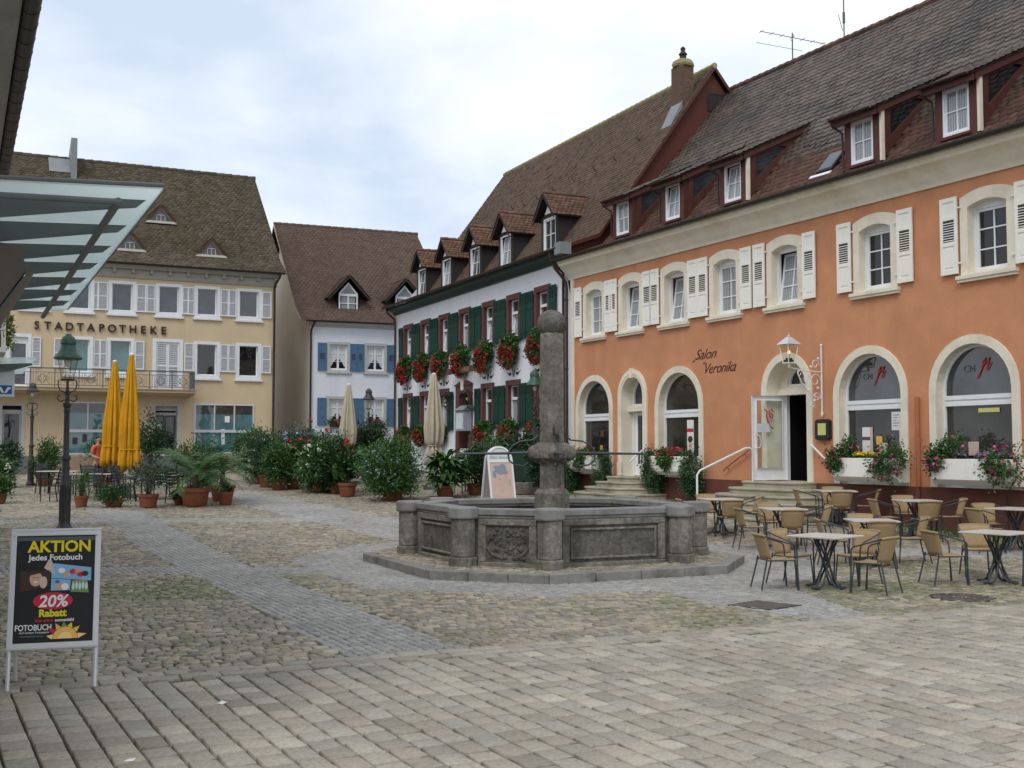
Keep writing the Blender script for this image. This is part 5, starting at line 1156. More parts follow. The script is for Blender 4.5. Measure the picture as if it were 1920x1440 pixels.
for k, (u, y, w) in enumerate(TD):                                   # little triangular dormers
    zb = KZ4 + (y - KY4) * math.tan(ts4) + .06; ap = zb + .82; m = u + w / 2; yb = y + .95
    b = MB(); b.ring([(u, zb), (u + w, zb), (m, ap)], [(u + .27, zb + .1), (u + w - .27, zb + .1), (m, ap - .22)], y - .04, y + .05, y + .05); d = b.build('triangular_dormer', M['bracket'], A)
    b = MB(); b.sheet([(u + .26, zb + .09), (u + w - .26, zb + .09), (m, ap - .21)], [], y + .02); pn_ = b.build('pane', M['pane_b'], d, fix=False)
    b = MB(); b.box(m - .2, m - .17, y - .02, y + .015, zb + .1, zb + .38); b.box(m + .17, m + .2, y - .02, y + .015, zb + .1, zb + .38); b.box(m - .2, m + .2, y - .025, y + .015, zb + .36, zb + .39); b.box(m - .015, m + .015, y - .02, y + .015, zb + .1, zb + .36); b.build('glazing_bar', M['slats'], d)
    b = MB(); b.add([(u - .04, y - .12, zb - .03), (u + w + .04, y - .12, zb - .03), (u + w + .04, y - .06, zb + .09), (u - .04, y - .06, zb + .09), (u - .04, y - .0, zb - .03), (u + w + .04, y - .0, zb - .03)], [(0, 1, 2, 3), (0, 4, 5, 1), (0, 3, 4), (1, 5, 2)]); b.build('sill', M['frieze'], d)
    for s in (-1, 1):
        ex = m + s * (w / 2 + .1); b = MB()
        b.add([(ex, y - .1, zb - .02), (m, y - .1, ap + .06), (m, yb, ap + .06), (ex, y - .1, zb - .08), (m, y - .1, ap), (m, yb, ap)], [(0, 1, 2), (3, 5, 4), (0, 3, 4, 1), (0, 2, 5, 3)]); b.build('dormer_roof', M['tile_dorm'], d)
        L_ = math.hypot(w / 2 + .1, ap + .08 - zb); td = (-s * (w / 2 + .1), 0, ap + .08 - zb)
        tiles('roof_tiles', M['tile_apo'], d, (ex, 0, zb - .01), (0, 1, 0), td, y - .12, yb, 0, L_, .18, .14, keep=lambda S, T, L_=L_, y=y: S < y - .1 + 1.05 * T / L_, seed=80 + 3 * k + s)
b = MB(); b.pyz([(4.4, 14.2), (4.75, 14.4), (4.85, 16.7), (5.0, 16.75), (6.4, 16.05), (7.6, 14.2)], 2.55, 2.82); b.build('parapet_fin', M['lead'], A)
b = MB(); P = [Vector((x, KY4 + t * math.cos(ts4), KZ4 + t * math.sin(ts4))) + Vector((0, -math.sin(ts4), math.cos(ts4))) * .06 for x, t in ((1.62, 6.0), (2.549, 6.0), (2.549, 7.25), (1.62, 7.25))]; b.poly(P); b.build('flashing', M['lead'], A, fix=False)

# ================================================================== the shop on the left edge: wall, eaves, glass canopy
LA = R(115.83); LU = np.array([math.cos(LA), math.sin(LA)]); LN = np.array([math.sin(LA), -math.cos(LA)]); LO = np.array([-2.18, 7.06]) - LN * 1.25
def on_lf(u, d, z): return (LO[0] + LU[0] * u + LN[0] * d, LO[1] + LU[1] * u + LN[1] * d, z)
S = thing('canopy_shop', 'shop building at the left edge with a steel and glass canopy over the pavement', 'shop', (LO[0], LO[1], 0), LA)
M['grey_wall'] = mat('grey_plaster', (.58, .56, .52), .9, .08, 1, .2, 40)
b = MB(); b.box(-.8, 19, 0, .4, 0, 7.75); b.box(-.8, 19, .4, 9, 7.5, 7.75); b.box(-.8, -.4, .4, 9, 0, 7.5); b.box(18.6, 19, .4, 9, 0, 7.5); b.build('wall', M['grey_wall'], S)
M['soffit'] = mat('grey_soffit', (.33, .325, .31), .85, .12, 2, .1, 30)
b = MB(); b.pyz([(0, 7.3), (-.12, 7.32), (-.18, 7.42), (-.4, 7.46), (-.68, 7.5), (-.74, 7.56), (-.74, 7.66), (0, 7.66)], -.9, 19.2)
for i in range(58): x = -.75 + i * .34; b.box(x, x + .16, -.36, -.2, 7.36, 7.44)
b.build('eaves', M['soffit'], S)
b = MB(); gutter(b, -1, 19.3, -.86, 7.66, .12, 8)
for i in range(33): b.tube([(-.7 + i * .6, -.86 + .122 * math.cos(PI + PI * j / 8), 7.66 + .122 * math.sin(PI + PI * j / 8)) for j in range(9)], .006, 4)
b.build('gutter', M['dark_metal'], S)
b = MB(); b.add([(-1, -.9, 7.74), (19.3, -.9, 7.74), (19.3, 5, 13), (-1, 5, 13)], [(0, 1, 2, 3)]); b.build('roof', M['tile_low'], S, fix=False)
cp = MB(); cp.add([(0, -1.27, 3.62), (6.95, -1.27, 3.62), (6.95, -.02, 3.56), (0, -.02, 3.56), (0, -1.27, 3.632), (6.95, -1.27, 3.632), (6.95, -.02, 3.572), (0, -.02, 3.572)], [(0, 3, 2, 1), (4, 5, 6, 7), (0, 1, 5, 4), (1, 2, 6, 5), (2, 3, 7, 6), (3, 0, 4, 7)])
gl = cp.build('glass_canopy', M['roofglass'], S)
for k in range(7):
    x = .32 + .93 * k; b = MB(); b.pyz([(-.0, 3.545), (-1.12, 3.60), (-1.2, 3.603), (-1.14, 3.55), (-1.0, 3.53), (0, 3.36)], x - .012, x + .012); b.box(x - .04, x + .04, -1.19, 0, 3.5405, 3.552) if False else None; b.build('fin', M['steel'], gl)
b = MB(); b.tube([(.05, -1.0, 3.525), (6.9, -1.0, 3.525)], .026, 8); b.tube([(.06, -1.02, 3.525), (.06, 0, 3.49)], .02, 8); b.tube([(.0, -1.26, 3.64), (.0, 0, 3.58)], .014, 6); b.tube([(0, -1.27, 3.627), (6.95, -1.27, 3.627)], .009, 5); b.build('purlin', M['steel'], gl)
b = MB(); b.pyz([(0, 3.42), (-.5, 3.36), (-.53, 3.2), (-.34, 2.9), (-.12, 2.45), (0, 2.45)], 1.0, 1.3); b.pyz([(-.545, 3.2), (-.585, 3.2), (-.17, 2.43), (-.125, 2.43)], .97, 1.33); b.build('bracket', M['bracket'], S)
# bank sign hung below the next canopy
b = MB(); b.add([(13.3, -1.3, 3.50), (17.5, -1.3, 3.50), (17.5, 0, 3.42), (13.3, 0, 3.42), (13.3, -1.3, 3.53), (17.5, -1.3, 3.53), (17.5, 0, 3.47), (13.3, 0, 3.47)], [(0, 3, 2, 1), (4, 5, 6, 7), (0, 1, 5, 4), (1, 2, 6, 5), (2, 3, 7, 6), (3, 0, 4, 7)]); g2 = b.build('glass_canopy', M['roofglass'], S)
b = MB(); b.pyz([(0, 3.41), (-1.28, 3.49), (-1.3, 3.46), (-1.0, 3.36), (0, 3.16)], 14.2, 14.24); b.build('fin', M['steel'], g2)
sgn = thing('bank_sign', 'white bank sign with a blue logo hanging under a canopy at the left edge', 'sign', on_lf(14.35, 0, 2.9), LA)
b = MB(); b.box(-.04, .04, -1.02, -.1, 0, .47); bd = b.build('board', M['sign_board'], sgn, bevel=.01)
RL = (PI / 2, 0, -PI / 2)
b = MB(); b.box(-.046, -.0405, -.98, -.74, .05, .2); b.build('logo', M['bank_blue'], bd)
b = MB()
for s in (-1, 1): b.add([(-.05, -.86 + s * .1, .17), (-.05, -.86 + s * .05, .17), (-.05, -.86 + s * .0, .07), (-.05, -.86 + s * .04, .07), (-.05, -.86 + s * .075, .13), (-.05, -.86 + s * .1, .13)], [(0, 1, 2, 3, 4, 5)])
b.build('logo', M['paper'], bd, fix=False)
b = MB(); b.box(-.046, -.0405, -.72, -.12, .08, .17); b.build('lettering_band', M['greyblue_print'], bd)
text_mesh('lettering', 'Geldautomat', M['paper'], bd, (-.05, -.14, .085), (PI / 2, 0, -PI / 2), .1, .002)
bl = MB(); bl.box(13.6, 16.5, -.85, 0, 3.62, 3.70); bl.box(13.6, 16.5, -.86, -.80, 3.70, 3.72)
[bl.box(13.62 + i * .16, 13.65 + i * .16, -.84, -.81, 3.7, 4.3) for i in range(18)]; [bl.box(13.6, 13.63, -.8 + i * .13, -.77 + i * .13, 3.7, 4.3) for i in range(6)]
bl.box(13.6, 16.5, -.85, -.8, 4.3, 4.34); bl.box(13.59, 13.64, -.85, 0, 4.3, 4.34); bl.tube([(13.6, -.83, 4.0), (16.5, -.83, 4.0)], .015, 4); bl.tube([(13.6, -.83, 4.0), (13.6, 0, 4.0)], .015, 4); bl.build('balcony', M['creamw'], S)
# ================================================================== fountain
F = thing('fountain', 'grey stone fountain with an eight sided basin and a ball topped column', 'fountain', (FX, FY, 0))
def loc_oct(r): return [(r * math.cos(fang(i)), r * math.sin(fang(i))) for i in range(8)]
b = MB(); ko, ki = loc_oct(3.36), loc_oct(3.12); rg = random.Random(3)
for i in range(8):
    j = (i + 1) % 8; n = 4 if i % 2 == 0 else 3
    for k in range(n):
        t0, t1 = k / n + .002, (k + 1) / n - .002; L2 = lambda p, q, t: (p[0] + (q[0] - p[0]) * t, p[1] + (q[1] - p[1]) * t)
        z = .155 + rg.uniform(-.004, .004); b.pxy([L2(ko[i], ko[j], t0), L2(ko[i], ko[j], t1), L2(ki[i], ki[j], t1), L2(ki[i], ki[j], t0)], -.1, z)
b.build('kerb', M['kerb'], F, bevel=.012)
b = MB(); b.pxy(loc_oct(3.13), -.1, .125); b.build('platform', M['soil'], F)
RB = 2.42; ro, ri = loc_oct(RB), loc_oct(RB - .26)
b = MB(); n = 8; vs = [(x, y, z) for z in (.1, 1.0) for x, y in ro] + [(x, y, z) for z in (.1, 1.0) for x, y in ri]
fs = []
for i in range(8): j = (i + 1) % 8; fs += [(i, j, 8 + j, 8 + i), (16 + i, 24 + i, 24 + j, 16 + j), (8 + i, 8 + j, 24 + j, 24 + i)]
b.add(vs, fs); b.build('basin', M['stone_d'], F)
# side panels: moulded frame on the long sides, carved relief on the short ones
def side_M(i, r):
    p, q = Vector((*loc_oct(r)[i], 0)), Vector((*loc_oct(r)[(i + 1) % 8], 0)); m = (p + q) / 2; ux = (q - p).normalized(); an = math.atan2(ux.y, ux.x)
    return Matrix.Translation(m) @ Matrix.Rotation(an, 4, 'Z'), (q - p).length
for i in range(8):
    Mx, ln = side_M(i, RB); h = ln / 2 - .2
    b = MB(); b.M = Mx
    b.box(-h, h, -.05, .02, .12, .22); b.box(-h, h, -.045, .02, .80, .90); b.box(-h, -h + .13, -.04, .02, .221, .799); b.box(h - .13, h, -.04, .02, .221, .799)
    if i % 2 == 0:
        b.ring(rect(-h + .16, h - .16, .27, .76), rect(-h + .2, h - .2, .31, .72), -.03, .01, .0)
    o = b.build('side_panel', M['stone'], F, bevel=.012)
    if i % 2 == 1:
        b = MB(); b.M = Mx; r2 = random.Random(i)
        for k in range(70): x, z = r2.uniform(-h + .2, h - .2), r2.uniform(.28, .74); b.ball((x, .012, z), r2.uniform(.028, .05), 7, 5)
        for s in (-1, 1): b.tube([(s * .08, .0, .28), (s * .25, -.01, .34), (s * .36, -.0, .46), (s * .3, -.01, .6), (s * .2, .0, .7)], .026, 6)
        b.build('relief', M['stone_d'], o, smooth=True)
# rim slabs between the piers
for i in range(8):
    Mx, ln = side_M(i, RB); h = ln / 2 - .12; b = MB(); b.M = Mx; b.box(-h, h, -.06, .32, .955, 1.055); b.box(-h, h, -.035, .29, .905, .954); b.build('rim', M['rim'], F, bevel=.015)
for i in range(8):                                                   # piers with cap and foot
    x, y = loc_oct(2.52)[i]; an = (fang(i)); b = MB(); b.M = Matrix.Translation((x, y, 0)) @ Matrix.Rotation(an + PI / 8, 4, 'Z')
    def o8(r): return [(r * math.cos(k * PI / 4), r * math.sin(k * PI / 4)) for k in range(8)]
    b.pxy(o8(.235), .1, .30); b.pxy(o8(.205), .301, .90); p = b.build('pier', M['stone'], F, bevel=.02)
    b = MB(); b.M = Matrix.Translation((x, y, 0)) @ Matrix.Rotation(an + PI / 8, 4, 'Z'); b.pxy(o8(.255), .90, 1.085); b.build('cap', M['rim'], p, bevel=.03)
b = MB(); b.pxy(loc_oct(RB - .25), .80, .86); b.build('water', M['water'], F)
for x, y in ((-.6, -2.44), (1.36, -2.16)):
    b = MB(); b.box(x - .05, x + .05, y - .02, y + .01, 1.0, 1.03)
# column: eight sided shaft, carved mid band, ball
def shaft(b, prof, n=8, tw=PI / 8):
    vs = [(r * math.cos(2 * PI * k / n + tw), r * math.sin(2 * PI * k / n + tw), z) for r, z in prof for k in range(n)]; m = len(prof)
    b.add(vs, [(i * n + k, i * n + (k + 1) % n, (i + 1) * n + (k + 1) % n, (i + 1) * n + k) for i in range(m - 1) for k in range(n)] + [tuple(range(n - 1, -1, -1)), tuple(range((m - 1) * n, m * n))])
b = MB(); shaft(b, [(.33, .5), (.33, 1.22), (.29, 1.28), (.235, 1.3), (.225, 1.62), (.23, 1.78)]); col = b.build('column', M['stone'], F, bevel=.012)
b = MB(); shaft(b, [(.22, 1.775), (.27, 1.80), (.36, 1.84), (.38, 1.92), (.37, 2.02), (.30, 2.10), (.225, 2.12)])
for k in range(4):
    an = k * PI / 2 + .18; b.ball((.30 * math.cos(an), .30 * math.sin(an), 1.93), .145, 12, 8); b.ball((.2 * math.cos(an + .785), .2 * math.sin(an + .785), 1.84), .11, 10, 7)
b.build('carved_band', M['stone'], col, smooth=True)
b = MB(); shaft(b, [(.232, 2.115), (.228, 2.3), (.222, 4.02), (.21, 4.06)]); b.build('shaft', M['stone'], col, bevel=.012)
b = MB(); b.box(.04, .12, -.26, -.19, 2.14, 2.26); b.build('socket', M['black_iron'], col)
b = MB(); b.ball((0, 0, 4.22), .265, 24, 16, .97); b.build('ball', M['stone_d'], col, smooth=True)
for k, an in enumerate((PI + .10, .12, -PI / 2 + .1, PI / 2 + .1)):    # four water spouts with scrolled iron stays
    Mx = Matrix.Rotation(an, 4, 'Z'); b = MB(); b.M = Mx
    b.tube([(.36, 0, 1.93), (.5, 0, 1.93), (1.62, 0, 1.915)], [.045, .024, .02], 8); b.lathe([(.0, 0), (.0, 0)], 3) if False else None
    b.tube([(1.6, 0, 1.915), (1.72, 0, 1.905)], [.022, .008], 8)
    b.tube([(.22, .0, 2.36), (.27, 0, 2.38), (.26, 0, 2.30), (.24, 0, 2.24), (.34, 0, 2.16), (.55, 0, 2.14), (.7, 0, 2.06), (.78, 0, 1.93)], .016, 6)
    b.tube([(.78, 0, 1.93), (.76, 0, 1.8), (.66, 0, 1.72), (.5, 0, 1.7), (.42, 0, 1.76)], .016, 6)
    sp = b.build('spout', M['steel_p'], F, smooth=True)
    b = MB(); b.M = Mx; xe = 1.70 if k == 0 else 1.66
    b.tube([(xe, 0, 1.90), (xe + .06, 0, 1.75), (xe + .09, 0, 1.4), (xe + .10, 0, .86)], [.007, .006, .007, .009], 6); b.build('water_jet', M['jet'], sp, smooth=True)
b = MB(); b.box(-.03, .03, -.012, 0, 0, .03)
# ================================================================== street lamps
def lamp(name, label, loc, sc, head, green, group='street lamps on the square'):
    hm = M['lamp_black'] if (head or not green) else M['lamp_green']; im = M['lamp_black']
    t = thing(name, label, 'street lamp', loc, .3, group, sc)
    b = MB(); b.lathe([(r * .76, z) for r, z in [(.25, 0), (.25, .06), (.2, .1), (.17, .16), (.155, .2), (.15, .95), (.165, .98), (.165, 1.04), (.13, 1.08), (.135, 1.2), (.11, 1.24), (.10, 1.55), (.135, 1.58), (.135, 1.64), (.09, 1.68), (.075, 2.6), (.085, 2.62), (.095, 2.68), (.08, 2.72), (.115, 2.76), (.115, 2.82), (.06, 2.86), (.055, 3.0), (.08, 3.04), (.055, 3.1), (.04, 3.2)]], 14)
    for k in range(12): a = k * PI / 6; b.tube([(.116 * math.cos(a), .116 * math.sin(a), .22), (.114 * math.cos(a), .114 * math.sin(a), .93)], .01, 4)
    b.build('post', im, t, smooth=True)
    b = MB()
    for k in range(4):
        a = k * PI / 2; c, s = math.cos(a), math.sin(a)
        b.tube([(.05 * c, .05 * s, 3.06), (.16 * c, .16 * s, 3.12), (.2 * c, .2 * s, 3.24), (.18 * c, .18 * s, 3.34)], .014, 5)
        b.tube([(.05 * c, .05 * s, 2.9), (.14 * c, .14 * s, 2.86), (.21 * c, .21 * s, 2.93), (.19 * c, .19 * s, 3.0), (.15 * c, .15 * s, 2.98)], .016, 5)
    b.lathe([(.15, 3.33), (.16, 3.36), (.14, 3.37)], 12); b.build('scroll_bracket', im, t, smooth=True)
    b = MB(); n = 12 if green else 6; lo, hi = .13, .225
    b.lathe([(lo, 3.38), (hi - .01, 3.84)], n); gl = b.build('lamp_glass', M['lampglass'], t)
    b = MB()
    for k in range(4): a = k * PI / 2 + .4; b.tube([(lo * 1.02 * math.cos(a), lo * 1.02 * math.sin(a), 3.37), (hi * math.cos(a), hi * math.sin(a), 3.85)], .007, 4)
    b.build('lantern_frame', im, t)
    b = MB()
    if green: b.lathe([(.285, 3.80), (.305, 3.83), (.285, 3.88), (.22, 3.95), (.175, 4.04), (.15, 4.13), (.17, 4.15), (.165, 4.22), (.13, 4.30), (.07, 4.34), (.06, 4.37), (.02, 4.38)], 18)
    else: b.lathe([(.255, 3.83), (.265, 3.87), (.19, 3.95), (.15, 3.97), (.14, 4.08), (.1, 4.16), (.03, 4.2)], 6 if not green else 18)
    b.build('lamp_hood', hm, t, smooth=green)
    b = MB(); b.ball((0, 0, 3.72), .07, 10, 8, 1.4); b.build('bulb', M['umb_white'], t, smooth=True)
    return t
lx, ly = -9.9, 25.5; lamp('street_lamp', 'large green hooded street lamp on a fluted black post behind the sign board', (lx, ly, gs(lx, ly)), 1.0, 0, True)
lx, ly = -16.95, 40.5; lamp('street_lamp', 'small dark street lamp among the potted bushes in front of the pharmacy', (lx, ly, gs(lx, ly)), .86, 0, False)
lx, ly = -5.75, 46.0; lamp('street_lamp', 'dark street lamp in front of the white house with blue shutters', (lx, ly, gs(lx, ly)), .80, 1, True)
lx, ly = .72, 36.4; lamp('street_lamp', 'green hooded street lamp half hidden by the fountain column', (lx, ly, gs(lx, ly)), .90, 0, True)
# ================================================================== A-boards
def aktion_board():
    x, y = -3.80, 9.58; rz = R(17)
    t = thing('sign_board', 'silver framed pavement sign with a black AKTION 20% Rabatt poster', 'sign board', (x, y, gz(x, y) + .026), rz)
    lean = R(11); b = MB(); b.M = Matrix.Rotation(-lean, 4, 'X')
    W, z0, z1 = .355, .33, 1.305
    for s in (-1, 1): b = MB(); b.M = Matrix.Rotation(-lean, 4, 'X'); b.tube([(s * (W - .02), 0, 0), (s * (W - .02), 0, z1 - .02)], .017, 8); b.build('leg', M['alu'], t, smooth=True)
    b = MB(); b.M = Matrix.Translation((0, .46, 0)) @ Matrix.Rotation(lean, 4, 'X')
    for s in (-1, 1): b2 = MB(); b2.M = b.M; b2.tube([(s * (W - .03), 0, 0), (s * (W - .03), 0, z1 - .03)], .016, 8); b2.build('leg', M['alu'], t, smooth=True)
    b.box(-W + .03, W - .03, -.01, .012, z0, z1 - .05); b.build('rear_panel', M['steel'], t, smooth=False)
    b = MB(); b.M = Matrix.Rotation(-lean, 4, 'X'); b.ring(rect(-W, W, z0, z1), rect(-W + .045, W - .045, z0 + .045, z1 - .045), -.032, .012, -.012)
    b.tube([(-W, -.02, z1), (W, -.02, z1)], .016, 8); b.tube([(-W, -.02, z0), (W, -.02, z0)], .012, 8); b.build('frame', M['alu'], t, bevel=.006)
    P = bpy.data.objects.new('poster', None); b = MB(); b.box(-W + .04, W - .04, -.016, .01, z0 + .04, z1 - .04); P = b.build('poster', M['black'], t); P.rotation_euler = (-lean, 0, 0)
    def tx(s, x, z, size, m, **k): return text_mesh('lettering', s, M[m], P, (x, -.0175, z), UPR, size, .0008, align='CENTER', **k)
    tx('AKTION', .03, 1.125, .132, 'yellow_print', bold=.004); tx('Jedes Fotobuch', .0, 1.055, .068, 'white_print', bold=.0016)
    def pic(pts, m, y=-.0172): bb = MB(); bb.pxz(pts, y - .0004, y + .0006); return bb.build('print', M[m], P)
    def blob(x, z, rx, rz_, m, y): bb = MB(); bb.pxz([(x + rx * math.cos(a * PI / 7), z + rz_ * math.sin(a * PI / 7)) for a in range(14)], y - .0003, y + .0004); return bb.build('print', M[m], P)
    pic([(-.03, .905), (.285, .875), (.285, .985), (-.03, 1.03)], 'sky_print'); pic([(-.09, .99), (-.0, .93), (-.03, 1.05), (-.055, 1.06)], 'pink_print', -.0184)
    pic([(-.27, .795), (-.05, .835), (-.04, .97), (-.275, .965)], 'hair_print', -.0184); blob(-.15, .90, .05, .062, 'skin_print', -.0196); blob(-.09, .87, .03, .05, 'pink_print', -.0205); pic([(-.19, .93), (-.11, .95), (-.10, .968), (-.2, .968)], 'hair_print', -.0212); blob(-.15, .875, .02, .006, 'white_print', -.0212); blob(-.165, .912, .006, .004, 'black', -.0212); blob(-.135, .912, .006, .004, 'black', -.0212)
    for x, z, m in ((.05, .965, 'white_print'), (.14, .955, 'red_print'), (.18, .96, 'skin_print'), (.235, .935, 'hair_print'), (.09, .93, 'skin_print'), (.2, .93, 'red_print')): blob(x, z, .028, .022, m, -.019)
    pic([(-.03, .80), (.12, .80), (.125, .885), (-.03, .90)], 'sky_print', -.0185); blob(.03, .84, .035, .03, 'skin_print', -.0195); blob(.02, .872, .02, .014, 'blue_print', -.0203); blob(.08, .83, .03, .03, 'white_print', -.02)
    pic([(.125, .785), (.27, .775), (.255, .88), (.135, .882)], 'green_print', -.0185)
    for i in range(5): blob(.145 + i * .026, .83 + .006 * (i % 2), .011, .03, 'sign_board', -.0195); blob(.145 + i * .026, .866 + .006 * (i % 2), .007, .008, 'skin_print', -.02)
    blob(-.01, .715, .158, .072, 'red_print', -.0186); t2 = text_mesh('lettering', '20%', M['white_print'], P, (-.01, -.0205, .668), UPR, .135, .0008, align='CENTER', bold=.003, shear=.15)
    tx('Rabatt', -.01, .588, .082, 'yellow_print', bold=.0035); tx('Das echte', -.075, .545, .034, 'red_print', bold=.001); tx('sonnenbild', .085, .545, .034, 'white_print', bold=.001)
    tx('FOTOBUCH', -.155, .478, .066, 'white_print', bold=.0012, sx=.8); tx('Auf echtem Fotopapier', -.145, .452, .025, 'white_print'); tx('www.fotobuch-online', -.165, .424, .02, 'greyblue_print')
    bb = MB(); bb.pxz([(.095 + .098 * math.cos(a * PI / 12), .402 + .098 * math.sin(a * PI / 12)) for a in range(13)], -.0196, -.0186); bb.build('print', M['sun_print'], P)
    bb = MB(); bb.pxz([(.095 + .055 * math.cos(a * PI / 12), .403 + .055 * math.sin(a * PI / 12)) for a in range(13)], -.0206, -.02); bb.build('print', M['sun_print_light'], P)
    for i, (a, ln, m) in enumerate(((12, .17, 'sun_print_light'), (42, .15, 'sun_print'), (70, .14, 'yellow_print'), (96, .14, 'green_print'), (122, .15, 'sun_print'), (146, .17, 'red_print'), (170, .15, 'sun_print_light'))):
        a = R(a); c, s = math.cos(a), math.sin(a); pic([(.095 + .1 * c - .022 * s, .402 + .1 * s + .022 * c), (.095 + ln * c, .402 + ln * s), (.095 + .1 * c + .022 * s, .402 + .1 * s - .022 * c)], m, -.0186)
    return t
aktion_board()
def salon_board():
    x, y = -.40, 34.0; t = thing('sign_board', 'round topped white framed pavement sign with a pale portrait poster behind the fountain', 'sign board', (x, y, gs(x, y)), R(24))
    lean = R(13); W, h = .40, 1.62; L_ = arch(-W, W, .0, h - .42, .42, 14); L2 = arch(-W + .05, W - .05, .04, h - .42, .37, 14)
    b = MB(); b.M = Matrix.Translation((0, -.38, 0)) @ Matrix.Rotation(-lean, 4, 'X'); b.ring(L_, L2, -.025, .025, .025); b.box(-W + .05, W - .05, -.022, .02, 1.13, 1.18); fr = b.build('frame', M['white_fr'], t)
    b = MB(); b.sheet(L2, [], 0); p = b.build('poster', M['sign_board'], fr, fix=False); p.location = (0, -.38, 0); p.rotation_euler = (-lean, 0, 0)
    b = MB(); b.box(-W + .055, W - .055, -.006, -.002, .06, 1.125); b.build('print', M['pink_print'], p)
    def bl(x, z, rx, rz_, m, y): bb = MB(); bb.pxz([(x + rx * math.cos(a * PI / 8), z + rz_ * math.sin(a * PI / 8)) for a in range(16)], y - .001, y); bb.build('print', M[m], p)
    M.setdefault('pale_skin', mat('pale_skin_print', (.60, .44, .38), .6, .08, 6)); bl(.02, .62, .24, .36, 'pale_skin', -.0072); bl(-.02, .9, .17, .14, 'greyblue_print', -.0084); bl(.05, .98, .12, .1, 'greyblue_print', -.0095); bl(-.22, .78, .06, .12, 'greyblue_print', -.0095)
    bl(-.06, .62, .03, .012, 'greyblue_print', -.0107); bl(.25, .52, .016, .13, 'greyblue_print', -.0107); bl(.04, .36, .06, .012, 'pink_print', -.0107); bl(.12, .84, .1, .07, 'greyblue_print', -.0101); bl(-.14, .98, .09, .06, 'greyblue_print', -.0101)
    text_mesh('lettering', 'Salon Veronika', M['greyblue_print'], p, (0, -.004, 1.25), UPR, .105, .001, .3, align='CENTER'); text_mesh('lettering', 'Haarstudio', M['greyblue_print'], p, (0, -.004, 1.38), UPR, .05, .001, align='CENTER')
    b = MB(); b.M = Matrix.Translation((0, .38, 0)) @ Matrix.Rotation(lean, 4, 'X'); b.ring(L_, L2, -.025, .025, .025); rr = b.build('rear_frame', M['white_fr'], t)
    b = MB(); b.M = Matrix.Translation((0, .38, 0)) @ Matrix.Rotation(lean, 4, 'X'); b.sheet(L2, [], 0); b.build('rear_panel', M['grey_trim'], t, fix=False)
salon_board()
# ================================================================== wall lantern, inn lanterns, menu boxes
def wall_lantern():
    u = 11.74; p = on_or(u, .04, 0); t = thing('wall_lantern', 'lit white glazed lantern on a scrolled white bracket beside the salon door', 'wall lantern', (p[0], p[1], 3.65), oa)
    b = MB(); b.tube([(0, 0, -.78), (0, -.0, .8)], .022, 6); b.ball((0, 0, .82), .035, 8, 6); b.lathe([(.005, -.9), (.04, -.82), (.02, -.76)], 8)
    b.tube([(0, -.02, .18), (0, -.5, .2), (0, -1.0, .26)], .016, 6); b.tube([(0, -.02, -.45), (0, -.35, -.36), (0, -.62, -.1), (0, -.74, .14), (0, -.66, .22), (0, -.58, .16)], .016, 6)
    for (cy, cz, r) in ((-.2, .36, .12), (-.2, -.02, .17), (-.45, -.02, .13), (-.16, -.42, .12), (-.3, -.62, .08), (-.68, .14, .09)):
        b.tube([(0, cy + r * math.cos(a * .55) * (1 - a * .05), cz + r * math.sin(a * .55) * (1 - a * .05)) for a in range(13)], .011, 5)
    for (y, z) in ((-.1, .5), (-.33, .3), (-.4, -.25), (-.12, -.2), (-.24, -.5)): b.ball((0, y, z), .032, 6, 5)
    b.build('bracket', M['rail'], t, smooth=True)
    c = (0, -1.0); q = lambda w, z: [(c[0] - w, c[1] - w, z), (c[0] + w, c[1] - w, z), (c[0] + w, c[1] + w, z), (c[0] - w, c[1] + w, z)]
    b = MB(); lo, hi = q(.095, .36), q(.155, .80)
    for i in range(4): j = (i + 1) % 4; b.tube([lo[i], hi[i]], .014, 5); b.tube([lo[i], lo[j]], .014, 5); b.tube([hi[i], hi[j]], .016, 5)
    b.tube([(0, -1, .26), (0, -1, .38)], .03, 8); b.build('lantern_frame', M['rail'], t)
    b = MB(); b.add(q(.093, .37) + q(.151, .79), [(i, (i + 1) % 4, 4 + (i + 1) % 4, 4 + i) for i in range(4)]); b.build('lantern_glass', M['lampglass'], t)
    b = MB(); b.add(q(.20, .80) + q(.17, .84) + q(.04, .98), [(i, (i + 1) % 4, 4 + (i + 1) % 4, 4 + i) for i in range(4)] + [(4 + i, 4 + (i + 1) % 4, 8 + (i + 1) % 4, 8 + i) for i in range(4)] + [(3, 2, 1, 0), (8, 9, 10, 11)]); b.lathe([(.03, .98), (.035, 1.0), (.01, 1.03), (.008, 1.08)], 8, (0, -1)); b.build('lantern_roof', M['alu'], t)
    bm = bpy.data.materials.new('lit_bulb'); bm.use_nodes = True; pb = bm.node_tree.nodes['Principled BSDF']; pb.inputs['Emission Color'].default_value = (1, .72, .3, 1); pb.inputs['Emission Strength'].default_value = 1.6
    b = MB(); b.ball((0, -1, .62), .035, 10, 8, 1.3); b.build('bulb', bm, t, smooth=True)
    b = MB(); b.box(-.08, .08, -1.08, -.92, .40, .44); [b.ball((.035 * dx, -1 + .035 * dy, .46), .03, 6, 5) for dx, dy in ((-1, -1), (1, -1), (-1, 1), (1, 1))]; b.build('plant_insert', M['lf_dark'], t)
wall_lantern()
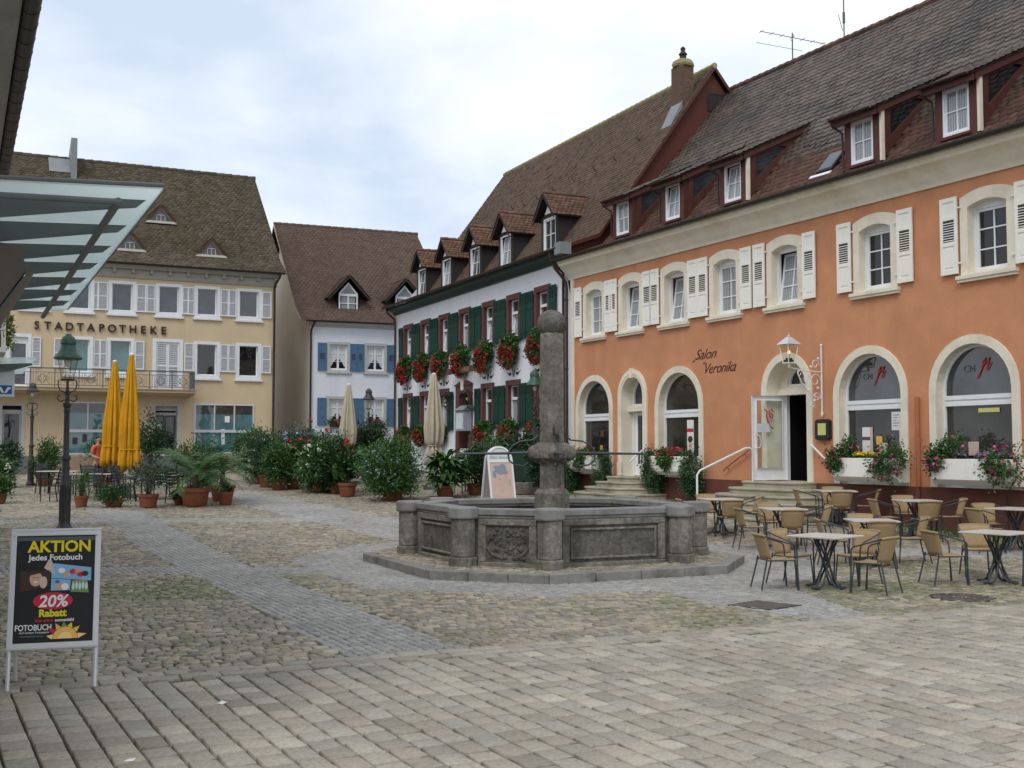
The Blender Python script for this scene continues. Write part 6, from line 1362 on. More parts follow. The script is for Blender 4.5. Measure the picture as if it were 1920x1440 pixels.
for i, (u, lab) in enumerate(((-10.45, 'black wall lantern on the inn front to the left of the doorway'), (-8.12, 'black wall lantern on the inn front to the right of the doorway'))):
    p = on_inn(u, .02, 3.9); t = thing('inn_lantern', lab, 'wall lantern', p, ia, 'lanterns beside the inn doorway')
    b = MB(); b.tube([(0, 0, -.3), (0, -.12, -.34), (0, -.3, -.25), (0, -.32, -.12)], .02, 6); b.box(-.05, .05, -.02, .0, -.42, -.18); b.build('bracket', M['black_iron'], t, smooth=True)
    q = lambda w, z: [(-w, -.32 - w, z), (w, -.32 - w, z), (w, -.32 + w, z), (-w, -.32 + w, z)]
    b = MB(); lo, hi = q(.09, -.12), q(.17, .3)
    for k in range(4): j = (k + 1) % 4; b.tube([lo[k], hi[k]], .016, 4); b.tube([lo[k], lo[j]], .016, 4)
    b.add(q(.2, .3) + q(.06, .46), [(k, (k + 1) % 4, 4 + (k + 1) % 4, 4 + k) for k in range(4)] + [(3, 2, 1, 0), (4, 5, 6, 7)]); b.build('lantern_frame', M['black_iron'], t)
    b = MB(); b.add(q(.088, -.11) + q(.165, .3), [(k, (k + 1) % 4, 4 + (k + 1) % 4, 4 + k) for k in range(4)]); b.build('lantern_glass', M['lampglass'], t)
    b = MB(); b.ball((0, -.32, .08), .05, 8, 6, 1.5); b.build('bulb', M['lampshade'], t, smooth=True)
p = on_inn(-8.75, .06, 2.72); t = thing('menu_case', 'grey menu case with a sloping lid at the inn doorway', 'menu case', p, ia)
b = MB(); b.box(-.42, .42, -.34, 0, 0, .82); b.build('case', M['box_grey'], t, bevel=.01); b = MB(); b.pyz([(-.42, .82), (.02, .82), (.02, 1.02), (-.1, 1.03)], -.47, .47); b.build('lid', M['lead'], t, bevel=.01); b = MB(); b.box(-.34, .34, -.352, -.3405, .08, .72); b.build('menu', M['sign_board'], t)
p = on_or(11.52, .0, 2.25); t = thing('menu_box', 'dark wooden menu box with a yellow sheet on the orange wall beside the salon door', 'menu box', p, oa)
b = MB(); b.pxz([(.02, 0), (.1, -.04), (.42, -.04), (.5, 0), (.5, .42), (.42, .46), (.1, .46), (.02, .42)], -.10, -.002); b.build('box', M['black_iron'], t, bevel=.01); b = MB(); b.box(.14, .40, -.112, -.1005, .08, .36); b.build('menu', M['menu_yellow'], t)
# ================================================================== roof aerials
def aerial(name, lab, u, kind):
    p = on_or(u, -6.67, 14.95); t = thing(name, lab, 'aerial', p, .35)
    b = MB(); b.tube([(0, 0, -.15), (0, 0, 1.02 if kind == 0 else 1.9)], .022, 6); b.build('mast', M['steel'], t)
    b = MB()
    if kind == 0:
        b.tube([(-1.25, 0, .92), (1.3, 0, .80)], .013, 5)
        for i in range(7): x = -1.2 + .4 * i; b.tube([(x, -.16, .92 - .047 * (x + 1.25)), (x, .16, .92 - .047 * (x + 1.25))], .007, 4)
        b.tube([(-.4, -.55, .52), (.45, .6, 1.22)], .018, 5); b.tube([(-1.4, 0, .52), (.4, 0, .45)], .008, 4)
    else: b.tube([(-.05, 0, .3), (-.28, -.1, .75)], .01, 4); b.tube([(0, 0, .55), (0, 0, .9)], .045, 6); b.tube([(-.9, 0, 1.5), (-.2, 0, 1.85)], .006, 4)
    b.build('elements', M['steel'], t)
aerial('roof_aerial', 'tv aerial with long crossed rods on the orange house ridge nearer the chimney', 3.35, 0)
aerial('roof_aerial', 'slim whip aerial on the orange house ridge at the top edge of the photo', 5.75, 1)
# ================================================================== closed parasols
def parasol(label, m, x, y, h, w, zlow, group, tie, seed):
    z0 = gs(x, y); t = thing('closed_parasol', label, 'parasol', (x, y, z0), 0, group); rg = np.random.default_rng(seed)
    b = MB(); b.tube([(0, 0, 0), (0, 0, h)], .035, 8); b.build('pole', M['umb_white'], t, smooth=True)
    b = MB(); b.box(-.32, .32, -.32, .32, 0, .08); b.lathe([(.06, .08), (.06, .4), (.05, .41)], 8); b.build('base', M['steel'], t, bevel=.02)
    n = 96; prof = [(0, h), (.20, h - .01), (.24, h - .08), (.58, h - (h - zlow) * .3), (.92, h - (h - zlow) * .62), (.80 if tie else .96, zlow + (h - zlow) * .2), (.52 if tie else .9, zlow + (h - zlow) * (.17 if tie else .15)), (.75 if tie else 1.0, zlow + (h - zlow) * .08), (.92 if tie else 1.05, zlow)]
    V = []; ph = rg.uniform(0, 6.28, 6)
    P2 = []
    for a in range(len(prof) - 1):
        for k in range(4): f = k / 4; P2.append((prof[a][0] * (1 - f) + prof[a + 1][0] * f, prof[a][1] * (1 - f) + prof[a + 1][1] * f))
    P2.append(prof[-1])
    for i, (r, z) in enumerate(P2):
        f = i / (len(P2) - 1)
        for k in range(n):
            an = 2 * PI * k / n; fold = .80 + .2 * math.cos(8 * an + ph[0] + f) * min(1, f * 3) + .13 * math.sin(13 * an + ph[1] + 3 * f) * min(1, f * 2) + .06 * math.sin(5 * an + ph[2] + 4 * f) + .05 * math.sin(21 * an + ph[3] + 6 * f)
            rr = r * w * .5 * fold; V.append((rr * math.cos(an), rr * math.sin(an), z - (.09 * (1 + math.cos(8 * an + ph[0])) if i == len(P2) - 1 else 0)))
    F_ = [(i * n + k, i * n + (k + 1) % n, (i + 1) * n + (k + 1) % n, (i + 1) * n + k) for i in range(len(P2) - 1) for k in range(n)]
    o = np_obj('canopy', np.array(V), [np.array(F_)], m, t, smooth=True); sm = o.modifiers.new('thickness', 'SOLIDIFY'); sm.thickness = .012
    zt = zlow + (h - zlow) * (.17 if tie else .15); b = MB(); r = .3 * w if tie else .46 * w
    b.tube([(r * math.cos(2 * PI * k / 16), r * math.sin(2 * PI * k / 16), zt) for k in range(16)], .02, 5, closed=True); b.build('tie', m, t)
    b = MB(); b.lathe([(.07, h - .02), (.08, h + .02), (.05, h + .035), (.01, h + .05)], 10); b.build('finial', M['umb_white'], t, smooth=True)
    return t
parasol('closed yellow parasol standing taller and nearer by the dark cafe tables', M['yellow'], -11.74, 35.3, 4.36, .60, .92, 'closed yellow parasols', False, 1)
parasol('shorter closed yellow parasol, the left one behind the small lamp post', M['yellow'], -12.85, 37.0, 4.22, .63, 1.0, 'closed yellow parasols', False, 2)
parasol('closed sand coloured parasol in front of the inn doorway', M['tan'], -2.64, 38.7, 3.86, .74, .95, 'closed sand coloured parasols', True, 3)
parasol('closed sand coloured parasol in front of the house with blue shutters', M['tan'], -5.88, 41.2, 3.55, .66, .9, 'closed sand coloured parasols', True, 4)
# ================================================================== wicker cafe chairs and tables on the right
def wicker_chair():
    t = thing('wicker_chair', 'x', 'chair'); st = M['steel_p']; wk = M['wicker']
    # seat: curved sheet, front is -y
    n, m = 6, 6; V = []
    for i in range(n + 1):
        for j in range(m + 1):
            x = (-.5 + i / n) * (.43 - .03 * (j / m)); yy = -.22 + .44 * j / m; z = .455 - .018 * math.sin(PI * j / m) - .012 * (1 - (2 * i / n - 1) ** 2) + (.015 if j == 0 else 0) - .02 * (j == 0); V.append((x, yy, z))
    f = [(i * (m + 1) + j, i * (m + 1) + j + 1, (i + 1) * (m + 1) + j + 1, (i + 1) * (m + 1) + j) for i in range(n) for j in range(m)]
    o = np_obj('seat', np.array(V), [np.array(f)], wk, t, smooth=True); o.modifiers.new('thickness', 'SOLIDIFY').thickness = .028
    V = []
    for i in range(9):
        for j in range(6):
            a = (-1 + i / 4); zz = .46 + .37 * j / 5; hw = .205 + .045 * j / 5; V.append((a * hw, .235 + .10 * j / 5 - .065 * a * a, zz + .012 * (1 - a * a) * (j == 5)))
    f = [(i * 6 + j, i * 6 + j + 1, (i + 1) * 6 + j + 1, (i + 1) * 6 + j) for i in range(8) for j in range(5)]
    o = np_obj('backrest', np.array(V), [np.array(f)], wk, t, smooth=True); o.modifiers.new('thickness', 'SOLIDIFY').thickness = .022
    b = MB(); b.tube([(-.25, .265, .835), (-.2, .305, .848), (-.1, .33, .852), (0, .338, .853), (.1, .33, .852), (.2, .305, .848), (.25, .265, .835)], .019, 7); b.build('top_rail', wk, t, smooth=True)
    for s in (-1, 1):
        b = MB(); b.tube([(s * .25, .265, .835), (s * .275, .16, .80), (s * .285, -.05, .735), (s * .28, -.17, .70), (s * .265, -.215, .66), (s * .25, -.225, .58), (s * .245, -.235, .3), (s * .25, -.25, 0)], .0125, 7); b.build('arm', st, t, smooth=True)
        b = MB(); b.tube([(s * .195, .225, .5), (s * .2, .24, .40), (s * .235, .33, 0)], .0135, 7); b.build('leg', st, t, smooth=True)
        b = MB(); b.tube([(s * .205, .23, .455), (s * .205, -.2, .452), (s * .215, -.23, .2), (s * .22, -.245, 0)], .012, 7); b.build('leg', st, t, smooth=True)
    return t
def x_table(s=.78):
    t = thing('bistro_table', 'x', 'table'); h = .745; b = MB(); b.box(-s / 2, s / 2, -s / 2, s / 2, h - .028, h); b.build('table_top', M['table'], t, bevel=.01)
    for k in (0, 1):
        b = MB(); q = lambda p: (p[1], p[0], p[2]) if k else p
        for sy in (-.045, .045): b.tube([q((-.26, sy, .03)), q((-.19, sy, .03)), q((-.14, sy, .07)), q((.0, sy, .36)), q((.17, sy, .70)), q((.2, sy, .715))], .015, 6); b.tube([q((.26, sy, .03)), q((.19, sy, .03)), q((.14, sy, .07)), q((.0, sy, .36)), q((-.17, sy, .70)), q((-.2, sy, .715))], .015, 6)
        for e in (-1, 1): b.tube([q((e * .27, -.07, .02)), q((e * .27, .07, .02))], .02, 6)
        b.build('cross_leg', M['steel_p'], t, smooth=True)
    b = MB(); b.box(-.22, .22, -.03, .03, h - .05, h - .0285); b.box(-.03, .03, -.22, .22, h - .052, h - .03); b.build('bearer', M['steel_p'], t)
    return t
CH = wicker_chair(); TB = x_table(); first = {'c': True, 't': True}
GC, GT = 'wicker chairs of the cafe in front of the orange house', 'square tables of the cafe in front of the orange house'
def put(kind, src, x, y, rz, lab, grp, z=None):
    z = gs(x, y) if z is None else z
    if first[kind]: first[kind] = False; src.location = (x, y, z); src.rotation_euler = (0, 0, rz); tag(src, lab, None, grp); return src
    return dup(src, (x, y, z), rz, lab, None, grp)
SQ = ((0, -.50, 0), (.64, 0, 90), (0, .60, 180), (-.64, 0, 270))       # chairs round a table: offset and the side they stand on
TBL = [((4.47, 16.45), 43, 'nearest the fountain kerb', .98, ((.50, -.52, 40), (.56, .46, 130), (-.38, .55, 215), (-.72, -.06, 282)), ('near right', 'far right', 'far left', 'near left')),
       ((6.11, 19.6), -4, 'in the cafe middle', .98, SQ, 0), ((8.01, 22.8), -3, 'below the left big window', .94, SQ, 0), ((7.16, 25.35), -8, 'beside the salon steps', .98, SQ, 0),
       ((4.40, 24.4), 8, 'hidden behind the fountain', .9, SQ, 0), ((5.21, 22.2), 3, 'before the salon steps', .95, SQ, 0),
       ((7.12, 16.95), 40, 'front row at the right edge', .98, ((.48, -.5, 40), (.02, .72, 170), (-.74, -.02, 275)), ('near right', 'far', 'left')),
       ((9.05, 20.7), 36, 'wall row at the right edge', .95, ((.45, -.45, 45), (-.2, .66, 190), (-.62, -.2, 290)), ('near right', 'far', 'left'))]
for i, ((x, y), a, where, sz, cs, nms) in enumerate(TBL):
    put('t', TB, x, y, R(a), 'square bistro table with crossed black legs, ' + where, GT)
    for q, (ox, oy, fa) in enumerate(cs):
        jit = random.Random(i * 10 + q); tw = jit.uniform(-.12, .12); ra = R(a if nms == 0 else 0)
        cx, cy = x + ox * math.cos(ra) - oy * math.sin(ra) + jit.uniform(-.03, .03), y + ox * math.sin(ra) + oy * math.cos(ra) + jit.uniform(-.03, .03)
        if abs(cx) > cy * .49 + .5: continue
        nm = ('near', 'right', 'far', 'left')[q] if nms == 0 else nms[q]
        put('c', CH, cx, cy, ra + R(fa) + PI + tw, 'wicker chair on the %s side of the table %s' % (nm, where), GC).scale = (.93, .93, .90)
# ================================================================== dark slatted chairs and tables on the left
def dark_chair():
    t = thing('slatted_chair', 'x', 'chair'); m = M['black_iron']
    b = MB(); [b.box(-.22, .22, -.22 + i * .075, -.165 + i * .075, .44, .46) for i in range(6)]; b.build('seat', m, t)
    b = MB(); [b.box(-.22, .22, .235 + i * .028, .255 + i * .028, .52 + i * .09, .585 + i * .09) for i in range(5)]; b.build('backrest', M['steel_p'], t)
    for s in (-1, 1):
        b = MB(); b.tube([(s * .235, .3, 0), (s * .235, .22, .45), (s * .235, .39, 1.0)], .018, 6); b.build('leg', m, t); b = MB(); b.tube([(s * .235, -.24, 0), (s * .235, -.22, .64), (s * .235, .26, .66)], .017, 6); b.build('leg', m, t)
    return t
def dark_table():
    t = thing('dark_table', 'x', 'table'); b = MB(); b.box(-.62, .62, -.42, .42, .71, .74); b.build('table_top', M['table'], t, bevel=.008)
    for sx in (-.52, .52):
        for sy in (-.32, .32): b = MB(); b.tube([(sx, sy, 0), (sx, sy, .71)], .022, 6); b.build('leg', M['black_iron'], t)
    return t
DC = dark_chair(); DT = dark_table(); first = {'c': True, 't': True}; GDC, GDT = 'dark slatted chairs of the terrace by the yellow parasols', 'dark tables of the terrace by the yellow parasols'
for x, y, a, lab in ((-12.65, 34.6, 8, 'dark terrace table behind the large lamp post'), (-10.4, 34.2, 4, 'dark terrace table between the yellow parasols and the large palm'), (-14.2, 36.2, 0, 'dark terrace table at the left near the small lamp')): put('t', DT, x, y, R(a), lab, GDT)
for x, y, a, lab in ((-13.35, 33.45, -100, 'dark slatted chair turned side on at the left of the large lamp post'), (-12.95, 35.55, 175, 'dark slatted chair behind the table by the large lamp post'), (-12.2, 35.5, 190, 'dark slatted chair in front of the shorter yellow parasol'), (-12.3, 33.75, 15, 'dark slatted chair just right of the large lamp post'),
       (-11.55, 34.3, 95, 'dark slatted chair with its back to the taller yellow parasol'), (-11.25, 33.5, -75, 'dark slatted chair directly right of the taller yellow parasol'), (-9.55, 33.0, 60, 'dark slatted chair nearest the large palm pot'), (-9.75, 34.9, 160, 'dark slatted chair behind the table by the large palm'), (-10.7, 35.0, 185, 'dark slatted chair on the far side of the terrace under the yellow parasols'),
       (-14.9, 36.9, 170, 'dark slatted chair far left beside the small lamp'), (-6.9, 39.6, 20, 'dark chair half hidden between the flowering pots in the middle')): put('c', DC, x, y, R(a), lab, GDC)
put('t', DT, -.95, 37.6, R(-10), 'terrace table behind the broad leaved plant near the inn', GDT)
for x, y, a, lab in ((-1.5, 36.9, 30, 'dark chair behind the broad leaved plant near the inn'), (-.6, 36.8, -30, 'dark chair left of the round topped sign board')): put('c', DC, x, y, R(a), lab, GDC)
# ================================================================== potted plants
def pot(b, r, h): b.lathe([(r * .74, 0), (r * .78, .02), (r * .95, h * .78), (r * 1.04, h * .80), (r * 1.06, h), (r * .92, h), (r * .9, h * .9)], 20); return b
def potted(name, lab, cat, x, y, pr, ph, group=None, potm='terra'):
    t = thing(name, lab, cat, (x, y, gs(x, y)), random.Random(x * 7 + y).uniform(0, 6), group); pot(MB(), pr, ph).build('pot', M[potm], t, smooth=True)
    b = MB(); b.lathe([(pr * .9, ph * .88), (.01, ph * .9)], 12); b.build('soil', M['soil'], t); return t
def stems(t, h, n, r, z0, seed, m='bark'):
    g = random.Random(seed); b = MB()
    for _ in range(n): a = g.uniform(0, 6.28); q = g.uniform(.3, 1) * r; b.tube([(.03 * math.cos(a), .03 * math.sin(a), z0), (q * .5 * math.cos(a), q * .5 * math.sin(a), z0 + h * .5), (q * math.cos(a), q * math.sin(a), z0 + h)], [.014, .01, .004], 5)
    b.build('stem', M[m], t)
GP = 'potted plants around the terraces'
def bush(name, lab, x, y, pr, ph, rad, zc, n, ll, lw, lf, seed, fl=None, nfl=0, fr=.03, per=6, cr=.05, **k):
    if -10 < x < -2.5: rad = (rad[0] * .94, rad[1] * .94, rad[2] * .86); zc = ph * .5 + (zc - ph * .5) * .84
    t = potted(name, lab, 'potted plant', x, y, pr, ph, GP); stems(t, zc, 9, rad[0] * .6, ph * .8, seed)
    leaf_cloud('foliage', M[lf], t, n, (0, 0, zc), rad, ll, lw, seed, **k)
    if fl: blooms('flowers', M[fl], t, ell_pts((0, 0, zc), rad, nfl, seed + 5, .85, 1.06, -.5), per, cr, fr, seed)
    return t
bush('flowering_bush', 'tall bush with large white flowers at the left end of the middle row of pots', -9.1, 41.4, .3, .38, (.70, .65, .85), 1.15, 4200, .15, .065, 'lf_mid', 1, 'fl_white', 18, .05, 5, .09)
bush('dense_bush', 'dense dark round evergreen bush in a terracotta pot in the middle row', -8.4, 39.5, .3, .42, (.62, .62, .80), 1.12, 8200, .09, .022, 'lf_dark', 2, shell=.35, spread=.3)
bush('flowering_bush', 'bush with pale lilac tops behind the dense evergreen pot', -7.9, 41.8, .3, .4, (.9, .8, .85), 1.3, 5200, .13, .045, 'lf_grey', 3, 'fl_blue', 60, .03, 6, .06)
bush('flowering_bush', 'white flowered trailing bush reaching down over its pot in the middle row', -6.2, 37.2, .3, .4, (.85, .75, .9), .98, 5600, .14, .055, 'lf_mid', 4, 'fl_white', 26, .042, 5, .08, up=0)
bush('plumbago_bush', 'large round bush sprinkled with pale blue flowers beside the fountain', -3.52, 33.9, .34, .42, (1.08, 1.0, .92), .98, 12000, .10, .042, 'lf_mid', 5, 'fl_blue', 120, .017, 6, .035, shell=.5, spread=.22, zmin=-1.05)
bush('oleander', 'dark oleander in front of the house with blue shutters', -5.3, 42.5, .3, .4, (.66, .6, .75), 1.55, 3600, .18, .04, 'lf_dark', 6, 'fl_pink', 12, .03, 5, .06)
bush('oleander', 'loose oleander row behind the round topped sign board', -.75, 38.0, .35, .4, (1.15, .6, .62), 1.18, 3800, .18, .036, 'lf_mid', 7)
bush('oleander', 'dark bush behind the fountain just left of the column', .45, 37.6, .35, .4, (.7, .6, .8), 1.05, 3400, .16, .05, 'lf_dark', 8)
bush('oleander', 'dark shrub on the grass strip just behind the fountain column', .95, 34.9, .25, .3, (.45, .4, .6), .95, 1900, .17, .06, 'lf_dark', 9)
bush('dense_bush', 'dark shrub growing in front of the pharmacy door', -14.3, 45.4, .3, .4, (.62, .6, .75), 1.6, 3000, .12, .05, 'lf_dark', 10)
bush('leafy_shrub', 'loose shrub in a terracotta pot in front of the terrace table by the palm', -9.95, 31.5, .27, .36, (.62, .6, .5), .98, 1700, .11, .028, 'lf_grey', 11, shell=.4)
bush('leafy_shrub', 'small sparse shrub in a terracotta pot right of the large lamp post', -11.86, 31.7, .19, .30, (.32, .3, .36), .68, 500, .11, .026, 'lf_mid', 12, shell=.3)
bush('low_bush', 'low rounded yellowish bush in a shallow bowl in front of the yellow parasols', -10.98, 31.75, .26, .16, (.42, .4, .27), .34, 2300, .06, .03, 'lf_ivy', 13, 'fl_yel', 18, .018, 3, .03)
bush('leafy_shrub', 'bushy shrub behind the terrace table left of the yellow parasols', -13.9, 39.2, .3, .36, (.6, .55, .5), 1.2, 1900, .11, .035, 'lf_mid', 14)
bush('oleander', 'rounded dark shrub left of the small lamp', -17.3, 39.0, .3, .34, (.5, .5, .6), .95, 2200, .12, .045, 'lf_dark', 15)
bush('oleander', 'rounded dark shrub right of the small lamp', -16.4, 40.4, .3, .34, (.5, .5, .6), .92, 2200, .12, .045, 'lf_mid', 16)
bush('flowering_bush', 'leafy bush with white and red flowers at the left edge of the photo', -16.0, 35.6, .26, .3, (.48, .45, .42), .72, 1600, .13, .06, 'lf_mid', 17, 'fl_white', 16, .045, 4, .07)
bush('geranium_pot', 'red geranium in a terracotta pot at the left edge of the photo', -14.6, 32.8, .2, .28, (.32, .3, .26), .5, 900, .1, .07, 'lf_mid', 18, 'fl_red', 8, .02, 12, .06)
bush('leafy_plant', 'low green leafy plant at the left edge of the photo nearer the camera', -11.95, 25.6, .22, .24, (.34, .34, .3), .40, 800, .17, .07, 'lf_lite', 19)
bush('leafy_shrub', 'green shrub behind the terrace between the yellow parasols and the palm', -10.3, 37.4, .3, .36, (.95, .6, .6), 1.0, 2600, .12, .04, 'lf_mid', 20)
bush('flowering_bush', 'pink flowered plant behind the large palm', -9.3, 34.4, .24, .3, (.42, .4, .34), .72, 1000, .11, .05, 'lf_mid', 21, 'fl_pink', 14, .03, 5, .05)
bush('small_pot_plant', 'small red pot with a dark plant right of the palms', -8.06, 32.4, .21, .36, (.12, .12, .16), .5, 160, .12, .05, 'lf_dark', 22)
bush('geranium_pot', 'small pink geranium low in front of the terrace chairs', -9.35, 32.3, .14, .2, (.22, .2, .16), .34, 400, .08, .06, 'lf_mid', 23, 'fl_rose', 7, .02, 8, .05)
for i, (lab, x, y, rd, zc, lf, nn) in enumerate((('round green bush between the dense evergreen pot and the orange red canna', -7.75, 38.2, (.6, .55, .7), .95, 'lf_mid', 4200), ('dark leafy bush behind the white flowered trailing bush', -6.75, 40.6, (.95, .7, .85), 1.25, 'lf_dark', 5200), ('dark bush between the white flowered bush and the broad leaved canna', -5.55, 36.6, (.6, .55, .75), .95, 'lf_dark', 3800),
        ('mixed green bush behind the plumbago and the sand coloured parasol', -4.3, 37.6, (1.0, .6, .7), .95, 'lf_mid', 4600), ('dark green bush at the left end behind the tall white flowered bush', -9.6, 43.2, (.8, .7, .8), 1.25, 'lf_mid', 4200), ('dark leaved bush right of the broad leaved plant', -1.15, 36.0, (.5, .5, .55), .85, 'lf_dark', 2600))):
    bush('leafy_shrub', lab, x, y, .26, .36, rd, zc, nn, .13, .045, lf, 60 + i, zmin=-.95)
for i, (x, y, lab) in enumerate(((-7.35, 38.7, 'canna with bright green leaves and orange red flowers in the middle row'), (-5.05, 35.3, 'broad leaved canna with red flowers at the right end of the middle row'), (-6.35, 39.4, 'tall dark leaved canna standing out against the white house'))):
    t = potted('canna', lab, 'potted plant', x, y, .28, .42, GP); g = random.Random(40 + i); sp = []; tops = []
    for k in range(26 if i < 2 else 9):
        a = g.uniform(0, 6.28); q = g.uniform(.02, .42); hh = g.uniform(.9, 1.45) if i < 2 else g.uniform(1.4, 2.0); bx, by = q * math.cos(a), q * math.sin(a)
        for z in np.arange(.3, hh, .2): sp.append(((bx * (1 + z * .3), by * (1 + z * .3), .3 + z * .75), g.uniform(0, 6.28), g.uniform(.6, 1.15), g.uniform(.4, .62), g.uniform(.12, .2), g.uniform(.5, 1.2)))
        if k % 4 == 0: tops.append((bx * 1.5, by * 1.5, hh + .36))
    blade_leaves('foliage', M[('lf_lite', 'lf_mid', 'lf_dark')[i]], t, sp); blooms('flowers', M['fl_red'], t, tops, 5, .06, .045, i)
    b = MB(); [b.tube([(p[0] * .5, p[1] * .5, .3), p], .012, 4) for p in tops]; b.build('stem', M['lf_mid'], t)
t = potted('broad_leaf_plant', 'big dark plant with long broad arching leaves in a pot left of the fountain', 'potted plant', -2.03, 35.0, .3, .36, GP); g = random.Random(77); sp = []
for k in range(240):
    a = g.uniform(0, 6.28); e = g.uniform(-.1, 1.3); q = g.uniform(.05, .42); sp.append(((q * math.cos(a), q * math.sin(a), g.uniform(.35, 1.2)), a + g.uniform(-.5, .5), e, g.uniform(.4, .62), g.uniform(.10, .17), g.uniform(.8, 1.9)))
blade_leaves('foliage', M['lf_mid'], t, sp, 6)
def palm(lab, x, y, pr, ph, n, ln, seed):
    t = potted('palm', lab, 'palm', x, y, pr, ph, 'potted palms by the terrace'); g = random.Random(seed)
    b = MB(); b.tube([(0, 0, ph * .8), (.02, 0, ph + .35)], [.09, .07], 8); b.build('trunk', M['bark'], t); b = MB(); V = []; F_ = []
    for k in range(n):
        a = g.uniform(0, 6.28); e = g.uniform(.1, 1.4); p = Vector((0, 0, ph + .3)); L_ = ln * g.uniform(.75, 1.1); pts = []
        for i in range(15):
            pts.append(p.copy()); p = p + Vector((math.cos(e) * math.cos(a), math.cos(e) * math.sin(a), math.sin(e))) * L_ / 14; e -= .085 + .02 * i / 14
        b.tube(pts, [.012 - .0006 * i for i in range(15)], 4); sd = Vector((-math.sin(a), math.cos(a), 0))
        for i in range(3, 15):
            tn = (pts[i] - pts[i - 1]).normalized(); l2 = .30 * ln * math.sin(PI * (i - 1) / 15) ** .7 + .04
            for s in (-1, 1):
                for hstep in (0, .5):
                    q = pts[i] - (pts[i] - pts[i - 1]) * hstep; dd = (sd * s * .8 + tn * .75 + Vector((0, 0, g.uniform(-.35, .1)))).normalized(); w = tn * .014; o = len(V)
                    V += [tuple(q - w), tuple(q + w), tuple(q + dd * l2)]; F_.append((o, o + 1, o + 2))
    b.build('frond_ribs', M['lf_mid'], t); np_obj('foliage', np.array(V), [np.array(F_)], M['lf_mid'], t)
palm('large feathery palm in a big terracotta pot at the corner of the terrace', -8.78, 31.9, .40, .50, 30, 1.45, 1)
palm('second palm in a terracotta pot just behind the large palm', -8.5, 33.8, .36, .46, 20, 1.25, 2)
# pots of the bush row that show below the leaves only
t = thing('green_screen', 'dark green planter screen behind the fountain', 'screen', (.55, 36.2, gs(.55, 36.2)), -.1); b = MB(); b.box(-.5, .5, -.03, .03, .25, 1.4); [b.box(x - .03, x + .03, -.04, .04, 0, 1.42) for x in (-.5, .5)]; b.build('panel', M['dark_green_bin'], t)
b = MB(); b.box(-.5, .5, -.25, .25, 0, .38); b.build('planter_box', M['stone'], t, bevel=.02)
# grass strip along the wall foot
g = np.random.default_rng(9); n = 5200; uu = g.uniform(-2.5, 19, n); dd_ = np.abs(g.normal(.15, .42, n)); keep = ~(((uu > 2) & (uu < 5.6)) | ((uu > 8.3) & (uu < 12.8))); uu, dd_ = uu[keep], dd_[keep]; n = len(uu)
X = OR_O[0] + OR_U[0] * uu + OR_N[0] * (dd_ + .1); Y = OR_O[1] + OR_U[1] * uu + OR_N[1] * (dd_ + .1); Z = zg(X, Y) + .0; hh = g.uniform(.04, .15, n); aa = g.uniform(0, 6.28, n); w = .012
V = np.stack([np.stack([X - w * np.cos(aa), Y - w * np.sin(aa), Z], 1), np.stack([X + w * np.cos(aa), Y + w * np.sin(aa), Z], 1), np.stack([X + .04 * np.cos(aa + 1.5), Y + .04 * np.sin(aa + 1.5), Z + hh], 1)], 1).reshape(-1, 3)
tag(np_obj('grass', V, [np.arange(n)[:, None] * 3 + np.arange(3)[None]], M['lf_lite']), 'tufts of green grass along the foot of the orange house', 'grass', kind='stuff')
# ================================================================== flower boxes
def geranium_box(lab, p, rz, w, up_, dn, seed, grp, box=True, fl='fl_red'):
    t = thing('geranium_box', lab, 'flower box', p, rz, grp); b = MB(); b.box(-w * .42, w * .42, -.26, -.08, 0, .16); b.build('box', M['warm_wood'], t, bevel=.01)
    g = random.Random(seed); rx, rz_, cz = w * g.uniform(.42, .49), (up_ + dn) * .52, (up_ - dn) * .42
    leaf_cloud('foliage', M['lf_mid'], t, 1500, (.10, -.2, up_ * .3), (rx * .86, .2, up_ * .5), .10, .085, seed, shell=.4, spread=.28)
    leaf_cloud('trailing_foliage', M['lf_ivy'], t, 1300, (-.02, -.26, -dn * .3), (rx * .88, .22, dn * .62), .09, .07, seed + 1, shell=.4, spread=.3, up=-.4)
    C = ell_pts((-.02, -.24, cz - .08), (rx, .28, rz_ * .94), 190, seed + 2, .78, 1.06, -1, (-.35, -1, -.1))
    C = [q for q in C if (q[2] - up_ * .35 < -.45 * q[0] or g.random() < .10) and g.random() < .8]
    blooms('flowers', M[fl], t, C, 10, .055, .026, seed); return t
GB = 'red geranium boxes under the upper inn windows'; GB2 = 'red geranium boxes under the lower inn windows'
ORD = ['first from the left', 'second from the left', 'third from the left', 'left one on the name board', 'right one on the name board', 'sixth from the left', 'rightmost, half hidden by the fountain column']
for i, u in enumerate(UX): geranium_box('hanging geraniums under the upper inn windows, ' + ORD[i], on_inn(u + .62, .02, 5.62 if i not in (3, 4) else 5.6), ia, 1.3, .62, .62, 100 + i, GB)
ORD2 = ['under the leftmost lower inn window', 'behind the sand coloured parasol at the inn', 'left of the inn doorway', 'right of the inn doorway', 'below the lower window next to the street lamp', 'under the rightmost lower inn window behind the fountain column']
for i, u in enumerate(LX): geranium_box('red geraniums ' + ORD2[i], on_inn(u + .62, .02, 2.62), ia, 1.2, .5, .42, 120 + i, GB2)
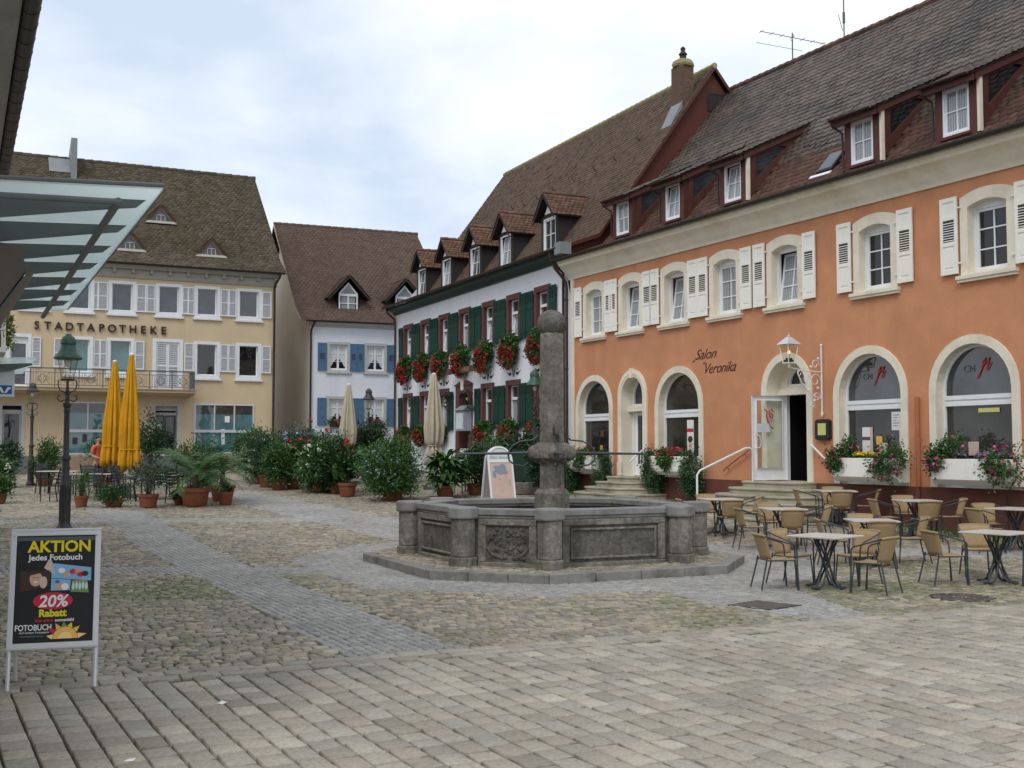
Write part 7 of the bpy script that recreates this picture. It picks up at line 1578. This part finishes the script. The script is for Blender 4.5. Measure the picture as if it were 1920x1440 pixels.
for i, u in enumerate((.81, 2.67)):
    t = thing('geranium_box', ('small rose red geranium box on the left lower window with blue shutters', 'small rose red geranium box on the blue shuttered window behind the dark lamp')[i], 'flower box', on_wh(u + .58, .02, 3.06), WA, 'geranium boxes of the house with blue shutters')
    b = MB(); b.box(-.42, .42, -.2, -.04, 0, .14); b.build('box', M['dark_metal'], t); leaf_cloud('foliage', M['lf_mid'], t, 500, (0, -.13, .2), (.46, .14, .16), .08, .06, 140 + i)
    blooms('flowers', M['fl_rose'], t, ell_pts((0, -.16, .24), (.42, .14, .16), 14, 141 + i, .6, 1, -.4), 12, .06, .026, 142 + i)
def cream_box(name, lab, u0, u1, fl):
    p = on_or((u0 + u1) / 2, .0, 1.27); t = thing(name, lab, 'flower box', p, oa, 'cream flower boxes under the arched shop windows'); w = (u1 - u0) / 2
    b = MB(); prof = [(-.05, .0), (-.34, .0), (-.47, .11), (-.47, .53), (-.43, .53), (-.43, .48), (-.09, .48), (-.09, .53), (-.05, .53)]; b.pyz(prof, -w, w); b.build('box', M['creamw'], t, bevel=.008)
    b = MB(); b.box(-w + .05, w - .05, -.42, -.1, .46, .5); b.build('soil', M['soil'], t); return t, w
for k, (a, c, lab) in enumerate(((12.48, 14.42, 'cream flower box with pink and yellow flowers under the left big arched window'), (15.38, 17.36, 'cream flower box with pink and lilac flowers under the right big arched window'))):
    t, w = cream_box('flower_box', lab, a, c, k)
    for s, (cx, rx, dn) in enumerate(((-w + .12, .26, .26), (w - .26, .42, .36))):
        leaf_cloud('foliage', M['lf_mid'], t, 1700, (cx, -.40, .42 if s else .5), (rx, .2, dn), .07, .045, 150 + 4 * k + s, shell=.4, spread=.32, up=-.1)
        blooms('flowers', M['fl_pink'], t, ell_pts((cx, -.42, .42 if s else .5), (rx * 1.02, .22, dn), 26 if s else 15, 151 + 4 * k + s, .8, 1.05, -1, (0, -1, .2)), 5, .035, .028, 152 + k)
    leaf_cloud('foliage', M['lf_mid'], t, 420, (-w + .45, -.3, .78), (.3, .16, .24), .07, .045, 158 + k, shell=.3); blooms('flowers', M['fl_pink'], t, ell_pts((-w + .4, -.32, .8), (.32, .16, .24), 7, 159 + k, .7, 1), 4, .03, .028, 160)
    for i, x in enumerate((-w + .68, -w + 1.0, -w + 1.3) if k == 0 else (-w + .55, -w + 1.12, -w + 1.4, -w + 1.7)):
        leaf_cloud('foliage', M['lf_mid'], t, 160, (x, -.27, .53), (.15, .13, .07), .05, .035, 170 + i); blooms('flowers', M['fl_yel' if k == 0 else 'fl_lila'], t, ell_pts((x, -.28, .6), (.16, .13, .08), 46, 171 + i + 9 * k, .5, 1, -.2), 4, .02, .016, 172 + i)
for k, (a, c, lab) in enumerate(((5.1, 6.95, 'cream flower box with red geraniums between two hanging ivies near the salon lettering'), (.45, 2.3, 'cream flower box with hanging ivy at the far end of the orange house'))):
    t, w = cream_box('flower_box', lab, a, c, k)
    for s, cx in enumerate((-w + .06, w + .02)): leaf_cloud('hanging_ivy', M['lf_ivy'], t, 4200, (cx, -.36, .08), (.40, .30, .68), .05, .038, 190 + 3 * k + s, shell=.55, spread=.2, up=-.6, clumps=40)
    leaf_cloud('foliage', M['lf_mid'], t, 900, (0, -.32, .54), (w * .8, .2, .17), .09, .075, 200 + k)
    leaf_cloud('foliage', M['lf_mid'], t, 420, (-.1, -.46, .34), (.3, .1, .22), .09, .07, 202 + k, up=-.3)
    blooms('flowers', M['fl_rose' if k == 0 else 'fl_red'], t, ell_pts((0, -.34, .58), (w * .8, .2, .2), 24, 204 + k, .7, 1.05, -.2), 13, .06, .024, 206 + k)
# plants on the left balcony
t = thing('balcony_plant', 'yellow green trailing plant on the balcony at the left edge', 'plant', on_lf(13.75, .72, 3.72), LA); b = MB(); b.box(-.08, 1.2, -.08, .08, 0, .16); b.build('box', M['terra'], t); leaf_cloud('foliage', M['lf_yel'], t, 900, (.4, -.05, .3), (.6, .2, .32), .09, .05, 220)
# ================================================================== people on the terrace
def skinned(name, verts, edges, m, parent, root=0, sub=2):
    me = bpy.data.meshes.new(name); me.from_pydata([v[:3] for v in verts], edges, []); me.materials.append(m)
    o = bpy.data.objects.new(name, me); COL.objects.link(o); o.parent = parent
    md = o.modifiers.new('skin', 'SKIN'); md.use_smooth_shade = True
    sv = me.skin_vertices[0].data
    for i, v in enumerate(verts): sv[i].radius = (v[3], v[4] if len(v) > 4 else v[3]); sv[i].use_root = (i == root)
    s = o.modifiers.new('sub', 'SUBSURF'); s.levels = s.render_levels = sub; return o
def person(lab, x, y, rz, top, legs, armz):
    t = thing('person', lab, 'person', (x, y, gs(x, y)), rz)
    V = [(0, 0, .98, .14, .1), (0, 0, 1.15, .13, .09), (0, -.01, 1.35, .16, .10), (0, 0, 1.46, .12, .08), (0, 0, 1.53, .05, .05), (0, -.01, 1.60, .062, .075), (0, -.012, 1.68, .075, .09), (0, -.005, 1.75, .06, .07)]
    E = [(0, 1), (1, 2), (2, 3), (3, 4), (4, 5), (5, 6), (6, 7)]
    for s in (-1, 1):
        k = len(V); V += [(s * .19, 0, 1.43, .06), (s * .24, .0, 1.16, .045), (s * .2, -.2, 1.0 + armz, .036), (s * .17, -.27, .98 + armz, .03, .018), (s * .165, -.31, .97 + armz, .036, .014)]; E += [(3, k), (k, k + 1), (k + 1, k + 2), (k + 2, k + 3), (k + 3, k + 4)]
        f = len(V); V += [(s * .1, 0, .9, .095), (s * .1, -.015, .5, .06), (s * .1, .01, .1, .04), (s * .1, -.03, .045, .042, .035), (s * .105, -.15, .03, .04, .02)]; E += [(0, f), (f, f + 1), (f + 1, f + 2), (f + 2, f + 3), (f + 3, f + 4)]
    skinned('body', V, E, M['skin'], t)
    for s in (-1, 1):
        for q in range(5):                                           # four fingers and a thumb, slightly curled
            if q < 4: bx = s * (.14 + .018 * q); P = [(bx, -.32, .97 + armz, .009), (bx, -.36 - .006 * (1.5 - abs(q - 1.5)), .965 + armz, .0085), (bx, -.385 - .008 * (1.5 - abs(q - 1.5)), .945 + armz, .0075)]
            else: bx = s * .125; P = [(bx + s * .02, -.28, .975 + armz, .011), (bx - s * .015, -.31, .965 + armz, .0095), (bx - s * .02, -.335, .95 + armz, .008)]
            skinned('finger', P, [(0, 1), (1, 2)], M['skin'], t, 0, 1)
    S_ = [(0, 0, .93, .155, .115), (0, 0, 1.15, .148, .108), (0, -.01, 1.35, .172, .116), (0, 0, 1.455, .128, .094), (0, 0, 1.495, .065, .065)]; E2 = [(0, 1), (1, 2), (2, 3), (3, 4)]
    for s in (-1, 1): k = len(S_); S_ += [(s * .19, 0, 1.43, .078), (s * .24, 0, 1.19, .062)]; E2 += [(3, k), (k, k + 1)]
    skinned('shirt', S_, E2, M[top], t)
    T_ = [(0, 0, .98, .15, .112), (0, 0, .93, .155, .118)]; E3 = [(0, 1)]
    for s in (-1, 1): k = len(T_); T_ += [(s * .1, 0, .86, .108), (s * .1, -.015, .5, .078), (s * .1, .01, .1, .066)]; E3 += [(1, k), (k, k + 1), (k + 1, k + 2)]
    skinned('trousers', T_, E3, M[legs], t)
    skinned('hair', [(0, .02, 1.66, .07, .075), (0, .015, 1.74, .082, .088), (0, .0, 1.785, .06, .07)], [(0, 1), (1, 2)], M['hair'], t)
    b = MB()
    for s in (-1, 1): b.ball((s * .03, -.088, 1.685), .011, 8, 6); b.ball((s * .082, 0, 1.67), .022, 8, 6, 1.4)
    b.ball((0, -.102, 1.655), .014, 8, 6, 1.5); b.build('face', M['skin'], t, smooth=True)
    b = MB(); b.tube([(-.022, -.088, 1.618), (0, -.094, 1.615), (.022, -.088, 1.618)], .006, 5); [b.ball((s * .03, -.0965, 1.686), .006, 6, 5) for s in (-1, 1)]; b.build('mouth_and_eyes', M['hair_print'], t)
    return t
person('person in a reddish orange shirt standing behind the terrace tables', -13.55, 37.6, R(60), 'shirt', 'jeans', .1)
person('person in dark clothes half hidden behind the shorter yellow parasol', -13.2, 38.6, R(-70), 'shirt_b', 'jeans', 0)
